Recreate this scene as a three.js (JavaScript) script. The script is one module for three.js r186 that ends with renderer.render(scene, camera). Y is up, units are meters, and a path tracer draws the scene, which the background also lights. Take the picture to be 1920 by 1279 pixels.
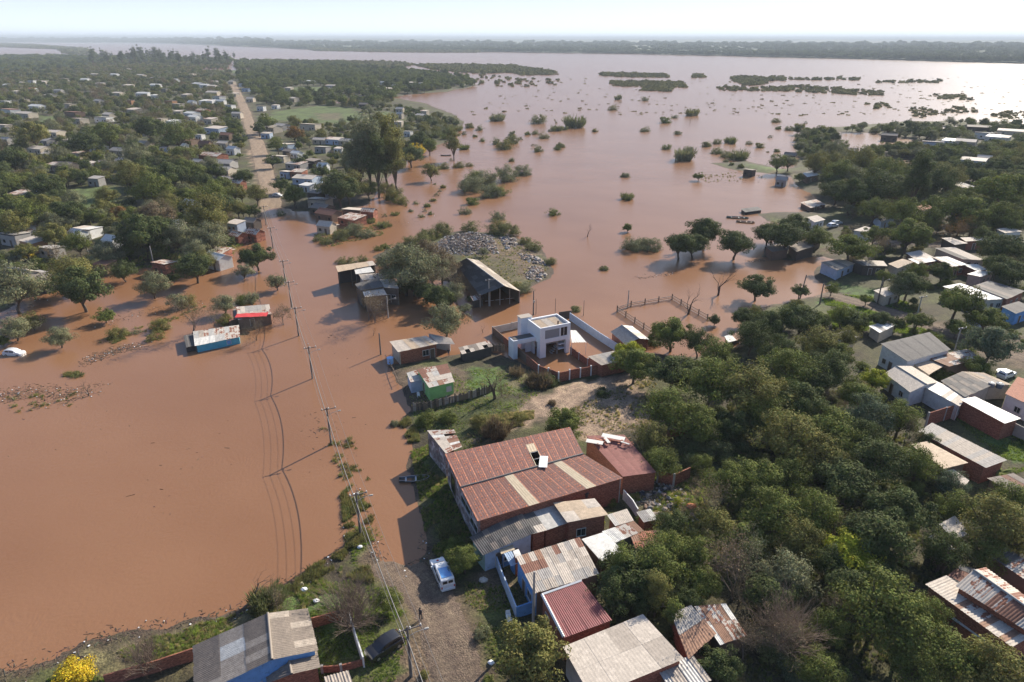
import * as THREE from 'three';
import { mergeGeometries } from 'three/addons/utils/BufferGeometryUtils.js';
import { createNoise2D, createNoise3D } from 'simplex-noise';

// ---------- camera, sky, sun, exposure ----------
const scene = new THREE.Scene();
const EYE = 62, FPX = 1280, PITCH = 23.9 * Math.PI / 180, ROLL = 0.1 * Math.PI / 180;
const camera = new THREE.PerspectiveCamera(2 * Math.atan(639.5 / FPX) * 180 / Math.PI, 1024 / 682, 1, 60000);
camera.position.set(0, EYE, 0);
camera.rotation.set(-PITCH, 0, ROLL, 'YXZ');
camera.updateMatrixWorld(true);
const renderer = new THREE.WebGLRenderer({ antialias: true });
renderer.toneMapping = THREE.LinearToneMapping;
renderer.toneMappingExposure = 1.62;
renderer.shadowMap.enabled = true;
const SUN = new THREE.Vector3(Math.sin(0.69) * Math.cos(0.534), Math.sin(0.534), -Math.cos(0.69) * Math.cos(0.534)).normalize();
const sun = new THREE.DirectionalLight(new THREE.Color(1, 0.91, 0.77), 5);
sun.name = 'sun';
sun.position.copy(SUN).multiplyScalar(600); sun.target.position.set(0, 0, 0);
sun.castShadow = true; sun.shadow.radius = 1;
Object.assign(sun.shadow.camera, { left: -500, right: 500, top: 500, bottom: -500, near: 1, far: 2500 });
sun.shadow.mapSize.set(4096, 4096);
scene.add(sun, sun.target);
{ // clear winter sky: blue overhead, pale towards the horizon, brighter round the sun
  const W = 512, Hh = 256, d = new Float32Array(W * Hh * 4);
  for (let r = 0; r < Hh; r++) for (let c = 0; c < W; c++) {
    const el = ((r + 0.5) / Hh - 0.5) * Math.PI, az = ((c + 0.5) / W - 0.5) * 2 * Math.PI;
    const x = Math.cos(az) * Math.cos(el), y = Math.sin(el), z = Math.sin(az) * Math.cos(el);
    const g = x * SUN.x + y * SUN.y + z * SUN.z, up = Math.max(0, y);
    const k = Math.exp(-up * 8.5), ha = 0.30 * Math.pow(Math.max(0, (g + 1) / 2), 6) + 1.1 * Math.pow(Math.max(0, g), 24);
    const o = (r * W + c) * 4;
    d[o] = 0.07 + 0.79 * k + ha * 0.95; d[o + 1] = 0.15 + 0.81 * k + ha * 0.93; d[o + 2] = 0.34 + 0.74 * k + ha * 0.88; d[o + 3] = 1;
  }
  const t = new THREE.DataTexture(d, W, Hh, THREE.RGBAFormat, THREE.FloatType);
  t.mapping = THREE.EquirectangularReflectionMapping; t.magFilter = THREE.LinearFilter; t.needsUpdate = true;
  scene.background = t; scene.environment = t; scene.backgroundIntensity = scene.environmentIntensity = 0.8;
}
// ---------- helpers ----------
const V = (x, y, z) => new THREE.Vector3(x, y, z);
const rngOf = (s) => { let a = (s * 2654435761) >>> 0; return () => { a = (a + 0x6d2b79f5) | 0; let t = Math.imul(a ^ (a >>> 15), 1 | a); t = (t + Math.imul(t ^ (t >>> 7), 61 | t)) ^ t; return ((t ^ (t >>> 14)) >>> 0) / 4294967296; }; };
const n2 = createNoise2D(rngOf(11)), n3 = createNoise3D(rngOf(12));
const fbm = (x, y, o = 4) => { let s = 0, a = 0.5; for (let i = 0; i < o; i++) { s += a * n2(x, y); x *= 2.03; y *= 2.03; a *= 0.5; } return s; };
const clamp = (x, a = 0, b = 1) => Math.min(b, Math.max(a, x)), lerp = (a, b, t) => a + (b - a) * t, sstep = (a, b, x) => { const t = clamp((x - a) / (b - a)); return t * t * (3 - 2 * t); };
// survey: the photograph's pixel grid (1920 x 1279) to metres on a level plane
const rayOf = (px, py) => V((px - 960) / FPX, -(py - 639.5) / FPX, -1).applyQuaternion(camera.quaternion);
function P(px, py, y = 0) { const r = rayOf(px, py), t = (y - EYE) / Math.min(r.y, -0.0006); return V(r.x * t, y, r.z * t); }
const toPx = (p) => { const q = p.clone().applyMatrix4(camera.matrixWorldInverse); return [960 - q.x / q.z * FPX, 639.5 + q.y / q.z * FPX, -q.z]; };
camera.matrixWorldInverse.copy(camera.matrixWorld).invert();
const depthOf = (p) => -p.clone().applyMatrix4(camera.matrixWorldInverse).z;
const used = {};
const numbered = (n) => { if (used[n] === undefined) { used[n] = 0; return n; } used[n]++; return n + '_' + String(used[n]).padStart(3, '0'); };
function tag(o, label, category, group, kind) { if (label) o.userData.label = label; if (category) o.userData.category = category; if (group) o.userData.group = group; if (kind) o.userData.kind = kind; return o; }
function thing(name, label, category, pos, turn = 0, group) { const o = new THREE.Group(); o.name = numbered(name); scene.add(o); if (pos) o.position.copy(pos); o.rotation.y = turn; return tag(o, label, category, group); }
function mesh(name, geo, mat, parent, pos, rot) { const m = new THREE.Mesh(geo, mat); m.name = parent ? name : numbered(name); m.castShadow = m.receiveShadow = true; if (pos) m.position.set(...pos); if (rot) m.rotation.set(...rot); (parent || scene).add(m); return m; }
const C = (r, g, b) => new THREE.Color().setRGB(r, g, b);
const std = (r, g, b, rough = 0.85, o = {}) => new THREE.MeshStandardMaterial({ color: C(r, g, b), roughness: rough, metalness: 0, ...o });
class MB { // mesh builder
  constructor() { this.p = []; this.i = []; this.c = []; this.u = []; }
  v(x, y, z, c, u, w) { this.p.push(x, y, z); if (c) this.c.push(c[0], c[1], c[2]); if (u !== undefined) this.u.push(u, w); return this.p.length / 3 - 1; }
  q(a, b, c, d) { this.i.push(a, b, c, a, c, d); }
  t(a, b, c) { this.i.push(a, b, c); }
  box(x0, y0, z0, x1, y1, z1, c) { const f = (a, b, d, e) => { const n = [a, b, d, e].map((w) => this.v(w[0], w[1], w[2], c)); this.q(n[0], n[1], n[2], n[3]); };
    f([x0, y0, z1], [x1, y0, z1], [x1, y1, z1], [x0, y1, z1]); f([x1, y0, z0], [x0, y0, z0], [x0, y1, z0], [x1, y1, z0]); f([x0, y0, z0], [x0, y0, z1], [x0, y1, z1], [x0, y1, z0]);
    f([x1, y0, z1], [x1, y0, z0], [x1, y1, z0], [x1, y1, z1]); f([x0, y1, z1], [x1, y1, z1], [x1, y1, z0], [x0, y1, z0]); f([x0, y0, z0], [x1, y0, z0], [x1, y0, z1], [x0, y0, z1]); return this; }
  tube(pts, radii, sides = 5, c) { let prev = null; const up = V(0.31, 0.2, 0.93).normalize();
    for (let k = 0; k < pts.length; k++) { const d = V().subVectors(pts[Math.min(k + 1, pts.length - 1)], pts[Math.max(k - 1, 0)]).normalize(); const a = V().crossVectors(d, Math.abs(d.dot(up)) > 0.95 ? V(1, 0, 0) : up).normalize(), b = V().crossVectors(d, a); const ring = [];
      for (let s = 0; s < sides; s++) { const th = s / sides * Math.PI * 2, r = radii[k]; ring.push(this.v(pts[k].x + (a.x * Math.cos(th) + b.x * Math.sin(th)) * r, pts[k].y + (a.y * Math.cos(th) + b.y * Math.sin(th)) * r, pts[k].z + (a.z * Math.cos(th) + b.z * Math.sin(th)) * r, c)); }
      if (prev) for (let s = 0; s < sides; s++) this.q(prev[s], prev[(s + 1) % sides], ring[(s + 1) % sides], ring[s]); prev = ring; } return this; }
  geo(smooth) { const g = new THREE.BufferGeometry(); g.setAttribute('position', new THREE.Float32BufferAttribute(this.p, 3)); if (this.c.length) g.setAttribute('color', new THREE.Float32BufferAttribute(this.c, 3)); if (this.u.length) g.setAttribute('uv', new THREE.Float32BufferAttribute(this.u, 2)); g.setIndex(this.i); if (smooth) g.computeVertexNormals(); return g; }
}
const boxG = (w, h, d) => { const g = new THREE.BoxGeometry(w, h, d); const uv = g.attributes.uv, n = g.attributes.normal; for (let i = 0; i < uv.count; i++) { const sx = Math.abs(n.getX(i)) > 0.5 ? d : w, sy = Math.abs(n.getY(i)) > 0.5 ? d : h; uv.setXY(i, uv.getX(i) * sx, uv.getY(i) * sy); } return g; };
const pad = (c) => { const o = []; for (let i = 0; i < c.length; i++) { o.push(c[i]); } return o; };
// polygons surveyed in photo pixels
const poly = (list, y = 0) => { const q = list.map(([a, b]) => { const p = P(a, b, y); return [p.x, p.z]; }); const xs = q.map((a) => a[0]), zs = q.map((a) => a[1]); return { q, x0: Math.min(...xs), x1: Math.max(...xs), z0: Math.min(...zs), z1: Math.max(...zs) }; };
function sdPoly(P_, x, z, cut = 1e9) { // signed distance, positive inside
  if (x < P_.x0 - cut || x > P_.x1 + cut || z < P_.z0 - cut || z > P_.z1 + cut) return -cut;
  const q = P_.q; let d = 1e18, ins = false;
  for (let i = 0, j = q.length - 1; i < q.length; j = i++) { const ax = q[j][0], az = q[j][1], bx = q[i][0], bz = q[i][1], ex = bx - ax, ez = bz - az, wx = x - ax, wz = z - az; const t = clamp((wx * ex + wz * ez) / (ex * ex + ez * ez + 1e-9)), dx = wx - ex * t, dz = wz - ez * t; d = Math.min(d, dx * dx + dz * dz); if ((az > z) !== (bz > z) && x < ax + (bx - ax) * (z - az) / (bz - az)) ins = !ins; }
  return ins ? Math.sqrt(d) : -Math.sqrt(d);
}
function sdLine(L, x, z) { let d = 1e18; for (let i = 1; i < L.length; i++) { const [ax, az] = L[i - 1], [bx, bz] = L[i], ex = bx - ax, ez = bz - az, wx = x - ax, wz = z - az, t = clamp((wx * ex + wz * ez) / (ex * ex + ez * ez)); const dx = wx - ex * t, dz = wz - ez * t; d = Math.min(d, dx * dx + dz * dz); } return Math.sqrt(d); }
const scatter = (pl, step, rng) => { const out = []; for (let z = pl.z0; z < pl.z1; z += step) for (let x = pl.x0; x < pl.x1; x += step) { const a = x + (rng() - 0.2) * step, b = z + (rng() - 0.2) * step; if (sdPoly(pl, a, b) > 0) out.push([a, b]); } return out; };
// computed textures
function noiseTex(size, fn, srgb = true) { const d = new Uint8Array(size * size * 4); for (let y = 0; y < size; y++) for (let x = 0; x < size; x++) { const c = fn(x / size, y / size), o = (y * size + x) * 4; d[o] = clamp(c[0]) * 255; d[o + 1] = clamp(c[1]) * 255; d[o + 2] = clamp(c[2]) * 255; d[o + 3] = 255; } const t = new THREE.DataTexture(d, size, size); t.wrapS = t.wrapT = THREE.RepeatWrapping; t.magFilter = THREE.LinearFilter; t.minFilter = THREE.LinearMipmapLinearFilter; t.generateMipmaps = true; if (srgb) t.colorSpace = THREE.SRGBColorSpace; t.needsUpdate = true; return t; }
// tileable fractal noise on a torus-free blend
const tileN = (u, v, f, seed = 0) => { const a = n3(u * f, v * f, seed), b = n3((u - 1) * f, v * f, seed), c = n3(u * f, (v - 1) * f, seed), d = n3((u - 1) * f, (v - 1) * f, seed); return (a * (1 - u) + b * u) * (1 - v) + (c * (1 - u) + d * u) * v; };
const tileF = (u, v, f, o, seed) => { let s = 0, a = 0.5; for (let i = 0; i < o; i++) { s += a * tileN(u, v, f, seed + i * 7.3); f *= 2; a *= 0.55; } return s; };
// ---------- the setting: terrain, water, far bank ----------
const GRID = -22.3 * Math.PI / 180; // the streets run this way
const LAND = [
  // near bank with the road, the warehouse and the grove
  [[-400, 1420], [-400, 1290], [0, 1253], [50, 1254], [150, 1211], [225, 1186], [325, 1172], [400, 1156], [470, 1136], [530, 1098], [590, 1062], [640, 1046], [656, 1018], [668, 992], [684, 1000], [700, 1030], [716, 1060], [780, 1063], [794, 1036], [800, 1010], [790, 960], [772, 905], [766, 872], [775, 842], [757, 800], [742, 792], [772, 770], [745, 722], [738, 700], [730, 690], [745, 682], [830, 668], [925, 660], [1000, 690], [1030, 705], [1100, 690], [1160, 672], [1200, 660], [1260, 665], [1330, 672], [1390, 645], [1398, 590], [1440, 572], [1530, 556], [1560, 540], [1530, 525], [1528, 500], [1560, 487], [1540, 480], [1480, 488], [1432, 482], [1440, 462], [1530, 448], [1500, 428], [1440, 415], [1420, 400], [1520, 396], [1536, 372], [1490, 345], [1482, 330], [1370, 318], [1330, 306], [1400, 302], [1475, 318], [1500, 300], [1485, 268], [1500, 252], [1560, 238], [1700, 228], [1800, 226], [1920, 238], [2300, 262], [3400, 500], [3400, 1420]],
  // the town on the left
  [[-900, 760], [-300, 640], [0, 585], [60, 555], [110, 540], [200, 505], [330, 492], [420, 478], [478, 430], [488, 402], [502, 390], [530, 390], [548, 396], [620, 398], [690, 385], [705, 362], [725, 340], [745, 312], [762, 290], [800, 282], [850, 262], [872, 228], [835, 207], [790, 192], [735, 183], [760, 178], [840, 172], [898, 160], [880, 147], [800, 135], [720, 126], [600, 116], [480, 113], [430, 110], [300, 110], [160, 103], [100, 101], [0, 103], [-400, 110], [-1500, 160]],
  // the island with the rubbish heap
  [[700, 482], [745, 458], [820, 442], [870, 431], [960, 441], [1008, 458], [1032, 490], [1038, 520], [1012, 530], [985, 548], [900, 540], [850, 530], [760, 520]],
].map((l) => poly(l));
const WET = [[[590, 184], [640, 182], [700, 190], [660, 195], [600, 192]], [[660, 132], [710, 130], [720, 134], [670, 136]], [[780, 132], [820, 130], [840, 134], [790, 138]],
  [[1560, 248], [1640, 250], [1720, 262], [1780, 270], [1700, 285], [1620, 296], [1560, 282]], [[1600, 300], [1700, 300], [1790, 315], [1700, 322], [1620, 315]], [[1740, 240], [1800, 236], [1850, 246], [1780, 252]],
  [[60, 600], [150, 560], [260, 520], [330, 530], [200, 600], [90, 650]]].map((l) => poly(l));
const ROADS = [
  { pts: [[905, 1420], [880, 1330], [862, 1279], [838, 1200], [812, 1130], [780, 1085], [745, 1060], [722, 1040]], w: 6.2, name: 'dirt_road', label: 'stony dirt road running from the bottom edge into the flood' },
  { pts: [[505, 396], [508, 372], [500, 335], [490, 300], [482, 270], [470, 240], [458, 205], [445, 175], [435, 155]], w: 9, name: 'sandy_street', label: 'sandy street running away through the left-hand town' },
  { pts: [[1528, 548], [1560, 552], [1620, 572], [1680, 592], [1760, 622], [1860, 660], [1990, 700]], w: 5, name: 'dirt_lane', label: 'dirt lane leading from the water between the right-hand houses' },
  { pts: [[1560, 470], [1640, 462], [1700, 458], [1780, 466]], w: 6, name: 'dirt_lane', label: 'dirt lane behind the broad tree on the right' },
].map((r) => ({ ...r, L: r.pts.map(([a, b]) => { const p = P(a, b, 0.7); return [p.x, p.z]; }) }));
function landSD(x, z) {
  const far = Math.hypot(x, z), w = Math.min(14, 0.35 + far * 0.006), f = 1 / (3 + far * 0.03);
  const X = x + w * fbm(x * f, z * f, 3), Z = z + w * fbm(x * f + 50, z * f, 3);
  let s = -1e9; for (const p of LAND) s = Math.max(s, sdPoly(p, X, Z, 60)); for (const p of WET) s = Math.min(s, -sdPoly(p, X, Z, 60)); return s;
}
const PITS = []; // yards that keep flood water inside their walls
PITS.push(poly([[935, 612], [992, 602], [1060, 592], [1080, 592], [1165, 655], [1120, 690], [1045, 705], [1010, 690]], 0.2));
function groundY(x, z) {
  const s = landSD(x, z); let h;
  if (s < 0) h = Math.max(-2, -0.03 + s * 0.09); else h = 0.02 + Math.min(1.25, s * 0.10) * 0.75 + Math.min(1.1, s * 0.012);
  let rd = 1e9; for (const r of ROADS) rd = Math.min(rd, sdLine(r.L, x, z) - r.w / 2);
  if (s > 0) h += 0.14 * fbm(x * 0.35, z * 0.35, 3) * sstep(0.3, 3, rd) * sstep(0, 2.5, s);
  for (const p of PITS) { const d = sdPoly(p, x, z, 20); if (d > -1.2) h = Math.min(h, lerp(h, -0.5, sstep(-1.2, 0.1, d))); }
  return h;
}
function Q(px, py) { let p = P(px, py, 0); for (let k = 0; k < 4; k++) p = P(px, py, Math.max(0, groundY(p.x, p.z))); return p; }
const GQ = (px, py) => { const p = Q(px, py); p.y = groundY(p.x, p.z); return p; };

const texGround = noiseTex(512, (u, v) => { const a = tileF(u, v, 24, 4, 1), b = tileF(u, v, 5, 3, 40); const k = 0.78 + 0.42 * a + 0.16 * b; return [k, k * (1 + 0.03 * b), k]; });
const texGroundBump = noiseTex(256, (u, v) => { const a = 0.5 + 0.6 * tileF(u, v, 18, 4, 3); return [a, a, a]; }, false);
const GC = { grass: [0.135, 0.155, 0.036], lush: [0.14, 0.235, 0.04], dry: [0.22, 0.185, 0.085], soil: [0.27, 0.185, 0.115], sand: [0.60, 0.42, 0.285], under: [0.085, 0.082, 0.042], mud: [0.17, 0.115, 0.075], field: [0.17, 0.235, 0.055], yard: [0.20, 0.165, 0.10] };
const PATCH = [
  ['sand', [[880, 838], [925, 800], [960, 772], [1000, 745], [1080, 718], [1170, 695], [1205, 715], [1215, 800], [1100, 835], [1060, 800], [1040, 790], [900, 830]]],
  ['soil', [[735, 690], [760, 685], [880, 690], [885, 735], [840, 760], [770, 762], [745, 720]]], ['lush', [[875, 690], [935, 690], [960, 700], [975, 720], [1000, 730], [930, 752], [880, 740]]], ['dry', [[930, 700], [990, 690], [1010, 715], [960, 740]]],
  ['grass', [[770, 775], [880, 752], [960, 745], [985, 765], [930, 795], [870, 830], [800, 805]]], ['dry', [[880, 800], [960, 778], [990, 790], [930, 815]]],
  ['dry', [[130, 1215], [300, 1180], [480, 1140], [480, 1200], [150, 1279]]], ['lush', [[520, 1125], [640, 1095], [660, 1130], [600, 1170], [540, 1160]]], ['grass', [[585, 1180], [690, 1140], [720, 1190], [690, 1279], [590, 1279]]], ['lush', [[590, 1160], [650, 1150], [640, 1230], [600, 1240]]],
  ['grass', [[640, 1000], [700, 960], [730, 1060], [760, 1140], [720, 1180], [690, 1120], [660, 1060]]], ['soil', [[690, 1240], [800, 1180], [850, 1279], [700, 1330]]], ['grass', [[690, 1240], [730, 1232], [760, 1262], [700, 1300]]], ['soil', [[735, 1065], [800, 1062], [850, 1140], [780, 1150]]],
  ['soil', [[875, 1090], [930, 1060], [960, 1100], [960, 1160], [900, 1180]]], ['grass', [[800, 830], [860, 960], [900, 1040], [860, 1090], [830, 1050], [795, 960], [770, 880]]], ['grass', [[900, 1150], [950, 1130], [970, 1200], [920, 1279], [880, 1279]]],
  ['dry', [[1160, 900], [1290, 880], [1310, 960], [1230, 1010], [1170, 960]]],
  ['lush', [[1560, 528], [1640, 545], [1690, 560], [1670, 590], [1590, 560]]], ['lush', [[1580, 575], [1650, 590], [1640, 612], [1570, 600]]], ['lush', [[1530, 552], [1560, 556], [1570, 575], [1535, 570]]], ['soil', [[1740, 600], [1920, 640], [1960, 720], [1800, 660]]],
  ['grass', [[1770, 780], [1850, 800], [2000, 860], [1960, 900], [1860, 860]]], ['lush', [[1840, 820], [1990, 870], [1930, 890], [1850, 850]]],
  ['field', [[1380, 305], [1470, 315], [1500, 332], [1430, 328]]], ['dry', [[1420, 318], [1500, 325], [1480, 335]]],
  ['field', [[130, 360], [215, 352], [235, 380], [160, 398], [110, 390]]], ['field', [[510, 212], [600, 200], [660, 205], [690, 225], [640, 235], [500, 228]]], ['dry', [[590, 215], [640, 215], [650, 228], [600, 228]]], ['field', [[700, 210], [740, 212], [735, 225], [700, 222]]], ['field', [[535, 166], [615, 164], [620, 175], [545, 178]]], ['field', [[690, 168], [720, 168], [715, 176], [690, 175]]],
  ['field', [[70, 220], [105, 220], [100, 236], [60, 240]]], ['field', [[380, 132], [470, 132], [470, 138], [385, 138]]], ['field', [[0, 262], [20, 262], [20, 275], [0, 276]]], ['dry', [[230, 300], [290, 300], [260, 330], [215, 335]]], ['sand', [[460, 285], [500, 285], [510, 380], [495, 390], [478, 330]]], ['sand', [[440, 160], [470, 215], [480, 260], [470, 262], [450, 215]]],
  ['soil', [[590, 390], [700, 370], [740, 340], [700, 330], [600, 370]]], ['soil', [[830, 455], [960, 445], [1010, 470], [1020, 515], [960, 530], [900, 480]]], ['dry', [[880, 480], [960, 490], [985, 530], [930, 540]]],
].map(([k, l]) => ({ c: GC[k], p: poly(l, 0.5) }));
function groundColor(x, z, h) {
  const far = Math.hypot(x, z), a = fbm(x * 0.045, z * 0.045, 3), b = fbm(x * 0.3 + 9, z * 0.3, 3);
  const base = far < 330 ? [0.125, 0.098, 0.046] : [0.13, 0.105, 0.045]; let c = base.map((v, i) => lerp(v, GC.grass[i], clamp(0.35 + a * 1.1)));
  const wig = Math.min(6, 0.8 + far * 0.006);
  for (const p of PATCH) { if (x < p.p.x0 - 8 || x > p.p.x1 + 8 || z < p.p.z0 - 8 || z > p.p.z1 + 8) continue; const s = sdPoly(p.p, x, z) + wig * b * 1.6; const k = sstep(-0.5, wig * 0.8, s); if (k > 0) c = c.map((v, i) => lerp(v, p.c[i], k)); }
  let rd = 1e9; for (const r of ROADS) rd = Math.min(rd, sdLine(r.L, x, z) - r.w / 2); const kr = 1 - sstep(-0.4, 1.6, rd + b * 1.4); c = c.map((v, i) => lerp(v, GC.soil[i], kr * 0.85));
  const km = 1 - sstep(0.02, 0.22, h + b * 0.08); c = c.map((v, i) => lerp(v, GC.mud[i], km)); // wet silt left along the waterline
  const k = 0.8 + 0.5 * b + 0.28 * a; return c.map((v) => v * clamp(k, 0.5, 1.4));
}
{
  const NC = 430, NR = 560, b = new MB(), keep = [], hs = [];
  const zAt = (k) => -18 * Math.pow(1500 / 18, k / NR);
  for (let r = 0; r <= NR; r++) for (let c = 0; c <= NC; c++) { const z = zAt(r), hw = 70 + Math.abs(z) * 0.98, x = (c / NC * 2 - 1) * hw, h = groundY(x, z); hs.push(h); b.v(x, h, z, h > -0.7 ? groundColor(x, z, h) : GC.mud, x / 9, z / 9); }
  for (let r = 0; r < NR; r++) for (let c = 0; c < NC; c++) { const o = r * (NC + 1) + c; if (Math.max(hs[o], hs[o + 1], hs[o + NC + 1], hs[o + NC + 2]) < -0.6) continue; b.q(o, o + 1, o + NC + 2, o + NC + 1); }
  const g = b.geo(true);
  const m = new THREE.MeshStandardMaterial({ vertexColors: true, roughness: 0.95, map: texGround, bumpMap: texGroundBump, bumpScale: 0.12 });
  tag(mesh('ground', g, m), 'low ground of grass, soil and silt above the flood', 'ground', null, 'structure');
}
for (const r of ROADS) {
  const c = new THREE.CatmullRomCurve3(r.L.map(([x, z]) => V(x, 0, z))), N = 160, K = 8, b = new MB();
  for (let i = 0; i <= N; i++) { const p = c.getPointAt(i / N), t = c.getTangentAt(i / N), nx = -t.z, nz = t.x, wv = 1 + 0.10 * n2(i * 0.13, r.w); for (let k = 0; k <= K; k++) { const f = (k / K * 2 - 1) * r.w / 2 * wv + 0.25 * n2(i * 0.4, k * 9.1), x = p.x + nx * f, z = p.z + nz * f, rut = Math.exp(-(((Math.abs(f) - r.w * 0.2) / 0.5) ** 2)); const side = r.w > 8 ? [0.50, 0.355, 0.235] : [0.25, 0.175, 0.125], track = r.w > 8 ? [0.55, 0.40, 0.275] : [0.36, 0.26, 0.175]; const edge = k === 0 || k === K, kk = clamp(rut + 0.35 * fbm(x * 0.5, z * 0.5, 3)); b.v(x, groundY(x, z) + (edge ? -0.06 : 0.07) - rut * 0.02, z, side.map((v, q) => lerp(v, track[q], kk) * (0.9 + 0.35 * fbm(x * 1.3, z * 1.3, 2))), x / 5, z / 5); } }
  for (let i = 0; i < N; i++) for (let k = 0; k < K; k++) { const o = i * (K + 1) + k; b.q(o, o + 1, o + K + 2, o + K + 1); }
  tag(mesh(r.name, b.geo(true), new THREE.MeshStandardMaterial({ vertexColors: true, roughness: 0.95, map: texGround, bumpMap: texGroundBump, bumpScale: 0.1 })), r.label, 'road', null, 'structure');
}
// flood water: one silty sheet out to the far bank
const texWave = noiseTex(1024, (u, v) => { // wind ripples, crests across the wind
  const wx = u + 0.02 * tileN(u, v, 6, 90), wy = v + 0.02 * tileN(u, v, 6, 95); let s = 0.5 + 0.10 * Math.sin((wx * 40 + wy * 21 + 1.6 * tileN(u, v, 5, 2)) * 6.2832) * (0.4 + 0.8 * tileN(u, v, 4, 31)) + 0.07 * Math.sin((wx * 52 - wy * 13 + 1.5 * tileN(u, v, 6, 14)) * 6.2832) * (0.3 + 0.8 * tileN(u, v, 5, 61)); s += 0.30 * tileF(u * 1, v, 38, 3, 11); return [s, s, s]; }, false);
texWave.repeat.set(1 / 34, 1 / 34);
const texSilt = noiseTex(512, (u, v) => { const a = tileF(u, v, 4, 4, 21); return [0.94 + 0.08 * a, 0.92 + 0.10 * a, 0.91 + 0.12 * a]; });
texSilt.repeat.set(1 / 210, 1 / 160);
const waterMat = new THREE.MeshPhysicalMaterial({ color: C(0.295, 0.155, 0.080), roughness: 0.24, ior: 1.38, bumpMap: texWave, bumpScale: 0.045, map: texSilt });
{ const g = new THREE.PlaneGeometry(90000, 60000, 2, 2); g.rotateX(-Math.PI / 2); g.translate(0, 0, -25000); const p = g.attributes.position, uv = g.attributes.uv; for (let i = 0; i < p.count; i++) uv.setXY(i, p.getX(i) * 0.9 + p.getZ(i) * 0.35, p.getZ(i) * 0.9 - p.getX(i) * 0.35);
  tag(mesh('flood_water', g, waterMat), 'brown silty flood water of the swollen river', 'water', null, 'structure'); }
// far bank: fields, woods and low hills out to the horizon
const shoreAz = (az) => { const key = [[-62, 16000], [-38, 14500], [-27, 11500], [-21, 6800], [-16, 4700], [-8, 4050], [0, 3650], [8, 3350], [20, 2900], [32, 2550], [45, 2350], [62, 2300]]; for (let i = 1; i < key.length; i++) if (az <= key[i][0]) { const t = (az - key[i - 1][0]) / (key[i][0] - key[i - 1][0]); return lerp(key[i - 1][1], key[i][1], t) * (1 + 0.012 * n2(az * 0.7, 3) + 0.004 * n2(az * 4, 8)); } return 2300; };
const farH = (x, z, e) => 1.2 + Math.min(9, e * 0.004) + 62 * sstep(1500, 15000, e) * (0.55 + 0.75 * fbm(x / 5200 + 3, z / 3800, 3)) + 3 * fbm(x / 600, z / 500, 3);
{
  const b = new MB(), NA = 420, NR = 110; const cA = [0.052, 0.072, 0.038], cB = [0.17, 0.185, 0.085], cC = [0.23, 0.20, 0.12];
  for (let i = 0; i <= NA; i++) { const az = -60 + 120 * i / NA, r0 = shoreAz(az), a = az * Math.PI / 180; for (let j = 0; j <= NR; j++) { const e = j === 0 ? -20 : 30000 * Math.pow(j / NR, 2.4), r = r0 + e, x = Math.sin(a) * r, z = -Math.cos(a) * r; const f = fbm(x / 520, z / 900, 3), f2 = fbm(x / 260 + 9, z / 420, 2); let c = cA.map((v, k) => lerp(v, cB[k], sstep(0.02, 0.16, f) * sstep(60, 260, e))); c = c.map((v, k) => lerp(v, cC[k], sstep(0.2, 0.35, f2) * sstep(200, 500, e) * 0.6)); b.v(x, j === 0 ? -1 : farH(x, z, e), z, c); } }
  for (let i = 0; i < NA; i++) for (let j = 0; j < NR; j++) { const o = i * (NR + 1) + j; b.q(o, o + NR + 1, o + NR + 2, o + 1); }
  tag(mesh('far_bank_hills', b.geo(true), new THREE.MeshStandardMaterial({ vertexColors: true, roughness: 1 })), 'far river bank of woods and fields below the horizon', 'hills', null, 'structure');
}
scene.fog = new THREE.FogExp2(C(0.80, 0.90, 1.0), 0.00012);
const LM = [], HOUSES = [];
const words = (s) => s.split(/[\s]+/).length;
const fit = (s) => { for (const [a, b] of [['low mounded ', 'mounded '], ['tall eucalyptus-like ', 'tall '], ['half-bare twiggy ', 'twiggy '], ['rounded leafy ', 'rounded '], ['loose feathery ', 'feathery '], ['shaggy upright ', 'shaggy '], ['in front of', 'before'], [' by the sandy street', ''], [' on the left', ''], [' in the flood', ''], [' at the far right', ''], [' in the left town', ''], [' out on the water', '']]) { if (words(s) <= 16) break; s = s.replace(a, b); } if (words(s) > 16) console.log(words(s), s); return s; };
// ---------- plant shapes (one crown width = 1 unit; shared by all copies) ----------
const sph = (r) => { const z = r() * 2 - 1, a = r() * 6.2832, s = Math.sqrt(1 - z * z); return V(Math.cos(a) * s, z, Math.sin(a) * s); };
function leafQuad(b, p, n, s, c, r) { const t = sph(r).cross(n).normalize(), u = V().crossVectors(n, t), l = s * (0.6 + 0.5 * r()), w = l * (0.45 + 0.25 * r()); const a = b.v(p.x - t.x * l, p.y - t.y * l, p.z - t.z * l, c), d = b.v(p.x + u.x * w, p.y + u.y * w, p.z + u.z * w, c), e = b.v(p.x + t.x * l, p.y + t.y * l, p.z + t.z * l, c), f = b.v(p.x - u.x * w, p.y - u.y * w, p.z - u.z * w, c); b.q(a, d, e, f); }
const leafC = (r, k, warm) => { const v = k * (0.72 + 0.56 * r()); return [v * (1 + warm * (r() - 0.3)), v, v * (1 - 0.25 * r())]; };
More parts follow.
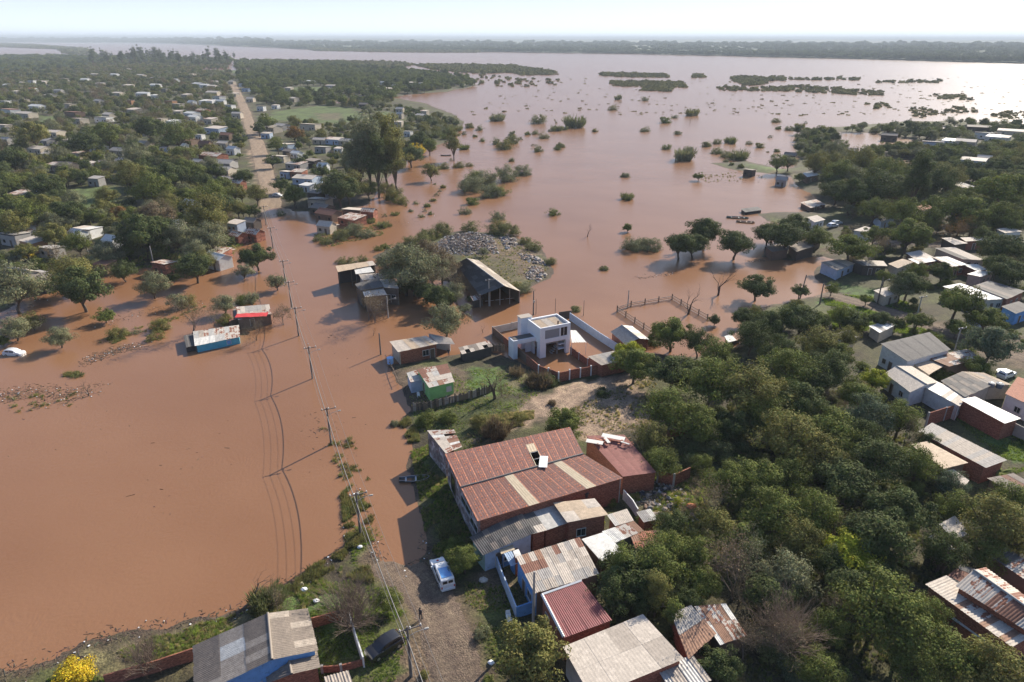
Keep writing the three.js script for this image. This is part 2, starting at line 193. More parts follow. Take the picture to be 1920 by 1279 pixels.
// opts: a,bt half width/height of the crown; hc centre height; n leaves; s leaf size; cl clumps; cr clump radius; open: bare gaps; droop
function leafTree(seed, o) {
  const r = rngOf(seed), leaf = new MB(), wood = new MB(), cl = [];
  const fork = V((r() - 0.5) * 0.06, o.hf ?? o.hc * 0.45, (r() - 0.5) * 0.06);
  for (let i = 0; i < o.cl; i++) { const d = sph(r); if (d.y < -0.35) d.y *= 0.4; const rad = Math.pow(0.12 + 0.88 * r(), 0.5), lump = 0.86 + 0.22 * n3(d.x * 1.6, d.y * 1.6, d.z * 1.6 + seed); cl.push({ p: V(d.x * o.a * rad * lump, o.hc + d.y * o.bt * rad * lump, d.z * o.a * rad * lump), r: o.cr * (0.65 + 0.7 * r()), k: 0.74 + 0.52 * r(), d }); }
  const per = Math.round(o.n / o.cl);
  for (const c of cl) for (let j = 0; j < per; j++) { const d = sph(r), q = c.r * (0.35 + 0.65 * Math.sqrt(r())), p = V(c.p.x + d.x * q, c.p.y + d.y * q * 0.72 - (o.droop || 0) * r() * c.r, c.p.z + d.z * q); const n = d.clone().multiplyScalar(0.8).add(c.d.clone().multiplyScalar(0.45)).add(sph(r).multiplyScalar(0.75)).add(V(0, 0.35, 0)).normalize(); leafQuad(leaf, p, n, o.s, leafC(r, c.k, o.warm || 0.35), r); }
  const tr = o.tr || 0.026, bend = (r() - 0.5) * 0.08;
  wood.tube([V(0, -0.12, 0), V(bend * 0.4, fork.y * 0.5, 0), fork], [tr * 1.35, tr * 1.05, tr * 0.9], 6);
  const nb = o.nb || 9; for (let i = 0; i < nb; i++) { const e = cl[Math.floor(i * cl.length / nb)].p, mid = fork.clone().lerp(e, 0.5).add(V((r() - 0.5) * 0.08, (r() - 0.1) * 0.06, (r() - 0.5) * 0.08)); wood.tube([fork, mid, e], [tr * 0.6, tr * 0.36, tr * 0.12], 4); }
  return { crown: leaf.geo(), trunk: wood.geo(true) };
}
function twigs(b, p, d, len, rad, depth, r, o, leaf) { // branching bare wood
  const n = 2, pts = [p.clone()], rs = [rad]; let q = p.clone(), dir = d.clone(); for (let i = 0; i < n; i++) { dir.add(sph(r).multiplyScalar(o.wob)).normalize(); q = q.clone().addScaledVector(dir, len / n); pts.push(q); rs.push(rad * (1 - 0.38 * (i + 1) / n)); }
  b.tube(pts, rs, depth > 2 ? 5 : 3, depth > 1 ? o.c0 : o.c1);
  if (leaf && depth <= 1) for (let j = 0; j < leaf.per; j++) leafQuad(leaf.b, q.clone().addScaledVector(sph(r), leaf.spread), sph(r).add(V(0, 0.5, 0)).normalize(), leaf.s, leafC(r, 0.7 + 0.5 * r(), 0.3), r);
  if (depth <= 0) return; const k = o.k + (r() < 0.5 ? 1 : 0);
  for (let i = 0; i < k; i++) { const nd = dir.clone().addScaledVector(sph(r), o.spread).add(V(0, o.up, 0)).normalize(); twigs(b, pts[1 + (i % 2)], nd, len * (0.66 + 0.2 * r()), rs[2] * 0.72, depth - 1, r, o, leaf); }
}
function bareTree(seed, o) { const r = rngOf(seed), b = new MB(), lf = o.leaf ? { b: new MB(), ...o.leaf } : null; const oo = { wob: 0.2, spread: 0.85, up: 0.28, k: 3, c0: [0.8, 0.75, 0.7], c1: [1.15, 1.05, 1.0], ...o }; if (o.stems) for (let i = 0; i < o.stems; i++) { const a = r() * 6.28; twigs(b, V(Math.cos(a) * 0.05, -0.03, Math.sin(a) * 0.05), V(Math.cos(a) * 0.7 * r(), 0.8, Math.sin(a) * 0.7 * r()).normalize(), o.len, o.rad, o.depth, r, oo, lf); } else twigs(b, V(0, -0.1, 0), V((r() - 0.5) * 0.3, 1, (r() - 0.5) * 0.3).normalize(), o.len, o.rad, o.depth, r, oo, lf); return { trunk: b.geo(true), crown: lf ? lf.b.geo() : null }; }
function bladeBush(seed, o) { // shrub of upright shoots, leafy along their length
  const r = rngOf(seed), b = new MB(), st = new MB(), heads = []; for (let i = 0; i < o.heads; i++) { const a = r() * 6.2832, q = Math.sqrt(r()) * 0.34; heads.push([Math.cos(a) * q, Math.sin(a) * q, (0.55 + 0.5 * r()) * (1 - q * 0.9), 0.7 + 0.6 * r()]); }
  for (let i = 0; i < o.n; i++) { const h = heads[Math.floor(r() * heads.length)], a = r() * 6.2832, lean = (0.1 + 0.5 * r()), x0 = h[0] + (r() - 0.5) * 0.18, z0 = h[1] + (r() - 0.5) * 0.18, L = o.h * h[2] * (0.45 + 0.6 * r()), dx = Math.cos(a) * lean * L * 0.6 + x0 * 0.5, dz = Math.sin(a) * lean * L * 0.6 + z0 * 0.5; const t0 = 0.05 + 0.75 * r(), p = V(x0 + dx * t0, L * t0, z0 + dz * t0), tip = V(x0 + dx * Math.min(1.1, t0 + 0.3), L * Math.min(1.15, t0 + 0.32), z0 + dz * Math.min(1.1, t0 + 0.3)), w = o.s * (0.6 + 0.8 * r()), sx = Math.cos(a + 1.3) * w, sz = Math.sin(a + 1.3) * w, c = leafC(r, h[3], 0.3); b.t(b.v(p.x - sx, p.y, p.z - sz, c), b.v(p.x + sx, p.y, p.z + sz, c), b.v(tip.x, tip.y, tip.z, c)); }
  for (const h of heads) st.tube([V(h[0] * 0.3, -0.2, h[1] * 0.3), V(h[0], o.h * h[2] * 0.6, h[1])], [0.012, 0.005], 3);
  return { crown: b.geo(), trunk: st.geo(true) };
}
function palm(seed, o) { const r = rngOf(seed), b = new MB(), w = new MB(); w.tube([V(0, -0.1, 0), V(0.03, o.hc * 0.5, 0), V(0, o.hc, 0.02)], [0.05, 0.04, 0.035], 6); for (let i = 0; i < o.n; i++) { const a = i * 2.4 + r(), up = 0.75 - 0.9 * (i / o.n), L = 0.5 * (0.8 + 0.4 * r()); let p = V(0, o.hc, 0), d = V(Math.cos(a), up, Math.sin(a)).normalize(), prev = null; const k = 0.7 + 0.6 * r(); for (let s = 0; s <= 5; s++) { const wd = o.w * Math.sin(Math.PI * (0.08 + 0.9 * s / 5)), sx = -Math.sin(a) * wd, sz = Math.cos(a) * wd; const c = leafC(r, k, 0.2), m = b.v(p.x, p.y, p.z, c), e = b.v(p.x + sx, p.y - wd * 0.5, p.z + sz, c), f = b.v(p.x - sx, p.y - wd * 0.5, p.z - sz, c); if (prev) { b.q(prev[0], m, e, prev[1]); b.q(prev[0], prev[2], f, m); } prev = [m, e, f]; p = p.clone().addScaledVector(d, L / 5); d.y -= 0.22; d.normalize(); } } return { crown: b.geo(), trunk: w.geo(true) }; }
const leafMat = (r, g, b) => new THREE.MeshPhysicalMaterial({ color: C(r, g, b), vertexColors: true, roughness: 0.9, transmission: 0.28, thickness: 0, specularIntensity: 0.25, side: THREE.DoubleSide });
const barkMat = std(0.115, 0.088, 0.066, 0.95), paleBark = new THREE.MeshStandardMaterial({ color: C(0.21, 0.175, 0.145), roughness: 0.95, vertexColors: true }), darkBark = new THREE.MeshStandardMaterial({ color: C(0.12, 0.09, 0.072), roughness: 0.95, vertexColors: true });
const LEAF = { dark: leafMat(0.088, 0.118, 0.042), green: leafMat(0.142, 0.178, 0.046), olive: leafMat(0.185, 0.19, 0.062), bright: leafMat(0.29, 0.33, 0.035), grey: leafMat(0.205, 0.225, 0.135), pale: leafMat(0.17, 0.195, 0.085), yellow: leafMat(0.52, 0.42, 0.03), rust: leafMat(0.23, 0.145, 0.055), brown: leafMat(0.19, 0.155, 0.105), reed: leafMat(0.185, 0.20, 0.085), blue: leafMat(0.115, 0.155, 0.098) };
// species: hi / mid / lo detail; hk = height of the crown centre, wk = overall height, in crown widths
const SP = {};
const species = (key, f, hk, wk, word) => { SP[key] = { hi: [f(1, 1), f(2, 1)], mid: [f(3, 0.34), f(4, 0.34)], lo: [f(5, 0.1)], hk, wk, word }; };
const det = (q) => ({ n: q, s: q > 0.9 ? 1 : q > 0.3 ? 1.5 : 2.6 });
species('round', (s, q) => leafTree(100 + s, { a: 0.44, bt: 0.33, hc: 0.44, n: 12000 * q, s: 0.020 * det(q).s, cl: q > 0.3 ? 64 : 26, cr: 0.115, hf: 0.17 }), 0.44, 0.85, 'rounded leafy');
species('spread', (s, q) => leafTree(200 + s, { a: 0.47, bt: 0.22, hc: 0.42, n: 9000 * q, s: 0.0185 * det(q).s, cl: q > 0.3 ? 60 : 26, cr: 0.10, hf: 0.25, tr: 0.022, nb: 14 }), 0.42, 0.7, 'spreading');
species('airy', (s, q) => leafTree(300 + s, { a: 0.47, bt: 0.37, hc: 0.47, n: 8500 * q, s: 0.0165 * det(q).s, cl: q > 0.3 ? 58 : 26, cr: 0.115, hf: 0.16, tr: 0.022, nb: 18, droop: 0.5 }), 0.47, 0.95, 'loose feathery');
species('tall', (s, q) => leafTree(400 + s, { a: 0.42, bt: 0.95, hc: 1.12, n: 11000 * q, s: 0.024 * det(q).s, cl: q > 0.3 ? 54 : 24, cr: 0.16, hf: 0.3, tr: 0.03, nb: 16, droop: 0.6 }), 1.12, 2.1, 'tall eucalyptus-like');
species('twiggy', (s, q) => bareTree(500 + s, q > 0.9 ? { len: 0.42, rad: 0.020, depth: 5, k: 3, leaf: { per: 3, s: 0.014, spread: 0.05 } } : { len: 0.42, rad: 0.022, depth: q > 0.3 ? 4 : 3, k: 3, leaf: { per: q > 0.3 ? 6 : 5, s: 0.024, spread: 0.08 } }), 0.6, 1.05, 'half-bare twiggy');
species('bare', (s, q) => bareTree(600 + s, { len: 0.40, rad: 0.042, depth: 5, k: 2, wob: 0.28, spread: 0.8, up: 0.22 }), 0.62, 1.05, 'leafless');
species('bush', (s, q) => bladeBush(700 + s, { heads: 16, n: 4200 * Math.max(q, 0.12), s: 0.011 * (q > 0.9 ? 1 : q > 0.3 ? 1.6 : 3), h: 0.72 }), 0.28, 0.6, 'shaggy upright');
species('mound', (s, q) => leafTree(800 + s, { a: 0.43, bt: 0.34, hc: 0.13, n: 7000 * Math.max(q, 0.12), s: 0.020 * det(q).s, cl: q > 0.3 ? 40 : 18, cr: 0.13, hf: 0.05, tr: 0.014 }), 0.2, 0.55, 'low mounded');
species('shrub', (s, q) => leafTree(850 + s, { a: 0.44, bt: 0.40, hc: 0.15, n: 9000 * Math.max(q, 0.1), s: 0.0135 * det(q).s, cl: q > 0.3 ? 70 : 24, cr: 0.10, hf: 0.04, tr: 0.010, nb: 16, warm: 0.3 }), 0.22, 0.6, 'rounded fuzzy');
species('shoots', (s) => bareTree(900 + s, { len: 0.34, rad: 0.011, depth: 3, k: 3, stems: 34, spread: 0.6, up: 0.35, c0: [0.9, 0.82, 0.75], c1: [1.25, 1.12, 1.0] }), 0.35, 0.7, 'leafless bristling');
species('palm', (s) => palm(950 + s, { hc: 0.75, n: 18, w: 0.06 }), 0.75, 1.0, 'palm-fronded');
species('banana', (s) => palm(970 + s, { hc: 0.3, n: 11, w: 0.10 }), 0.42, 0.8, 'broad-leaved banana');
const PLANTS = []; // [species, tint, x, y, z, crown width, px, py, rpx, label]
const tint = { dark: 'dark green', green: 'green', olive: 'olive green', bright: 'bright yellow-green', grey: 'grey-green', pale: 'pale green', yellow: 'yellow', rust: 'rust-brown', brown: 'brownish', reed: 'reed-green', blue: 'blue-green' };
function addPlant(sp, col, cx, cy, rpx, label) { // cx, cy: middle of the crown in the photograph, rpx: its half width
  const S = SP[sp]; const wf = sp === 'airy' ? 2.5 : sp === 'shoots' ? 3.4 : 2.25; let g = Q(cx, cy), W = wf * rpx * depthOf(g) / FPX; for (let k = 0; k < 5; k++) { const gy = groundY(g.x, g.z), top = Math.max(gy, -0.4); g = P(cx, cy, top + S.hk * W); W = wf * rpx * depthOf(g) / FPX; }
  PLANTS.push({ sp, col, x: g.x, z: g.z, y: Math.max(groundY(g.x, g.z), -0.5), W, cx, cy, rpx, label });
}
function placePlant(sp, col, x, z, W) { const y = Math.max(groundY(x, z), -0.5), q = toPx(V(x, y + SP[sp].hk * W, z)); PLANTS.push({ sp, col, x, z, y, W, cx: q[0], cy: q[1], rpx: W / 2 / q[2] * FPX }); }
// near and middle plants, surveyed one by one: [species, tint, crown x, crown y, half width]
const near = `
round green 1190 682 42|round dark 1262 695 46|mound dark 1130 735 15|round green 1058 792 38|airy green 1252 765 52|airy green 1332 715 56|airy olive 1412 735 62|airy olive 1222 822 36|airy green 1240 862 36|airy green 1362 900 46|twiggy brown 1335 930 46
airy green 1310 790 44|airy green 1480 690 52|round dark 1445 610 36|round dark 1500 600 42|airy olive 1540 640 40|round dark 1420 535 34|round dark 1395 592 24|airy dark 1560 690 46|round dark 1500 760 50|round green 1570 665 30|airy green 1345 655 36|airy dark 1460 655 36|round dark 1600 600 24
round bright 1640 708 28|round green 1610 745 40|airy blue 1625 775 46|airy green 1690 780 42|airy green 1550 800 60|airy olive 1480 820 58|airy dark 1650 860 52|round dark 1590 900 56|airy olive 1540 850 50|airy green 1720 870 40|round dark 1740 830 26|twiggy brown 1700 815 26
airy green 1420 890 52|airy green 1450 960 56|round green 1395 1010 44|airy olive 1340 985 44|twiggy brown 1385 1060 60|airy green 1310 1040 40|round green 1320 1090 40|airy green 1250 1030 44|round dark 1180 1070 62|airy green 1230 1060 54|airy dark 1260 980 34
round dark 1690 960 66|round dark 1640 1010 64|airy green 1530 960 54|airy olive 1500 1010 50|round bright 1600 1035 54|round dark 1590 1095 52|airy green 1650 1130 76|airy green 1700 1180 70|airy green 1560 1170 40|shrub grey 1462 1195 58|twiggy brown 1470 1175 52|round dark 1440 1110 50|airy grey 1480 1075 48
airy green 1790 1230 60|airy olive 1860 1255 70|airy green 1720 1255 50|airy green 1540 1255 46|mound blue 1500 1262 34|round dark 1350 1245 44|twiggy brown 1400 1200 40|mound dark 1270 1185 24|mound blue 1265 1125 26|round olive 995 1225 66|airy dark 1560 1050 40
airy olive 1870 980 62|airy green 1900 930 40|airy green 1800 950 36|airy blue 1780 905 30|banana green 1880 880 22|banana green 1905 895 18|airy dark 1770 1030 46|airy green 1850 1030 40|airy olive 1920 1010 40
round dark 1660 1075 40|airy green 1745 1150 40|twiggy brown 1610 990 40|twiggy brown 1390 1100 34|airy green 1480 890 42|round dark 1530 720 40|airy green 1440 780 44|round dark 1380 800 40|airy dark 1620 820 40
round green 870 1050 34|round green 850 1020 22|round green 727 1122 30|bush pale 838 993 20|shoots brown 655 1140 40|mound yellow 130 1262 44|shoots brown 268 1232 28|bush pale 500 1125 30|twiggy brown 520 1135 30|shrub grey 905 1185 20|mound green 915 1275 14|mound olive 795 1265 12
mound green 1146 940 14|mound bright 1127 982 9|mound green 1205 970 14|mound bright 1270 940 16|mound green 1010 690 8|bush brown 1010 710 24|mound dark 1030 712 22|bush brown 970 695 14|mound green 800 785 26|mound green 840 780 22|bush brown 1035 755 8|shrub olive 975 780 18|bush brown 930 802 26|shrub olive 900 790 24
bare brown 928 698 40|twiggy brown 942 725 16|mound grey 740 793 12|round dark 1340 600 14|mound pale 1290 830 34|mound pale 1340 845 40|mound pale 1310 870 30|mound pale 1380 830 34
round dark 1434 605 30|airy dark 1410 630 34|airy green 1480 585 26
spread green 1595 462 44|round green 1705 435 42|round dark 1475 440 40|round dark 1440 438 28|airy grey 1690 540 24|round dark 1705 530 36|round dark 1768 510 22|airy green 1720 508 22|spread green 1795 565 50|round green 1850 595 34|round dark 1680 608 17|round green 1795 615 22|round blue 1858 645 48|mound green 1815 660 20|airy green 1660 515 18
mound green 1768 698 24|round green 1832 688 26|round green 1625 560 14|airy green 1880 400 30|spread green 1800 385 52|spread green 1880 350 60|round green 1850 390 24|round green 1830 420 22|twiggy rust 1792 430 26|round dark 1880 465 46|round dark 1900 510 36|round dark 1870 500 30|airy dark 1850 440 20|round green 1900 420 22
airy green 1640 390 28|round dark 1600 365 36|airy dark 1640 345 44|round dark 1570 355 30|round dark 1680 350 34|tall dark 1722 330 28|airy green 1700 400 34|airy green 1750 410 26|airy green 1660 320 30|airy green 1580 320 32|airy olive 1620 300 34|airy grey 1565 285 24|round green 1640 285 22|airy dark 1760 340 34|airy olive 1780 330 26
airy olive 1530 305 26|airy olive 1555 300 24|round green 1500 332 12|round dark 1560 345 22|airy grey 1600 330 26|airy grey 1640 385 20
round dark 1322 435 34|round dark 1380 457 34|round dark 1275 457 34|round dark 1300 460 28|shrub grey 1185 458 26|shrub grey 1222 458 26|shrub grey 1205 455 22|round green 1177 426 11|mound pale 1133 503 12|bare brown 1292 553 30|bare brown 1350 520 28|mound pale 1080 580 13|round green 1260 625 40|mound dark 1225 640 20|airy dark 1310 640 30
shrub green 1037 397 15|bush pale 1177 368 12|mound green 886 377 16|shrub grey 872 395 14|shrub grey 935 404 18|shrub grey 920 357 26|shrub green 930 355 24|shrub grey 885 345 30|shrub grey 910 335 32|shrub grey 950 325 30|shrub grey 980 318 22|shrub green 890 330 24
airy grey 835 598 40|twiggy brown 700 575 28|mound olive 712 570 14|airy grey 760 500 52|airy brown 828 495 32|twiggy brown 852 532 26|round dark 775 530 30|round dark 820 560 30|mound green 884 560 12|airy brown 800 480 36|mound green 715 490 12|airy brown 730 510 30|twiggy brown 805 525 30
shrub reed 655 490 20|shrub reed 640 488 14|shrub reed 680 485 14|shrub olive 710 465 12|mound green 720 462 10|shrub reed 770 455 22|shrub reed 800 440 22|shrub reed 830 430 24|shrub reed 790 450 22|shrub olive 815 440 16|shrub reed 930 425 26|shrub reed 955 430 24|shrub reed 880 425 20|shrub reed 1000 460 18|shrub reed 1030 488 14|shrub reed 985 450 14|shrub grey 985 540 18|shrub olive 970 535 14|shrub reed 1035 490 10
round dark 480 478 34|airy grey 518 525 20|shrub grey 525 400 12|twiggy brown 475 615 22|twiggy brown 528 590 18|airy grey 418 565 24|mound green 460 560 22|round dark 365 500 36|airy grey 285 532 28|airy grey 110 630 24|twiggy brown 350 590 34|shrub olive 300 610 24|shrub olive 290 630 20|round dark 250 480 10
round dark 150 540 52|airy olive 130 505 44|airy dark 230 505 24|airy grey 20 535 50|airy grey 60 540 24|round green 195 590 20|shrub olive 220 625 22|shrub olive 350 565 24|shrub grey 255 622 12|shrub olive 215 632 14|bush pale 145 702 10
round dark 270 440 48|round dark 300 430 34|round green 240 470 22|airy green 145 455 26|round rust 228 400 22|airy brown 285 400 34|airy grey 340 440 36|airy grey 390 440 38|airy olive 385 400 44|round green 185 405 22|round dark 130 400 34|round dark 110 395 28|round olive 50 470 20|twiggy brown 100 475 18|mound yellow 55 478 12|airy green 60 400 34|airy olive 20 420 30|airy grey 365 470 30
shrub reed 612 450 18|shrub reed 640 440 22|shrub grey 665 430 26|shrub grey 690 435 20|shrub reed 600 445 16|bush pale 610 410 8|bush pale 720 420 12|bush pale 695 415 8|mound green 695 412 9
round green 550 365 26|round dark 525 345 18|airy green 400 360 32|airy olive 480 360 22|round dark 455 330 22|round dark 510 300 16|round dark 635 350 40|airy olive 650 340 36|round dark 600 320 20|shrub olive 740 365 24|shrub olive 725 350 22|shrub olive 750 375 18|airy green 690 350 22
tall grey 690 270 34|tall olive 720 255 36|tall grey 670 290 28|tall olive 740 290 30|tall dark 705 300 28|tall grey 655 300 20|round dark 770 290 26|round yellow 782 282 16|round green 765 285 20|airy olive 808 320 18|tall olive 850 262 16|shrub olive 830 310 14|shrub olive 860 308 14|shrub olive 880 308 10|round dark 790 262 22|round green 805 275 18|round dark 560 300 14|round rust 552 252 18|airy green 520 270 16|round green 500 230 20|round dark 485 240 16
`;
for (const e of near.trim().split(/[|\n]/)) { const [sp, col, x, y, r] = e.trim().split(/\s+/); addPlant(sp, col, +x, +y, +r); }
// shrubs standing in the flood, from the zooms: half widths in pixels
const flood = `760 205 6|820 215 12|1010 222 19|1078 226 20|1004 248 9|1030 245 5|1020 254 12|1044 240 10|1059 240 9|1074 237 5|1043 230 4|1116 244 6|1008 278 14|1050 272 12|1045 277 10|932 218 14|945 270 20|960 262 16|930 265 12|870 275 9|900 240 10|880 235 12|850 225 12|840 245 14|905 262 8|960 250 8|1150 201 12|1160 183 7|1210 242 11|1248 225 13|1265 218 8|1300 209 13|1210 185 9|1271 249 8|1250 275 11|1280 288 20|1290 285 12|1325 270 12|1345 265 11|1370 262 12|1405 267 9|1425 273 10|1365 288 16|1385 290 16|1345 282 14|1173 328 11|1456 225 10|1500 235 8|1480 240 10|1460 240 7|1510 230 5|1545 240 8|1445 256 6|1457 282 8|1505 287 12|1540 283 10|1475 290 6|1440 285 4|780 380 8|800 385 7|795 395 7|812 375 8|820 365 7|808 400 6|790 405 8|770 395 8|760 385 6|740 400 8|720 405 7|700 345 8|840 315 7|830 350 6|825 358 6|815 345 5|845 300 5|960 300 6|1000 272 5|1040 225 3|975 260 6|990 250 6|810 232 10|830 228 10|795 240 12|820 250 12|835 255 12|790 222 14|850 250 9|860 240 8|870 250 7|890 255 6`;
{ let k = 0; for (const e of flood.split('|')) { const [x, y, r] = e.split(' ').map(Number); addPlant(['shrub', 'mound', 'shrub', 'bush'][k % 4], ['grey', 'olive', 'reed', 'pale', 'green'][k % 5], x, y, r); k++; } }
for (const e of `airy dark 1150 1110 46|airy green 1120 1160 26|round dark 1205 1130 34|airy dark 1290 1120 34|airy green 1090 1060 20|airy green 1460 300 20|airy grey 1480 300 18|airy grey 1290 285 12|round green 1310 330 10|airy green 1530 440 26|airy olive 1450 430 24|round dark 1490 425 30|round green 1640 440 22|airy green 1560 540 14|round dark 1500 545 18|round dark 1650 600 22|airy green 1750 640 20|spread green 1720 600 26|airy green 1580 590 26|round green 1540 600 22|airy olive 1590 630 24|round bright 1180 665 30|round dark 1700 445 20|twiggy brown 1660 460 20|airy olive 60 600 20|airy grey 25 610 30|round green 5 640 14|airy olive 420 600 16|twiggy brown 395 590 22|airy grey 470 560 16|airy grey 330 560 20|airy grey 455 505 18|round dark 420 450 20|airy olive 380 485 24|round dark 325 520 14|airy grey 200 470 30|round olive 100 440 28|round green 20 380 28|round dark 90 350 34|airy green 280 350 36|round dark 320 330 34|airy olive 240 330 30|round dark 160 270 30|round green 200 250 34|round dark 280 240 34|airy green 330 250 30|round olive 60 250 34|round dark 20 300 30|airy grey 250 285 26`.split('|')) { const [sp, col, x, y, r] = e.split(' '); addPlant(sp, col, +x, +y, +r); }
for (const e of `airy grey 770 492 34|airy grey 812 505 34|round dark 800 548 26|airy grey 848 545 24|airy brown 748 500 24|round dark 838 562 20|twiggy brown 690 572 26|airy grey 870 575 14|airy grey 905 470 10`.split('|')) { const [sp, col, x, y, r] = e.split(' '); addPlant(sp, col, +x, +y, +r); }
for (const e of `tall green 1168 1060 27|tall olive 1232 1105 27|tall green 1262 1150 20|shoots brown 1478 1182 46|shrub pale 1462 1205 50|airy bright 1310 1010 22|airy bright 1360 1040 20|twiggy grey 1395 1050 44|airy grey 1370 920 30`.split('|')) { const [sp, col, x, y, r] = e.split(' '); addPlant(sp, col, +x, +y, +r); }
// ---------- building materials ----------
const texStain = noiseTex(512, (u, v) => { const a = tileF(u, v, 5, 4, 101), b = tileF(u, v, 22, 3, 77), s = tileN(u * 1, v, 40, 5) * 0.1; const k = 0.90 + 0.15 * a + 0.12 * b + s; return [k, k * 0.985, k * 0.96]; });
const texPlaster = noiseTex(512, (u, v) => { const a = tileF(u, v, 4, 5, 201), b = Math.max(0, tileF(u, v, 9, 3, 210) - 0.18) * 1.6; const k = 0.92 + 0.10 * a; return [k - b * 0.22, k - b * 0.28, k - b * 0.32]; });
texPlaster.repeat.set(0.2, 0.2);
const texBrick = noiseTex(512, (u, v) => { const row = Math.floor(v * 20), x = u * 10 + (row % 2) * 0.5, fx = x - Math.floor(x), fy = v * 20 - row; const m = fx < 0.05 || fy < 0.1; const id = n2(Math.floor(x) % 10 * 3.7, row * 1.9), n = tileF(u, v, 12, 3, 31); return m ? [0.62 + 0.1 * n, 0.55 + 0.1 * n, 0.5] : [0.86 + 0.22 * id + 0.2 * n, 0.80 + 0.22 * id + 0.2 * n, 0.78 + 0.2 * id + 0.18 * n]; });
texBrick.repeat.set(0.5, 0.5);
const texPeel = noiseTex(512, (u, v) => { const a = tileF(u, v, 5, 4, 401), b = tileF(u, v, 9, 3, 433), k = 0.62 + 0.5 * a, p = sstep(0.05, 0.2, b), w = sstep(0.12, 0.3, tileF(u, v, 4, 3, 471)); return [lerp(lerp(k, 0.55, p * 0.7), 0.92, w), lerp(lerp(k, 0.42, p * 0.7), 0.93, w), lerp(lerp(k, 0.42, p * 0.7), 0.95, w)]; });
texPeel.repeat.set(0.13, 0.13);
const texRusty = noiseTex(512, (u, v) => { const n = tileF(u, v * 1, 6, 4, 301) + 0.5 * tileN(u, v, 2, 9) + 0.15 * Math.sin(u * 6.2832 * 6), k = sstep(0.02, 0.30, n), f = tileF(u, v, 30, 3, 17) * 0.25; return [lerp(0.80, 0.56, k) + f, lerp(0.76, 0.34, k) + f, lerp(0.71, 0.25, k) + f]; });
const texWare = (() => { const c = document.createElement('canvas'); c.width = 128; c.height = 1024; const g = c.getContext('2d'), r = rngOf(9); g.fillStyle = '#fff'; g.fillRect(0, 0, 128, 1024); for (let i = 0; i < 900; i++) { const k = 185 + 60 * r(); g.fillStyle = `rgba(${k},${k * (0.86 + 0.1 * r())},${k * 0.85},0.10)`; g.fillRect(r() * 128, r() * 1024, 4 + 30 * r(), 10 + 90 * r()); } const dot = (x, y, w, h, a) => { g.fillStyle = `rgba(255,205,130,${a})`; g.fillRect(x, y, w, h); };
  g.fillStyle = 'rgb(150,150,150)'; g.globalCompositeOperation = 'multiply'; g.fillRect(0, 0, 128, 1024); g.globalCompositeOperation = 'source-over'; g.fillStyle = 'rgba(245,205,160,0.55)'; g.fillRect(0, 0, 8, 1024); for (let k = 0; k < 30; k++) { g.fillStyle = 'rgba(255,225,170,0.6)'; g.fillRect(r() * 6, r() * 1024, 12, 14 + 20 * r()); } for (let row = 0; row < 13; row++) for (const x of [58, 92]) if (r() < 0.86) dot(x + r() * 4, row * 78 + 10 + r() * 20, 12, 20 + 26 * r(), 0.45 + 0.5 * r()); for (let i = 0; i < 14; i++) { g.fillStyle = 'rgba(120,70,60,0.12)'; g.fillRect(r() * 128, r() * 1024, 8 + 20 * r(), 80 + 220 * r()); } const t = new THREE.CanvasTexture(c); t.colorSpace = THREE.SRGBColorSpace; t.wrapS = t.wrapT = THREE.RepeatWrapping; return t; })();
const roofM = (r, g, b, rough = 0.8, map = texStain, met = 0) => new THREE.MeshStandardMaterial({ color: C(r, g, b), roughness: rough, metalness: met, map, side: THREE.DoubleSide });
const R = { fibro: roofM(0.50, 0.44, 0.385), pale: roofM(0.66, 0.59, 0.52), grey: roofM(0.43, 0.41, 0.395), dark: roofM(0.115, 0.108, 0.105), slate: roofM(0.17, 0.16, 0.155), tile: roofM(0.30, 0.255, 0.22), zinc: roofM(0.58, 0.57, 0.55, 0.55), white: roofM(0.80, 0.80, 0.78, 0.6), rust: roofM(0.27, 0.125, 0.085), rust2: roofM(0.36, 0.20, 0.13), mix: roofM(0.85, 0.85, 0.85, 0.75, texRusty), beige: roofM(0.63, 0.50, 0.37), ware: roofM(0.70, 0.335, 0.28, 0.75, texWare), red: roofM(0.30, 0.115, 0.10), maroon: roofM(0.265, 0.055, 0.06, 0.6), terra: roofM(0.42, 0.16, 0.095), sky: roofM(0.62, 0.52, 0.38, 0.7), black: roofM(0.05, 0.05, 0.052), orange: roofM(0.5, 0.17, 0.06) };
const wallM = (r, g, b, map = texPlaster) => new THREE.MeshStandardMaterial({ color: C(r, g, b), roughness: 0.92, map });
const Wm = { brick: wallM(0.42, 0.185, 0.12, texBrick), brown: wallM(0.23, 0.15, 0.105), dark: wallM(0.10, 0.082, 0.07), white: wallM(0.80, 0.80, 0.78), cream: wallM(0.62, 0.54, 0.43), blue: wallM(0.16, 0.38, 0.74), paleblue: wallM(0.50, 0.60, 0.74), green: wallM(0.27, 0.60, 0.20), turq: wallM(0.10, 0.47, 0.62), pink: wallM(0.60, 0.43, 0.38), grey: wallM(0.42, 0.40, 0.38), concrete: wallM(0.50, 0.47, 0.43), orange: wallM(0.55, 0.28, 0.14), mint: wallM(0.42, 0.66, 0.62), wood: wallM(0.20, 0.155, 0.115), mottled: wallM(0.62, 0.58, 0.58, texPeel) };
const glassM = std(0.02, 0.025, 0.03, 0.15), frameM = std(0.5, 0.48, 0.45, 0.7), doorM = std(0.13, 0.09, 0.06, 0.8), whiteM = std(0.8, 0.8, 0.78, 0.6), concM = wallM(0.5, 0.48, 0.45), ironM = std(0.10, 0.095, 0.09, 0.7), woodM = std(0.19, 0.14, 0.10, 0.9), greyWood = std(0.34, 0.30, 0.26, 0.95);
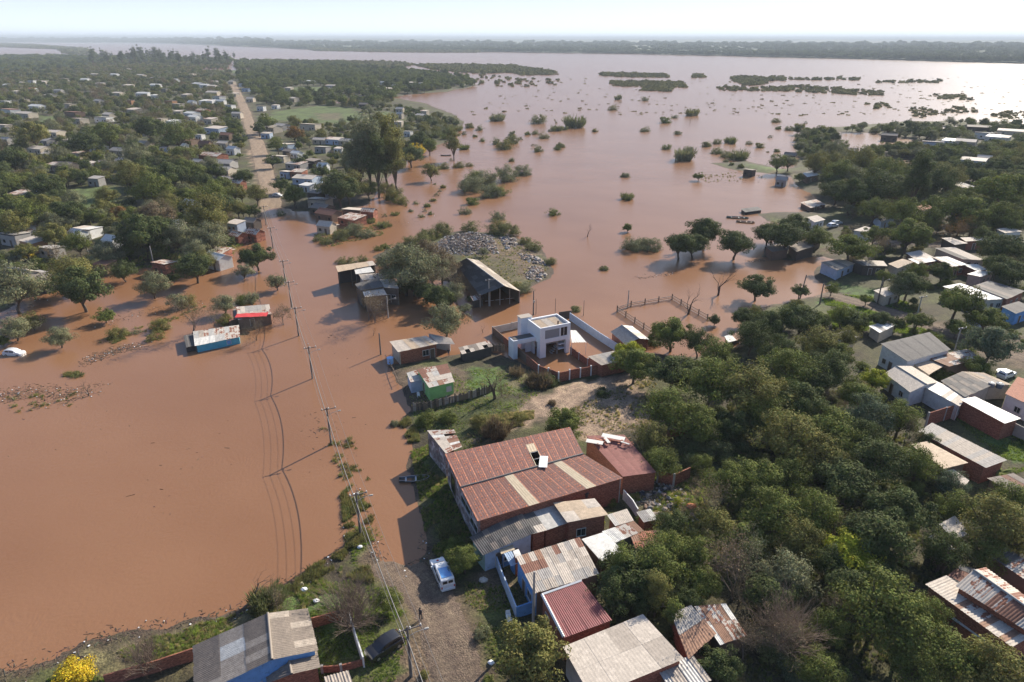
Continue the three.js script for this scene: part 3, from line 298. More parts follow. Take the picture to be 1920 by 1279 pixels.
// one roofing sheet: a corrugated strip spanning a quad a-b-c-d (a-b across, a-d down the slope)
function sheetGeo(a, b, c, d, waves, amp, lift, uvr, full) {
  const m = new MB(), n = V().crossVectors(V().subVectors(b, a), V().subVectors(d, a)).normalize(); if (n.y < 0) n.negate(); const seg = waves ? waves * 3 : 1, w = a.distanceTo(b), l = a.distanceTo(d), u0 = full ? 0 : uvr() * 3, v0 = uvr() * 3;
  for (let i = 0; i <= seg; i++) { const t = i / seg, o = lift + (waves ? amp * Math.sin(i / 3 * 6.2832) * 1.15 : 0); for (const s of [0, 1]) { const p = (s ? d : a).clone().lerp(s ? c : b, t).addScaledVector(n, o); m.v(p.x, p.y, p.z, null, full ? t : u0 + t * w / 4, full ? v0 + s : v0 + s * l / 4); } }
  for (let i = 0; i < seg; i++) m.q(i * 2, i * 2 + 1, i * 2 + 3, i * 2 + 2);
  if (!waves) { const k = m.p.length / 3; for (let q = 0; q < k; q++) m.v(m.p[q * 3] - n.x * 0.07, m.p[q * 3 + 1] - n.y * 0.07, m.p[q * 3 + 2] - n.z * 0.07, null, m.u[q * 2], m.u[q * 2 + 1]); m.q(k, k + 2, k + 3, k + 1); m.q(0, 2, k + 2, k); m.q(1, k + 1, k + 3, 3); m.q(0, k, k + 1, 1); m.q(2, 3, k + 3, k + 2); }
  const g = m.geo(); g.computeVertexNormals(); return g;
}
const mix4 = (q, u, v) => q[0].clone().lerp(q[1], u).lerp(q[3].clone().lerp(q[2], u), v);
function sheets(parent, q, nx, ny, pick, seed, o = {}) { // lay nx by ny sheets on quad q
  const r = rngOf(seed), w = q[0].distanceTo(q[1]) / nx; let waves = o.flat ? 0 : Math.max(2, Math.round(w / (o.pitch || 0.24)));
  for (let j = 0; j < ny; j++) for (let i = 0; i < nx; i++) { const m = pick(i, j, r); if (!m) continue; const e = 0.012, sk = o.tidy ? 0 : 0.02; const a = mix4(q, (i - e) / nx, j / ny - (j ? 0.03 / ny : 0)), b = mix4(q, (i + 1 + e) / nx, j / ny - (j ? 0.03 / ny : 0)), c = mix4(q, (i + 1 + e) / nx, (j + 1) / ny + (r() - 0.5) * sk), d = mix4(q, (i - e) / nx, (j + 1) / ny + (r() - 0.5) * sk); mesh('roof_sheet', sheetGeo(a, b, c, d, waves, o.amp || 0.035, (j % 2) * -0.012 + (i % 2) * 0.009 + 0.06 + (o.tidy ? 0 : 0.012 * r()), r, o.full), m, parent); }
}
// a wall under a line of roof points (world, seen from outside left to right), thickness t, from y0 up
function wallGeo(top, y0, inward, t = 0.16) {
  const m = new MB(), n = top.length; let s = 0; const us = top.map((p, i) => { if (i) s += Math.hypot(p.x - top[i - 1].x, p.z - top[i - 1].z); return s; });
  const ring = (ox, oz) => top.map((p, i) => [m.v(p.x + ox, p.y, p.z + oz, null, us[i], p.y - y0), m.v(p.x + ox, y0, p.z + oz, null, us[i], 0)]);
  const A = ring(0, 0), B = ring(inward.x * t, inward.z * t); for (let i = 1; i < n; i++) { m.q(A[i - 1][1], A[i][1], A[i][0], A[i - 1][0]); m.q(B[i][1], B[i - 1][1], B[i - 1][0], B[i][0]); }
  const C2 = ring(0, 0), D = ring(inward.x * t, inward.z * t); for (let i = 1; i < n; i++) m.q(C2[i - 1][0], C2[i][0], D[i][0], D[i - 1][0]); m.q(C2[0][0], D[0][0], D[0][1], C2[0][1]); m.q(C2[n - 1][1], D[n - 1][1], D[n - 1][0], C2[n - 1][0]);
  const g = m.geo(); g.computeVertexNormals(); return g.toNonIndexed().computeVertexNormals() || g;
}
const flatten = (g) => { const h = g.index ? g.toNonIndexed() : g; h.computeVertexNormals(); return h; };
let bseed = 1;
/* building: corners c0..c3 in photo pixels with height above the ground [x, y, h]; ridge [a, b]: a lies between c3 and c0, b between c1 and c2.
   walls: materials for sides 01, 12, 23, 30; open[k]: no wall; roof: {nx, ny, pick} per plane */
function building(name, label, cat, o) {
  const seed = bseed++ * 17, cs = o.c, mid = cs.reduce((s, c) => [s[0] + c[0] / 4, s[1] + c[1] / 4, s[2] + c[2] / 4], [0, 0, 0]);
  let y0 = o.y0; if (y0 === undefined) { let p = P(mid[0], mid[1], mid[2]); p = P(mid[0], mid[1], mid[2] + Math.max(0, groundY(p.x, p.z))); y0 = Math.max(0, groundY(p.x, p.z)); }
  const W = (q) => P(q[0], q[1], y0 + q[2]), k = cs.map(W), rd = o.ridge ? o.ridge.map(W) : null; const cen = k[0].clone().add(k[1]).add(k[2]).add(k[3]).multiplyScalar(0.25); const org = V(cen.x, y0, cen.z);
  const g = thing(name, label, cat, org, 0, o.group); const L = (p) => p.clone().sub(org); const kl = k.map(L), rl = rd && rd.map(L);
  const cl = L(cen); const out = (p, f) => { const d = V(p.x - cl.x, 0, p.z - cl.z); const s = d.length(); return V(p.x + d.x / s * f, p.y, p.z + d.z / s * f); };
  const eave = o.eave ?? 0.3, ke = kl.map((p) => out(p, eave)); const inset = (p) => out(p, -0.12);
  const planes = rl ? [[...[ke[0], ke[1]], out(rl[1], eave), out(rl[0], eave)].map((p) => p), [ke[3], ke[2], out(rl[1], eave), out(rl[0], eave)]] : [ke];
  const rf = [].concat(o.roof);
  planes.forEach((q, i) => { const f = rf[i] || rf[0]; let Qd = q; if (rl) Qd = [q[3], q[2], q[1], q[0]]; if (f.turn) Qd = [Qd[3], Qd[0], Qd[1], Qd[2]]; sheets(g, Qd, f.nx, f.ny, f.pick || (() => f.m), seed + i, f); });
  if (rl && o.cap !== null) { const b = new MB(); b.tube([out(rl[0], eave).setY(rl[0].y + 0.1), out(rl[1], eave).setY(rl[1].y + 0.1)], [0.14, 0.14], 6); mesh('ridge_cap', b.geo(true), o.cap || rf[0].m || R.grey, g); }
  const base = -(o.sink ?? (y0 < 0.3 ? 0.8 : 0.35)), sides = [[kl[0], kl[1]], [kl[1], rl && rl[1], kl[2]], [kl[2], kl[3]], [kl[3], rl && rl[0], kl[0]]];
  sides.forEach((s, i) => { const wl = [].concat(o.walls), wm = wl.length > 1 ? wl[i] : wl[0]; if (!wm) return; const pts = s.filter(Boolean).map(inset), m2 = pts[0].clone().lerp(pts[pts.length - 1], 0.5), inw = V(cl.x - m2.x, 0, cl.z - m2.z), ax = V().subVectors(pts[pts.length - 1], pts[0]).setY(0).normalize(); inw.addScaledVector(ax, -inw.dot(ax)).normalize(); const e = pts.map((p) => p.clone()); mesh('wall', flatten(wallGeo(e.map((p) => p.setY(p.y - 0.05)), base, inw)), wm, g); });
  // openings: [side, along 0-1, sill, width, height, kind]
  for (const [s, t, sill, w, h, kind, mat] of o.open || []) { let tt = t, ss = sides[s].filter(Boolean); if (ss.length > 2) { if (t < 0.5) { tt = t * 2; ss = [ss[0], ss[1]]; } else { tt = t * 2 - 1; ss = [ss[1], ss[2]]; } } const a = inset(ss[0]), z = inset(ss[1]), p = a.clone().lerp(z, tt), d = V().subVectors(z, a).setY(0).normalize(), nrm = V(p.x - cl.x, 0, p.z - cl.z); nrm.addScaledVector(d, -nrm.dot(d)).normalize(); opening(g, p.setY(sill), Math.atan2(nrm.x, nrm.z), w, h, kind, mat, nrm); }
  const pc = toPx(org.clone().setY(y0 + mid[2])); LM.push({ x: mid[0], y: mid[1], r: Math.abs(cs[0][0] - cs[2][0]) * 0.7 + 6, n: o.lm || label.split(' ').slice(0, 5).join(' ') }); HOUSES.push([org.x, org.z, Math.max(k[0].distanceTo(k[2]), k[1].distanceTo(k[3])) / 2]); if (o.lm === null) LM.pop();
  g.userData.frame = { kl, rl, y0, org }; return g;
}
const barG = new THREE.BoxGeometry(1, 1, 1);
function bar(name, parent, x, y, z, w, h, d, mat, ry = 0) { const m = mesh(name, barG, mat, parent, [x, y, z], [0, ry, 0]); m.scale.set(w, h, d); return m; }
function opening(g, p, ry, w, h, kind, mat, n) {
  const o = new THREE.Group(); o.name = kind === 'door' ? 'door' : kind === 'hole' ? 'doorway' : 'window'; o.position.set(p.x + n.x * 0.02, p.y, p.z + n.z * 0.02); o.rotation.y = ry; g.add(o);
  const pm = kind === 'door' ? mat || doorM : kind === 'shutter' ? mat || frameM : glassM; bar(kind === 'door' ? 'door_leaf' : kind === 'shutter' ? 'shutter' : 'pane', o, 0, h / 2, 0, w, h, 0.06, pm); const fm = kind === 'hole' ? doorM : frameM;
  bar('frame', o, 0, h + 0.03, 0.02, w + 0.14, 0.08, 0.1, fm); bar('frame', o, -w / 2 - 0.035, h / 2, 0.02, 0.07, h, 0.1, fm); bar('frame', o, w / 2 + 0.035, h / 2, 0.02, 0.07, h, 0.1, fm); if (kind !== 'door' && kind !== 'hole') { bar('sill', o, 0, -0.04, 0.06, w + 0.2, 0.07, 0.18, fm); if (w > 0.9) bar('mullion', o, 0, h / 2, 0.03, 0.05, h, 0.05, fm); } else if (kind === 'door') bar('handle', o, w * 0.36, h * 0.48, 0.06, 0.05, 0.12, 0.06, ironM);
  return o;
}
const pickOf = (...ms) => (i, j, r) => ms[Math.floor(r() * ms.length)];
// a free-standing wall along surveyed ground points [x, y], height h
function yardWall(name, label, pts, h, mat, o = {}) { const w = pts.map(([a, b, y]) => (o.water ? P(a, b, 0) : Q(a, b))); const c = w[0].clone().lerp(w[w.length - 1], 0.5), g = thing(name, label, 'wall', c.setY(0)); for (let i = 1; i < w.length; i++) { const a = w[i - 1], b = w[i], L = Math.hypot(b.x - a.x, b.z - a.z), n = Math.max(1, Math.round(L / (o.bay || 3.2))), ry = Math.atan2(-(b.z - a.z), b.x - a.x); for (let k = 0; k < n; k++) { const p = a.clone().lerp(b, (k + 0.5) / n), gy = Math.max(-0.3, groundY(p.x, p.z)), lo = -0.3, q = mesh('wall_panel', boxG(L / n, h - lo, 0.16), Array.isArray(mat) ? mat[k % mat.length] : mat, g, [p.x - c.x, gy + (h + lo) / 2, p.z - c.z], [0, ry, 0]); if (!o.plain) { const e = a.clone().lerp(b, k / n); bar('pilaster', g, e.x - c.x, gy + h / 2, e.z - c.z, 0.26, h + 0.3, 0.26, o.post || concM, ry); } } } return g; }
// ---------- near buildings ----------
// yards that hold flood water behind their walls
building('warehouse', 'large warehouse under a rust-red ribbed metal roof', 'warehouse', { c: [[836, 852, 4.6], [1068, 802, 4.6], [1166, 897, 4.3], [897, 977, 4.4]], ridge: [[866, 914, 5.1], [1092, 852, 5.2]], lm: 'red-roofed warehouse', eave: 0.15, cap: R.slate,
  roof: [{ nx: 15, ny: 1, full: 1, tidy: 1, pitch: 0.3, amp: 0.02, pick: (i) => (i === 9 ? null : R.ware) }, { nx: 15, ny: 1, full: 1, tidy: 1, pitch: 0.3, amp: 0.02, pick: (i) => (i === 5 || i === 11 ? R.sky : R.ware) }],
  walls: [Wm.brick, Wm.concrete, Wm.brick, Wm.mottled], open: [[3, 0.40, 2.4, 4.0, 1.1, 'window'], [3, 0.8, 0.2, 2.2, 3, 'hole'], [2, 0.75, 2.4, 1.0, 0.7, 'window'], [3, 0.15, 1.6, 3, 1.2, 'window']] });
{ // the broken column of sheets with the hole in the roof
  const g = scene.children[scene.children.length - 1], f = g.userData.frame; const out = (p, e) => p; const q = [f.rl[0], f.rl[1], f.kl[1], f.kl[0]]; const cut = (v0, v1, m) => mesh('roof_sheet', sheetGeo(mix4(q, 9 / 15, v0), mix4(q, 10 / 15, v0), mix4(q, 10 / 15, v1), mix4(q, 9 / 15, v1), 3, 0.03, 0.075, rngOf(4), 0), m, g);
  cut(0.72, 1.0, R.ware); cut(0.46, 0.74, R.sky); for (const v of [0.02, 0.23, 0.45]) { const a = mix4(q, 9 / 15, v), b = mix4(q, 10 / 15, v), m = new MB(); m.tube([a, b], [0.07, 0.07], 4); mesh('purlin', m.geo(true), concM, g); }
  for (const u of [9 / 15, 10 / 15]) { const m = new MB(); m.tube([mix4(q, u, 0), mix4(q, u, 0.46)].map((p) => p.add(V(0, 0.1, 0))), [0.07, 0.07], 4); mesh('roof_batten', m.geo(true), R.sky, g); }
}
{ const a = P(1012, 858, 6.4), g = mesh('loose_sheet', boxG(1.2, 0.05, 2.7), whiteM, null, [P(1019, 866, 6.55).x, 6.58, P(1019, 866, 6.55).z], [0.04, -0.1, 0.02]); tag(g, 'loose white sheet lying across the warehouse ridge', 'sheet'); }
building('rusty_annex', 'narrow annex with torn rust and white roof sheets beside warehouse', 'shed', { c: [[801, 808, 4.3], [851, 806, 4.3], [866, 838, 4.3], [836, 851, 4.3]], lm: 'torn rusty annex roof', eave: 0.05, roof: { nx: 9, ny: 2, turn: 1, pick: (i, j, r) => (i === 6 && j ? null : [R.mix, R.rust2, R.mix, R.white, R.rust, R.pale][Math.floor(r() * 6)]) }, walls: [Wm.dark, null, null, Wm.mottled] });
building('red_annex', 'low brick annex with flat dull red roof beside warehouse', 'shed', { c: [[1100, 818, 3.3], [1170, 816, 3.3], [1230, 886, 3.2], [1168, 894, 3.2]], lm: 'flat red annex roof', eave: 0.05, roof: { nx: 4, ny: 3, flat: 1, tidy: 1, m: R.red }, walls: [Wm.brick, Wm.brick, Wm.brick, Wm.brick] });
for (const [x, y, w, d, ry, n] of [[1115, 829, 2.6, 1.0, -0.3, 'long white board at the left of the flat red roof'], [1150, 820, 3.6, 1.1, -0.35, 'white sheet along the back of the flat red roof'], [1138, 826, 0.5, 1.6, 0.3, 'narrow white batten on the flat red roof'], [1172, 831, 1.4, 0.3, -0.6, 'broken tile strip at the right of the flat red roof']]) { const p = P(x, y, 5.1); tag(mesh('loose_board', boxG(w, 0.06, d), R.white, null, [p.x, 5.16, p.z], [0, ry, 0]), n, 'board'); }
{ const r = rngOf(3), p0 = P(1145, 827, 5.1); const m = new MB(); for (let i = 0; i < 40; i++) { const x = (r() - 0.5) * 7, z = (r() - 0.5) * 1.8, s = 0.06 + 0.14 * r(); m.box(x - s, 0, z - s * 0.6, x + s, 0.05 + 0.05 * r(), z + s * 0.6); } const g = mesh('brick_rubble', flatten(m.geo()), R.terra, null, [p0.x, 5.1, p0.z]); tag(g, 'scattered broken bricks along the back of the flat red roof', 'rubble', null, 'stuff'); }
building('tiled_house', 'low house with mossy dark corrugated roof below the warehouse', 'house', { c: [[885, 1008, 2.9], [974, 961, 3.6], [997, 1000, 3.4], [908, 1040, 2.7]], lm: 'mossy dark corrugated roof', roof: { nx: 9, ny: 3, pitch: 0.3, amp: 0.05, pick: pickOf(R.slate, R.tile, R.slate, R.dark) }, walls: [Wm.brick, Wm.brick, Wm.paleblue, Wm.mint], open: [[2, 0.7, 0.2, 0.9, 2, 'door'], [2, 0.4, 0.9, 1.2, 1, 'window']] });
building('lean_to', 'small roof piece of dark and pale sheets right of mossy roof', 'shed', { c: [[979, 969, 3.2], [1000, 963, 3.2], [1022, 993, 3], [999, 1000, 3]], lm: null, roof: { nx: 3, ny: 3, pitch: 0.3, pick: (i, j, r) => (j > 1 && i > 0 ? R.pale : R.slate) }, walls: Wm.brick });
building('brick_house', 'small brick house with pale stained roof sheet and rust blot', 'house', { c: [[999, 962, 3.2], [1043, 948, 3.2], [1064, 979, 3], [1023, 993, 3]], lm: 'pale rust-blotted roof', roof: { nx: 3, ny: 1, flat: 1, pick: pickOf(R.zinc, R.pale) }, walls: Wm.brick });
building('brick_house', 'brick house with cream flat roof against the warehouse wall', 'house', { c: [[1041, 944, 3.7], [1112, 937, 3.7], [1136, 965, 3.5], [1066, 978, 3.5]], lm: 'cream flat roof', roof: { nx: 3, ny: 2, flat: 1, tidy: 1, pick: pickOf(R.pale, R.beige, R.pale) }, walls: Wm.brick, open: [[2, 0.65, 0.8, 1.2, 1.1, 'window']] });
building('shed', 'small shed with striped zinc roof right of the cream roof', 'shed', { c: [[1142, 967, 2.5], [1174, 957, 2.5], [1184, 976, 2.4], [1155, 985, 2.4]], lm: 'striped zinc shed roof', roof: { nx: 4, ny: 1, pick: pickOf(R.zinc, R.mix, R.pale) }, walls: Wm.brown });
building('shed', 'tiny grey-roofed lean-to above the rubble yard', 'shed', { c: [[1197, 962, 2.2], [1218, 957, 2.2], [1230, 973, 2], [1208, 978, 2]], lm: null, roof: { nx: 3, ny: 1, pick: pickOf(R.grey, R.zinc) }, walls: Wm.brick });
building('blue_house', 'bright blue walled house with patched grey and rust sheet roof', 'house', { c: [[969, 1045, 3.6], [1086, 1009, 3.6], [1122, 1077, 3.5], [1003, 1112, 3.5]], lm: 'patched roof of the blue house', eave: 0.12, roof: { nx: 11, ny: 4, pick: (i, j, r) => (j === 1 && i < 4 ? R.rust : j === 0 && (i === 1 || i === 3) ? R.rust2 : j === 0 && (i === 6 || i === 10) ? R.rust : [R.fibro, R.grey, R.fibro, R.pale][Math.floor(r() * 4)]) }, walls: [Wm.brown, Wm.brown, Wm.brown, Wm.blue], open: [[3, 0.3, 0.9, 1.2, 1.1, 'window'], [3, 0.62, 0, 0.9, 2.1, 'door']] });
building('shed', 'white flat-roofed shed right of the blue house roof', 'shed', { c: [[1095, 1013, 3.3], [1133, 1001, 3.3], [1166, 1036, 3.2], [1128, 1050, 3.2]], lm: 'white flat shed roof', roof: { nx: 2, ny: 1, flat: 1, m: R.white }, walls: [Wm.turq, Wm.turq, Wm.brown, Wm.brown] });
building('shed', 'low shed with rust-streaked white sheets behind the white roof', 'shed', { c: [[1133, 997, 3], [1186, 980, 3], [1203, 996, 2.8], [1156, 1016, 2.8]], lm: 'rust-streaked shed sheets', roof: { nx: 5, ny: 1, pick: pickOf(R.mix, R.white, R.mix, R.rust2) }, walls: Wm.brown });
building('shed', 'brown earth-roofed shed half hidden by feathery trees', 'shed', { c: [[1184, 1001, 2.8], [1236, 996, 2.8], [1254, 1020, 2.6], [1196, 1032, 2.6]], lm: null, roof: { nx: 4, ny: 2, pick: pickOf(R.rust2, R.terra, R.rust) }, walls: Wm.brown });
building('blue_gatehouse', 'tiny white-topped blue gate room before the blue house', 'shed', { c: [[937, 1022, 2.5], [955, 1016, 2.5], [961, 1030, 2.4], [942, 1037, 2.4]], lm: null, roof: { nx: 1, ny: 1, flat: 1, m: R.sky }, walls: [Wm.paleblue, Wm.blue, Wm.blue, Wm.paleblue], open: [[2, 0.5, 1, 0.9, 0.6, 'window']] });
building('shed', 'blue awning sheet over the blue house entrance', 'awning', { c: [[948, 1040, 2.3], [959, 1037, 2.3], [968, 1055, 2.0], [958, 1060, 2.0]], lm: null, roof: { nx: 2, ny: 1, m: roofM(0.45, 0.6, 0.82) }, walls: [null, Wm.blue, null, null] });
building('shed', 'small white cube roof between the blue house and gate', 'shed', { c: [[962, 1034, 3.0], [972, 1031, 3.0], [977, 1042, 3.0], [967, 1046, 3.0]], lm: null, eave: 0.05, roof: { nx: 1, ny: 1, flat: 1, m: R.white }, walls: Wm.brick });
yardWall('yard_wall', 'pale blue yard wall before the blue house', [[927, 1052], [945, 1100], [968, 1158]], 1.7, Wm.paleblue, { plain: 1, bay: 4 });
yardWall('yard_wall', 'blue wall closing the blue house yard towards the maroon roof', [[968, 1158], [1000, 1148]], 1.7, Wm.blue, { plain: 1 });
yardWall('brick_wall', 'red brick garden wall behind the blue house', [[958, 1042], [1024, 1020], [1090, 1000]], 2.6, Wm.brick, { bay: 4 });
building('maroon_house', 'brick house with white-edged maroon corrugated roof', 'house', { c: [[1016, 1116, 3.6], [1090, 1090, 3.6], [1146, 1163, 3.4], [1057, 1196, 3.4]], lm: 'maroon corrugated roof', eave: 0.1, roof: { nx: 6, ny: 1, tidy: 1, pitch: 0.2, amp: 0.04, m: R.maroon }, walls: Wm.brick, open: [[3, 0.75, 0.9, 1, 1.2, 'window', frameM], [2, 0.4, 0.8, 1.3, 1.2, 'window']] });
{ const g = scene.children[scene.children.length - 1], { kl } = g.userData.frame; for (const [a, b] of [[0, 1], [0, 3]]) { const m = new MB(); m.tube([kl[a].clone().add(V(0, 0.1, 0)), kl[b].clone().add(V(0, 0.1, 0))], [0.16, 0.16], 4); mesh('roof_trim', m.geo(), whiteM, g); } }
building('hall', 'wide hall with large grey-beige flat sheet roof at bottom edge', 'hall', { c: [[1061, 1214, 4], [1203, 1156, 4], [1277, 1236, 3.8], [1112, 1304, 3.8]], lm: 'large grey-beige sheet roof', roof: { nx: 4, ny: 2, pitch: 0.35, amp: 0.008, tidy: 1, pick: pickOf(R.pale, R.fibro, R.pale) }, walls: [Wm.brick, Wm.brick, Wm.brick, Wm.concrete] });
building('shed', 'shed with coarse white ribbed roof at the bottom edge', 'shed', { c: [[1237, 1256, 3], [1297, 1232, 3], [1328, 1275, 2.8], [1268, 1304, 2.8]], lm: null, roof: { nx: 6, ny: 1, pitch: 0.34, amp: 0.06, pick: pickOf(R.zinc, R.fibro) }, walls: Wm.brown });
building('rusty_shed', 'shed roofed in grey and red-brown sheets under trees', 'shed', { c: [[1262, 1154, 3], [1296, 1139, 3], [1338, 1188, 2.8], [1291, 1232, 2.8]], lm: 'grey and red-brown shed roof', roof: { nx: 3, ny: 2, pick: (i, j) => (j ? R.rust2 : R.grey) }, walls: Wm.brick });
building('rusty_shed', 'shed with white and orange rusted sheets under trees', 'shed', { c: [[1306, 1140, 2.6], [1360, 1136, 2.6], [1396, 1190, 2.4], [1350, 1206, 2.4]], lm: 'white and orange rusted sheets', roof: { nx: 6, ny: 2, pick: pickOf(R.mix, R.mix, R.rust2, R.white) }, walls: Wm.brown });
// the house at the bottom left
building('blue_grey_house', 'large house with grey tiled gable roof and deep blue wall', 'house', { c: [[574, 1144, 3.3], [592, 1220, 3.3], [369, 1304, 3.3], [367, 1212, 3.3]], ridge: [[500, 1154, 4.9], [508, 1235, 4.9]], lm: 'grey tiled gable roof', eave: 0.25, cap: R.tile, roof: [{ nx: 7, ny: 2, pitch: 0.26, amp: 0.06, pick: pickOf(R.tile, R.tile, R.fibro) }, { nx: 7, ny: 3, pitch: 0.26, amp: 0.06, pick: (i, j, r) => (i === 2 && j === 1 ? R.white : i === 3 && j === 1 ? R.white : [R.tile, R.fibro, R.tile][Math.floor(r() * 3)]) }], walls: [Wm.cream, Wm.blue, Wm.cream, Wm.grey], open: [[1, 0.65, 1.2, 1.8, 1.0, 'window'], [1, 0.35, 1.2, 1.4, 1, 'window']] });
building('brick_porch', 'lower brick wing with tiled gable before the blue wall', 'house', { c: [[591, 1222, 2.7], [597, 1252, 2.7], [505, 1280, 2.7], [497, 1248, 2.7]], ridge: [[541, 1230, 3.5], [547, 1262, 3.5]], lm: null, eave: 0.2, cap: R.tile, roof: [{ nx: 3, ny: 2, pitch: 0.26, amp: 0.06, m: R.tile }, { nx: 3, ny: 2, pitch: 0.26, amp: 0.06, m: R.tile }], walls: Wm.brick });
yardWall('brick_wall', 'brick garden wall left of the grey tiled house', [[200, 1288], [290, 1262], [366, 1238]], 1.6, Wm.brick, { plain: 1, bay: 5 });
yardWall('brick_wall', 'brick garden wall right of the grey tiled house', [[586, 1178], [625, 1166], [658, 1158]], 1.5, Wm.brick, { plain: 1, bay: 3 });
yardWall('garden_wall', 'long whitewashed garden wall beside the parked black car', [[655, 1160], [668, 1205], [683, 1252]], 1.5, Wm.white, { plain: 1, bay: 4 });
yardWall('brick_wall', 'low brick wall with cream coping near bottom edge', [[605, 1262], [640, 1258], [684, 1246]], 0.9, Wm.brick, { bay: 3 });
building('shed', 'slatted carport roof at the bottom edge left of the road', 'shed', { c: [[612, 1272, 2.4], [650, 1262, 2.4], [660, 1290, 2.4], [620, 1300, 2.4]], lm: null, roof: { nx: 4, ny: 1, pitch: 0.34, amp: 0.06, m: R.fibro }, walls: [Wm.brick, null, null, null] });
// green house, brick house and their yard
building('green_house', 'small bright green house with patchwork rusty roof', 'house', { c: [[783, 694, 2.9], [838, 683, 2.9], [851, 716, 2.7], [805, 727, 2.7]], lm: 'small green house', eave: 0.15, roof: { nx: 4, ny: 5, turn: 1, pick: (i, j, r) => (j > 2 && i > 1 ? R.rust : [R.mix, R.rust2, R.pale, R.mix, R.rust, R.zinc][Math.floor(r() * 6)]) }, walls: Wm.green, open: [[2, 0.2, 1.0, 0.9, 0.9, 'shutter'], [3, 0.5, 0, 0.9, 2, 'door']] });
building('lean_to', 'pale blue lean-to against the small green house', 'shed', { c: [[763, 700, 2.4], [780, 695, 2.5], [794, 712, 2.4], [770, 717, 2.3]], lm: null, eave: 0.1, roof: { nx: 3, ny: 2, pick: pickOf(R.zinc, R.pale, R.mix) }, walls: Wm.paleblue });
building('brick_house', 'brick house with long pale sheet roof at the flood edge', 'house', { c: [[733, 641, 3.2], [797, 631, 3.2], [819, 645, 3], [748, 660, 3]], lm: 'brick house at the flood edge', roof: { nx: 9, ny: 1, pick: pickOf(R.pale, R.beige, R.pale, R.fibro) }, walls: [Wm.brick, Wm.brick, Wm.brick, Wm.cream], open: [[2, 0.3, 0.9, 1.3, 1.2, 'window', frameM], [2, 0.12, 0, 1, 2.1, 'door']] });
building('porch', 'open porch with white sheet roof right of the brick house', 'porch', { c: [[804, 626, 3], [845, 635, 2.9], [852, 646, 2.7], [821, 645, 2.9]], lm: null, eave: 0.1, roof: { nx: 4, ny: 1, pick: pickOf(R.zinc, R.pale) }, walls: [Wm.white, null, null, null] });
building('shack', 'collapsed shack roofed with bleached poles beside the porch', 'shack', { c: [[862, 652, 2.2], [915, 640, 2.4], [922, 650, 2.2], [868, 664, 2]], lm: 'pole-roofed shack', roof: { nx: 7, ny: 2, pick: (i, j, r) => (r() < 0.2 ? null : [R.pale, R.mix, R.tile][Math.floor(r() * 3)]) }, walls: Wm.dark });
// stilt cluster in the flood
for (const [c, m, w, l, nx, extra] of [
  [[[631, 499, 5.0], [697, 490, 5.0], [703, 497, 4.8], [635, 510, 4.8]], [R.beige, R.beige, R.pale], [Wm.dark, Wm.dark, null, null], 'raised shelter with long tan roof at the back of stilt cluster', 6],
  [[[665, 503, 4.6], [692, 499, 4.6], [700, 510, 4.4], [668, 514, 4.4]], [R.white], [Wm.dark, Wm.paleblue, Wm.dark, Wm.dark], 'dark shack with bright white roof in the stilt cluster', 3],
  [[[674, 515, 4.3], [720, 512, 4.3], [728, 521, 4.2], [681, 526, 4.2]], [R.pale, R.fibro], [Wm.brown, Wm.brick, Wm.brown, Wm.concrete], 'shack with dappled pale roof in the stilt cluster', 4],
  [[[667, 533, 4.7], [709, 521, 4.9], [718, 538, 4.7], [676, 545, 4.5]], [R.dark, R.dark, R.slate], [Wm.dark, Wm.dark, Wm.wood, Wm.dark], 'dark roofed wooden shack in the stilt cluster', 4],
  [[[713, 524, 4.7], [738, 525, 4.7], [747, 541, 4.5], [720, 539, 4.5]], [R.pale, R.zinc], [Wm.wood, Wm.wood, Wm.wood, Wm.wood], 'tall plank shack with pale roof in the stilt cluster', 3],
  [[[681, 545, 4.2], [717, 540, 4.2], [724, 553, 4.0], [685, 557, 4.0]], [R.white, R.pale], [Wm.dark, Wm.dark, Wm.brown, Wm.dark], 'front shack with white and pink sheets in the stilt cluster', 3]]) {
  const g = building('stilt_shack', l, 'shack', { c, y0: 0, sink: 0.6, lm: l.includes('tan') ? 'stilt cluster in the flood' : null, eave: 0.25, group: 'shacks of the stilt cluster', roof: { nx, ny: 1, pick: pickOf(...m) }, walls: w, open: w[2] ? [[2, 0.35, 1.6, 1.0, 1.0, 'window'], [2, 0.7, 0.6, 0.9, 2, 'door']] : [] });
  const { kl } = g.userData.frame; if (!w[2]) { for (const t of [0, 0.33, 0.66, 1]) { const p = kl[3].clone().lerp(kl[2], t); bar('post', g, p.x, p.y / 2 - 0.4, p.z, 0.14, p.y + 0.8, 0.14, woodM); } const a = kl[3].clone().lerp(kl[2], 0.5); const fl = new MB(); fl.box(-0, 0, 0, 0.01, 0.01, 0.01); }
}
building('barn', 'large open barn with dark patched gable roof in the flood', 'barn', { c: [[856, 495, 3.2], [900, 554, 3.2], [974, 546, 3.2], [897, 489, 3.2]].map((v, i, a) => a[[0, 1, 2, 3][i]]), ridge: [[876, 485, 6.2], [945, 536, 6.2]].map((v) => v), y0: 0, sink: 0.8, lm: 'dark patched barn', eave: 0.35, cap: R.pale, roof: [{ nx: 10, ny: 4, pick: (i, j, r) => [R.dark, R.slate, R.dark, R.slate, R.dark][Math.floor(r() * 5)] }, { nx: 10, ny: 3, pick: pickOf(R.tile, R.fibro, R.tile) }], walls: [Wm.wood, null, Wm.wood, Wm.dark] });
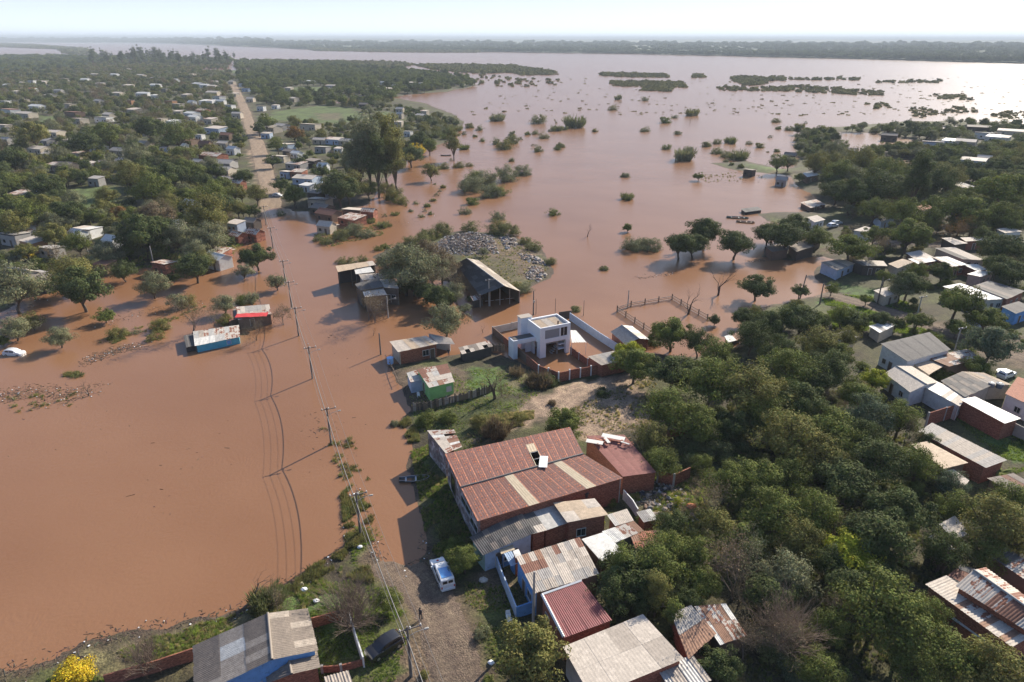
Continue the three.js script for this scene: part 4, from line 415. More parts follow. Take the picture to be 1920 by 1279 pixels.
{ const g = scene.children[scene.children.length - 1], { kl } = g.userData.frame; for (const t of [0, 0.25, 0.5, 0.75, 1]) { const p = kl[1].clone().lerp(kl[2], t); bar('post', g, p.x, 1.4, p.z, 0.18, 4.2 + (1 - Math.abs(t - 0.5) * 2) * 2, 0.18, greyWood); } for (let k = 0; k < 3; k++) { const p = kl[1].clone().lerp(kl[2], 0.12 + k * 0.26), q = kl[1].clone().lerp(kl[2], 0.34 + k * 0.26), m = new MB(); m.tube([V(p.x, 1.5, p.z), V(q.x, 1.5, q.z)], [0.07, 0.07], 4); mesh('rail', m.geo(), greyWood, g); } }
building('lean_to', 'small rust-topped shed at the corner of the dark barn', 'shed', { c: [[884, 556, 2.2], [902, 552, 2.2], [906, 560, 2], [888, 564, 2]], y0: 0, lm: null, roof: { nx: 3, ny: 1, pick: pickOf(R.rust2, R.mix) }, walls: Wm.dark });
// turquoise house, tarpaulin house
building('turquoise_house', 'turquoise plank house with patched white roof standing in water', 'house', { c: [[363, 622, 1.9], [447, 610, 1.9], [449, 632, 1.6], [366, 649, 1.6]], y0: 0, sink: 0.7, lm: 'turquoise house in the water', eave: 0.15, roof: { nx: 9, ny: 2, pick: (i, j, r) => (i < 4 && j ? R.white : i > 6 ? R.mix : [R.zinc, R.fibro, R.mix][Math.floor(r() * 3)]) }, walls: [Wm.wood, Wm.turq, Wm.turq, Wm.dark], open: [[2, 0.25, 0.5, 0.8, 0.8, 'shutter', Wm.blue]] });
building('tarpaulin_house', 'brown shack with striped roof and red tarpaulin in water', 'shack', { c: [[443, 576, 2.8], [504, 571, 2.8], [508, 589, 2.6], [447, 600, 2.6]], y0: 0, sink: 0.7, lm: 'red tarpaulin shack', eave: 0.1, roof: { nx: 8, ny: 2, pick: (i, j, r) => [R.pale, R.fibro, R.mix, R.grey][Math.floor(r() * 4)] }, walls: Wm.brown, open: [[2, 0.6, 0.5, 0.9, 1.8, 'door']] });
{ const p = P(472, 592, 2.9), b = new MB(); for (let i = 0; i <= 10; i++) for (let j = 0; j <= 4; j++) b.v((i / 10 - 0.5) * 7.2, 0.12 * n2(i * 0.7, j * 0.9) + 0.15, (j / 4 - 0.5) * 2.2); for (let i = 0; i < 10; i++) for (let j = 0; j < 4; j++) b.q(i * 5 + j, i * 5 + j + 1, i * 5 + j + 6, i * 5 + j + 5); const m = mesh('tarpaulin', b.geo(true), std(0.62, 0.055, 0.05, 0.6, { side: THREE.DoubleSide }), null, [p.x, 2.95, p.z], [0.06, 0.12, 0]); tag(m, 'red tarpaulin spread over the striped shack roof', 'tarpaulin'); }
// ---------- the white two-storey house and its flooded yard ----------
{
  const T = 6.8, FL = P(1013, 617, T), FR = P(1070, 606, T), BL = P(994, 598, T), w = FL.distanceTo(FR), ex = V().subVectors(FR, FL).normalize(), d = Math.abs(V().subVectors(BL, FL).dot(V(-ex.z, 0, ex.x))), turn = Math.atan2(-ex.z, ex.x);
  const g = thing('white_house', 'white two-storey modern house with open ground floor and outside stairs', 'house', V(FL.x, 0, FL.z), turn); LM.push({ x: 1030, y: 630, r: 50, n: 'white two-storey house' });
  HOUSES.push([FL.x + ex.x * w / 2, FL.z - d / 2, w * 0.6]);
  // local: x along the front, z towards the camera, so the back is at -d
  const b = (n, x0, x1, y0, y1, z0, z1, m) => mesh(n, boxG(x1 - x0, y1 - y0, z1 - z0), m, g, [(x0 + x1) / 2, (y0 + y1) / 2, (z0 + z1) / 2]);
  const WH = std(0.80, 0.81, 0.83, 0.8);
  b('wall', 0, w, 3.3, 4.2, -0.25, 0, WH); b('wall', 0, w * 0.16, 4.2, 6.2, -0.25, 0, WH); b('wall', w * 0.9, w, 4.2, 6.2, -0.25, 0, WH); b('wall', w * 0.64, w * 0.68, 4.2, 6.2, -0.25, 0, WH); b('wall', 0, w, 6.2, T + 0.1, -0.25, 0, WH);
  b('wall', 0, 0.25, 3.3, T + 0.1, -d, -0.25, WH); b('wall', w - 0.25, w, 3.3, T + 0.1, -d, -0.25, WH); b('wall', 0.25, w - 0.25, -0.5, T + 0.1, -d, -d + 0.25, WH); b('floor_slab', 0.25, w - 0.25, 3.0, 3.3, -d + 0.25, -0.25, concM);
  b('shutter', w * 0.16, w * 0.64, 4.2, 6.2, -0.2, -0.1, std(0.30, 0.30, 0.31, 0.7)); for (let k = 1; k < 6; k++) b('shutter_rail', w * 0.16, w * 0.64, 4.2 + k * 0.33, 4.23 + k * 0.33, -0.1, -0.07, std(0.24, 0.24, 0.25, 0.7)); const pn = b('window', w * 0.68, w * 0.9, 4.2, 6.2, -0.2, -0.14, glassM); bar('mullion', pn, 0, 0, 0.06, 0.06, 2, 0.06, whiteM);
  b('pillar', 0, w * 0.2, -0.5, 3.3, -w * 0.18, 0, WH); b('pillar', w * 0.86, w, -0.5, 3.3, -0.6, 0, WH); b('wall', w - 0.25, w, -0.5, 3.3, -d, -0.6, WH); b('wall', 0, 0.25, -0.5, 3.3, -d, -d * 0.45, WH);
  for (let k = 0; k < 8; k++) b('stair_step', w * 0.45 + k * 0.32, w * 0.45 + k * 0.32 + 0.36, 0.1 + k * 0.38, 0.26 + k * 0.38, -1.9, -0.8, concM); b('landing', w * 0.66, w * 0.86, 0.9, 1.1, -2.6, -0.5, WH); b('landing', w * 0.66, w * 0.86, 2.0, 2.2, -2.6, -0.5, WH); b('post', w * 0.6, w * 0.63, -0.5, 3.0, -0.7, -0.5, greyWood);
  sheets(g, [V(0.3, T - 0.3, -d + 0.3), V(w - 0.3, T - 0.3, -d + 0.3), V(w - 0.3, T - 0.55, -0.3), V(0.3, T - 0.55, -0.3)], 8, 1, pickOf(R.pale, R.beige, R.pale), 81, { tidy: 1 }); b('parapet', 0.25, w - 0.25, T - 0.3, T + 0.1, -d + 0.25, -d + 0.4, WH); b('vent_pipe', w * 0.62, w * 0.66, T - 0.5, T + 0.7, -0.9, -0.7, Wm.brown);
  b('stair_tower', -1.4, 1.2, -0.5, 7.2, -d - 1.8, -d, WH); b('tower_roof', -1.55, 1.35, 7.2, 7.3, -d - 1.95, -d + 0.05, R.fibro);
  b('portico_roof', -5.2, 0, 3.3, 4.2, -d * 0.75, -d * 0.35, WH); b('roof_deck', -4.9, -0.2, 4.2, 4.28, -d * 0.72, -d * 0.4, R.dark); b('pillar', -5.2, -4.2, -0.5, 3.3, -d * 0.75, -d * 0.35, WH); b('wall', -1.2, 0, -0.5, 3.3, -d * 0.75, -d * 0.7, WH);
}
yardWall('brick_wall', 'brown brick wall on the left of the flooded white house yard', [[924, 626], [966, 662], [1010, 702]], 2.0, [Wm.brown, Wm.brick], { water: 1, bay: 5, plain: 1 });
yardWall('brick_wall', 'concrete and brick back wall of the flooded yard', [[924, 626], [960, 618], [988, 611]], 2.0, [Wm.concrete, Wm.concrete, Wm.brick], { water: 1, bay: 4.5 });
yardWall('brick_wall', 'brick front wall with white pilasters before the flooded yard', [[1010, 702], [1047, 716], [1127, 701]], 2.1, Wm.brick, { bay: 2.6, post: whiteM });
yardWall('garden_wall', 'long whitewashed wall on the right of the flooded yard', [[1068, 600], [1120, 636], [1176, 672]], 2.2, Wm.paleblue, { water: 1, bay: 6, plain: 1 });
yardWall('brick_wall', 'inner brick wall between the two flooded yards', [[1070, 664], [1102, 686], [1127, 701]], 1.9, Wm.brick, { water: 1, bay: 3 });
yardWall('dark_wall', 'dark back wall behind the white house', [[1048, 599], [1070, 596]], 2.2, Wm.dark, { water: 1, plain: 1 });
building('brick_shed', 'long brick shed with grey sheet roof at the yard corner', 'shed', { c: [[1103, 669, 2.9], [1168, 655, 2.9], [1192, 672, 2.8], [1128, 685, 2.8]], lm: null, eave: 0.1, roof: { nx: 8, ny: 1, pick: pickOf(R.grey, R.fibro) }, walls: Wm.brick });
building('canopy', 'white canopy roof on thin posts beside the white house', 'canopy', { c: [[1070, 620, 2.9], [1080, 620, 2.9], [1099, 642, 2.8], [1072, 643, 2.8]], y0: 0, lm: null, eave: 0.05, roof: { nx: 3, ny: 1, m: R.white }, walls: [null] });
{ const g = scene.children[scene.children.length - 1], { kl } = g.userData.frame; for (const p of kl) bar('post', g, p.x, p.y / 2 - 0.2, p.z, 0.08, p.y + 0.4, 0.08, whiteM); }
building('gable_shed', 'grey and white gabled shed at the water behind trees', 'shed', { c: [[1185, 613, 2.6], [1216, 637, 2.6], [1174, 647, 2.6], [1147, 623, 2.6]], ridge: [[1167, 611, 3.9], [1197, 634, 3.9]], y0: 0, lm: 'grey and white gabled shed', roof: [{ nx: 6, ny: 1, pick: pickOf(R.white, R.pale) }, { nx: 6, ny: 2, m: R.grey }], walls: Wm.brick });
building('shelter', 'small open shelter with white and rusty roof at the flood edge', 'shelter', { c: [[1361, 631, 2.4], [1388, 623, 2.4], [1402, 633, 2.3], [1366, 642, 2.3]], y0: 0, lm: 'small shelter at the flood edge', roof: { nx: 5, ny: 1, pick: (i) => (i < 2 ? R.white : R.rust2) }, walls: [Wm.brown, null, null, null] });
{ const g = scene.children[scene.children.length - 1], { kl } = g.userData.frame; for (const p of kl) bar('post', g, p.x, p.y / 2 - 0.3, p.z, 0.12, p.y + 0.6, 0.12, woodM); }
{ const s = yardWall('pool_edge', 'pale pool edging showing above the yard flood', [[1035, 672], [1063, 694], [1085, 690]], 0.18, Wm.concrete, { water: 1, plain: 1, bay: 6 }); }
for (const [x, y, n] of [[1037, 699, 'white round table at the yard wall, left of the two'], [1076, 697, 'white round table at the yard wall, right of the two']]) { const p = P(x, y, 0.75), g = thing('round_table', n, 'table', V(p.x, 0, p.z)); const m = new MB(); mesh('table_top', new THREE.CylinderGeometry(0.95, 0.95, 0.06, 28), whiteM, g, [0, 0.75, 0]); mesh('leg', new THREE.CylinderGeometry(0.09, 0.14, 1.2, 10), whiteM, g, [0, 0.15, 0]); }
// ---------- houses on the right ----------
const row = (label, cat, pts, h, roof, wall, nx, ny, o = {}) => building(o.name || 'house', label, cat, { c: pts.split(' ').map((s, i) => { const [a, b, c] = s.split(',').map(Number); return [a, b, c || h]; }), roof: { nx, ny, flat: o.flat, turn: o.turn, pitch: o.pitch || 0.3, pick: pickOf(...roof.split(',').map((k) => R[k])) }, walls: Array.isArray(wall) ? wall.map((k) => k && Wm[k]) : Wm[wall], ...o, ...(o.rd ? { ridge: o.rd } : {}) });
row('big white house with slate-grey single-slope roof on the right', 'house', '1654,645,4.6 1742,624,4.6 1780,656,4 1702,677,4', 4, 'slate', 'white', 8, 2, { lm: 'slate-grey single-slope roof', open: [[3, 0.25, 0.8, 0.9, 1.1, 'window'], [3, 0.55, 0, 0.9, 2, 'door'], [3, 0.8, 0.9, 0.9, 1, 'window']] });
row('white house with pale grey gable roof behind the yellow-green tree', 'house', '1709,688,3 1756,717,3 1707,735,3 1662,701,3', 3, 'pale', 'white', 7, 1, { rd: [[1683, 688, 3.9], [1735, 720, 3.9]], lm: 'pale grey gable roof', open: [[2, 0.3, 0.9, 1, 1, 'window'], [2, 0.7, 0, 0.9, 2, 'door']] });
row('carport with beige flat roof beside the slate roof', 'shed', '1712,681 1742,671 1767,686 1742,702', 2.6, 'beige', ['cream', 'cream', null, 'cream'], 3, 1, { name: 'carport', flat: 1, lm: null });
row('house with peeling rust and grey roof on the right', 'house', '1742,671 1814,655 1836,673 1780,687', 3, 'mix,rust2,grey,mix', 'brown', 6, 3, { lm: 'peeling rust and grey roof' });
row('long row house with bright white sheet roof and shaded porch', 'house', '1735,726 1757,717 1815,742 1798,761', 3, 'white,pale', ['cream', 'cream', 'pink', 'white'], 8, 1, { turn: 1, lm: 'white row house roof', open: [[2, 0.25, 0.9, 1, 1, 'window'], [2, 0.75, 0.9, 1.1, 1, 'window'], [2, 0.5, 0, 0.9, 2, 'door']] });
row('house with weathered brown-grey tiled roof on the right', 'house', '1767,715 1805,698 1857,723 1809,744', 3.2, 'tile,slate', 'cream', 7, 3, { lm: 'weathered brown-grey roof' });
row('house with faded beige roof beside the weathered grey one', 'house', '1806,698 1846,701 1894,721 1857,723', 3, 'beige,fibro', 'cream', 4, 2, { lm: null });
row('long brick building with blinding white flat roof on the right', 'house', '1804,751 1830,746 1910,784 1882,793', 3.4, 'white', 'brick', 6, 1, { flat: 1, turn: 1, lm: 'long white flat roof' });
row('white house with terracotta tiled roof at the right edge', 'house', '1909,708 1950,722 1932,760 1887,738', 3.2, 'terra', 'white', 6, 3, { lm: 'terracotta tiled roof', pitch: 0.22, open: [[2, 0.4, 0.8, 1, 1, 'window']] });
row('long brick shed with striped grey sheet roof beside the lawn', 'shed', '1726,811 1750,795 1884,862 1846,876', 3, 'grey,fibro,grey', 'brick', 14, 1, { turn: 1, name: 'long_shed', lm: 'long striped grey roof' });
row('brick house with smooth peach-beige roof under the trees', 'house', '1711,835 1741,830 1811,867 1769,878', 3, 'beige', 'brown', 3, 2, { flat: 1, lm: 'peach-beige flat roof' });
row('small low shed with pale bluish roof among palms', 'shed', '1768,888 1788,882 1813,901 1802,916', 2.4, 'pale,zinc', 'white', 3, 1, { lm: null });
row('low brown hut at the right edge below the long roof', 'shed', '1855,898 1900,890 1940,912 1900,922', 2.4, 'rust,tile', 'brown', 4, 1, { lm: null });
row('brick workshop with rust-striped cream roof at bottom right', 'house', '1740,1099 1778,1083 1925,1192 1893,1210', 3.4, 'pale,mix,pale,pale,rust2', 'brick', 14, 1, { turn: 1, lm: 'rust-striped cream roof', name: 'workshop' });
row('higher rust-striped gable behind the workshop at bottom right', 'house', '1850,1068,4.2 1975,1158,4.2 1925,1182,4.2 1797,1101,4.2', 4.2, 'mix,pale,mix,rust', 'brick', 12, 1, { rd: [[1830, 1073, 5.2], [1955, 1160, 5.2]], lm: null, name: 'workshop' });
row('white awning cloth on a wall before the workshop', 'awning', '1785,1160 1806,1155 1884,1212 1880,1225', 1.8, 'white', ['brown', null, 'brown', null], 1, 1, { flat: 1, lm: null, name: 'awning' });
row('shed roofed in dark rust sheets behind the workshop', 'shed', '1772,1086 1802,1062 1830,1072 1798,1100', 3, 'rust,slate', 'brown', 4, 1, { lm: null });
row('small shed with cream rust-stained lean-to roof under trees', 'shed', '1744,1010 1755,1004 1790,1030 1778,1044', 2.6, 'mix,pale', 'brown', 4, 1, { turn: 1, lm: null });
row('shed with dull zinc sheets at the right edge', 'shed', '1860,1044 1888,1030 1960,1075 1935,1095', 3, 'grey,mix,slate', 'brown', 8, 1, { turn: 1, lm: null });
row('house with speckled zinc roof half hidden by feathery trees', 'shed', '1765,985 1790,970 1815,1000 1790,1010', 2.6, 'pale,grey', 'brown', 4, 1, { lm: null });
yardWall('brick_wall', 'brick wall in deep shade beside the lawn on the right', [[1735, 800], [1800, 778], [1870, 800], [1885, 812]], 2.6, Wm.brick, { bay: 5 });
yardWall('garden_wall', 'pale concrete wall beyond the lawn at the right edge', [[1878, 806], [1945, 840]], 2.2, Wm.concrete, { bay: 4 });
yardWall('brick_wall', 'brick wall behind the red annex among trees', [[1232, 905], [1262, 912], [1292, 898]], 2.2, Wm.brick, { bay: 3 });
yardWall('brick_wall', 'ruined brick wall in the grove shade', [[1250, 826], [1300, 808], [1312, 800]], 1.8, Wm.brick, { plain: 1, bay: 4 });
yardWall('garden_wall', 'white wall between the warehouse and the rubble yard', [[1168, 936], [1185, 955], [1195, 972]], 1.6, Wm.white, { plain: 1, bay: 4 });
const mids = `house;blue-grey house with brown sheet roof at the water's edge;1540,492 1580,486 1602,495 1570,507;2.8;tile,beige;paleblue
house;small white hip-roofed house beside the dirt track;1602,432 1622,425 1646,431 1626,436;2.8;pale;white
house;narrow house with grey roof beside the blue-grey house;1598,487 1655,490 1662,499 1618,498;2.8;slate,pale;dark
house;tan roofed house in the right-hand row;1667,495 1692,486 1712,492 1684,503;2.8;beige;cream
house;brown walled yard house with grey roof in the right-hand row;1700,475 1725,470 1748,482 1722,490;2.8;pale;brown
house;white roofed row house in the middle of the right-hand row;1705,486 1742,482 1756,489 1722,495;2.8;pale,white;brick
house;brick row house with white roof left of the dark tree;1750,483 1777,482 1812,496 1785,500;3;pale,white;brick
house;last white roofed house of the brick row;1808,497 1832,496 1850,506 1832,508;2.8;white;brick
house;pink house with bright white roof below the brick row;1815,514 1834,509 1862,510 1840,519;3;white;pink
house;long house with brilliant white curved roof on the right;1770,538 1802,532 1887,560 1850,562;3;white;cream
house;house with rafters-striped brown roof on the right;1827,537 1856,527 1920,546 1888,561;3.2;tile,slate;brick
shed;black shed with pale roof in the right-hand houses;1767,447 1784,446 1813,456 1790,459;3.4;pale;dark
house;long low house with pale roof behind the black shed;1802,446 1852,444 1858,450 1812,453;2.8;pale;brick
house;house with long grey sheet roof below the black shed;1755,466 1790,464 1845,488 1805,486;2.8;slate,pale;cream
house;white roofed house at the right edge behind dark trees;1870,430 1895,426 1915,434 1885,437;3;pale;white
house;blue walled house under the spreading tree;1815,590 1832,580 1860,588 1840,598;2.8;slate;paleblue
house;deep blue walled house at the right edge;1880,575 1910,566 1935,578 1905,588;3;slate;blue
house;pale walled house behind the blue-grey round tree;1640,545 1668,538 1690,548 1660,556;2.6;pale;cream
shed;white roofed shed above the slate-grey house;1632,612 1662,602 1678,610 1650,624;2.4;white,grey;cream
shed;grey sheet roof among trees left of the slate house;1560,628 1590,620 1605,632 1575,640;2.4;grey;cream
shed;pale shed roofs half hidden under trees by the lane;1515,598 1540,592 1555,604 1528,612;2.4;pale,mix;brown
shed;brown shack on the flooded spit with white roof;1436,462 1466,458 1478,468 1448,472;2.6;pale,tile;brown
shed;dark shack with brown porch on the flooded spit;1480,460 1510,452 1526,462 1494,472;2.8;tile,slate;dark
shed;dark plank hut behind the flooded spit shacks;1512,446 1532,442 1540,450 1520,455;2.6;dark,tile;wood
house;white half-flooded house at the tip of the right bank;1514,408 1532,404 1546,412 1528,417;2.8;pale;white
house;flooded shack roof floating at the right shore;1502,380 1530,374 1548,384 1520,390;1.6;pale,mix;brown
shed;low dark wreck of a shed roof out in the water;1390,392 1420,388 1428,394 1398,398;1.0;dark,slate;dark
house;white roofed hut in the trees of the right spit;1506,325 1524,320 1536,328 1514,332;3;white;brown
house;red roofed house among round trees on the right;1718,388 1738,382 1748,390 1728,396;3;terra;cream
house;house with greenish grey roof below the red one;1640,402 1664,396 1678,406 1652,416;3;slate,pale;paleblue
house;long grey shed roof under the big spreading trees;1770,342 1790,338 1828,350 1810,354;3;pale,grey;dark`;
for (const line of mids.split('\n')) { const [cat, label, pts, h, roof, wall] = line.split(';'); row(label, cat, pts, +h, roof, wall, 5, 1, { lm: label.split(' ').slice(0, 4).join(' '), open: cat === 'house' ? [[2, 0.3, 0.9, 1, 1, 'window'], [2, 0.65, 0, 0.9, 2, 'door']] : [] }); }
building('plank_deck', 'dark plank deck at the left of the turquoise house', 'deck', { c: [[344, 630, 1.2], [362, 627, 1.2], [366, 648, 1.2], [349, 652, 1.2]], y0: 0, sink: 0.7, lm: null, eave: 0.05, roof: { nx: 5, ny: 1, flat: 1, pick: pickOf(R.slate, R.dark) }, walls: [Wm.dark] });
building('shack', 'brown lean-to left of the red tarpaulin shack', 'shack', { c: [[426, 582, 2.2], [442, 579, 2.2], [446, 598, 2.0], [430, 603, 2.0]], y0: 0, sink: 0.7, lm: null, eave: 0.05, roof: { nx: 3, ny: 1, pick: pickOf(R.rust, R.tile) }, walls: [Wm.brown] });
// ---------- houses of the town further off ----------
const lmAdd = (x, y, r, n) => LM.push({ x, y, r, n });
[[470, 250, 12, 'sandy street in the left town'], [175, 372, 40, 'small green field on the left'], [580, 216, 40, 'wide green field by the sandy street'], [300, 115, 60, 'row of tall trees on the left skyline'], [30, 300, 20, 'left edge of the town'], [1430, 322, 40, 'grassy spit on the right'], [1320, 455, 50, 'row of dark trees standing in the flood'], [700, 275, 30, 'tall clump of eucalyptus-like trees'], [920, 340, 40, 'big shrub island in the flood'], [900, 470, 60, 'rubbish heap island'], [650, 440, 40, 'reed bank in the flood'], [1240, 590, 40, 'wooden pen in the flood'], [60, 480, 30, 'grey roofs at the left edge'], [580, 170, 40, 'far green clearing'], [1010, 240, 30, 'loose group of shrubs out on the water'], [1400, 165, 60, 'dark scrub island far out'], [1700, 270, 60, 'flooded huts at the far right'], [1560, 300, 30, 'shrubby right shore'], [1850, 370, 40, 'giant spreading tree on the right'], [200, 250, 30, 'middle of the left town'], [110, 190, 30, 'far left of the town'], [340, 200, 30, 'blocks left of the sandy street'], [800, 250, 24, 'scrubby shore right of the town'], [150, 640, 60, 'brushwood drifting on the left'], [1500, 1000, 60, 'heart of the right-hand grove'], [1640, 800, 50, 'upper edge of the right-hand grove'], [1420, 760, 50, 'left part of the right-hand grove'], [1600, 1180, 60, 'lower part of the right-hand grove'], [1800, 1240, 40, 'bottom right corner'], [1500, 640, 40, 'trees below the flooded lane'], [820, 1077, 20, 'white rescue pickup'], [722, 1212, 24, 'parked black car'], [440, 1180, 30, 'lower left shoreline']].forEach((a) => lmAdd(...a));
const huts = `18 132 12 w|110 123 14 w|85 122 10 p|145 134 22 p|178 140 14 p|160 150 16 w|80 153 20 p|92 160 14 g|60 152 12 w|15 160 14 w|40 155 10 p|62 168 16 t|110 170 16 g|190 157 34 p|170 172 20 p|215 140 14 w|265 142 20 p|292 160 18 w|290 147 16 b|330 150 12 w|372 158 22 w|400 162 18 p|405 154 24 p|435 154 12 p|460 158 26 w|463 167 16 u|385 160 16 w|400 174 30 p|410 182 20 t|270 176 28 w|293 180 16 w|185 190 16 g|222 175 18 p|95 179 18 p|45 187 16 p|70 200 28 w|20 207 34 t|50 214 44 p|140 212 36 r|150 225 24 p|195 222 26 w|205 215 20 p|250 206 28 p|245 190 10 o|320 190 20 o|360 192 14 w|390 190 34 w|415 190 16 w|335 196 24 p|335 210 16 p|360 213 24 w|365 220 20 w|325 228 22 w|395 225 20 p|405 242 36 u|425 253 24 r|375 254 12 w|350 262 40 r|340 280 18 w|420 268 22 p|437 280 20 w|400 292 46 m|420 305 40 g|420 320 36 p|430 335 30 m|445 342 26 m|100 248 36 p|90 262 26 g|75 278 34 p|100 288 36 p|185 275 28 w|225 281 32 g|290 281 30 r|308 280 18 u|345 272 14 w|180 292 26 g|200 306 34 m|125 310 30 b|102 308 24 g|170 306 20 p|230 300 24 p|180 336 24 g|45 362 50 g|28 440 40 g|55 431 36 g|62 452 46 o|96 464 34 g|162 427 40 w|145 435 20 w|210 447 16 w|357 383 24 w|326 420 24 w|442 418 26 u|472 413 14 b|446 437 24 m|478 436 22 m|300 412 16 p|36 512 54 p|78 520 40 b|196 492 26 r|404 467 46 m|408 484 44 w|308 494 32 m|508 240 36 p|500 251 18 u|528 236 24 g|517 198 12 w|490 202 14 w|582 236 34 p|536 271 28 u|600 261 24 p|626 261 32 u|652 263 28 g|605 276 24 g|636 277 16 w|544 283 22 b|525 293 28 p|556 286 18 w|556 306 34 g|586 302 26 b|606 310 18 w|537 322 18 u|560 322 24 m|576 332 42 u|576 346 24 w|592 362 24 b|613 358 32 g|600 372 38 p|604 382 34 b|616 399 42 r|664 392 36 r|660 407 40 m|692 397 24 m|612 421 28 p|750 205 14 p|750 216 12 p|790 218 18 g|796 210 14 p|748 230 14 p|766 248 10 w|682 197 14 b|728 166 16 p|742 161 12 p|718 155 10 w|772 156 14 p|790 156 10 w|620 161 22 g|612 167 18 g|582 153 14 w|500 162 16 p|542 166 14 p|1668 256 26 b|1750 266 34 u|1790 262 36 w|1812 266 32 p|1852 252 40 w|1872 257 36 w|1895 246 40 p|1836 240 56 b|1482 291 20 b|1597 284 20 b|1626 279 20 g|1556 285 16 p|1652 287 18 p|1466 337 14 g|1406 318 16 b|1826 299 40 u|1846 297 22 p|8 236 24 p|12 262 20 g|130 262 22 p|148 288 20 p|60 330 26 p|8 190 18 w|130 196 20 p|310 168 16 p|240 160 18 p|350 178 18 p|300 225 20 p|275 246 22 p|320 250 20 m|160 252 18 g|205 240 18 p|30 172 14 p|120 148 14 p|240 130 16 p|330 136 14 p|60 136 14 w|360 140 12 p|440 176 16 p|430 198 18 w|445 215 18 p|380 208 20 m|270 268 20 p|385 270 22 r|372 302 20 p|550 186 16 p|470 186 14 p|520 178 14 p`;
const HR = { w: [R.white, 'white', 'white'], p: [R.pale, 'pale', 'cream'], g: [R.grey, 'grey', 'grey'], t: [R.terra, 'terracotta', 'white'], r: [R.rust, 'rust-red', 'brown'], m: [R.mix, 'rust-streaked', 'brick'], b: [R.tile, 'brown', 'dark'], u: [R.pale, 'pale', 'paleblue'], o: [R.fibro, 'ash-grey', 'orange'] };
const wallWord = { white: 'white walled', cream: 'cream walled', grey: 'grey walled', brown: 'brown walled', brick: 'brick', dark: 'dark walled', paleblue: 'pale blue walled', orange: 'orange walled' };
const slabG = boxG(1, 1, 1), triG = (() => { const m = new MB(); const a = m.v(-0.5, 0, 0.5), b = m.v(0.5, 0, 0.5), c = m.v(0, 1, 0.5), d = m.v(-0.5, 0, -0.5), e = m.v(0.5, 0, -0.5), f = m.v(0, 1, -0.5); m.t(a, b, c); m.t(e, d, f); m.q(a, c, f, d); m.q(b, e, f, c); m.q(d, e, b, a); return flatten(m.geo()); })();
const hutBy = {};
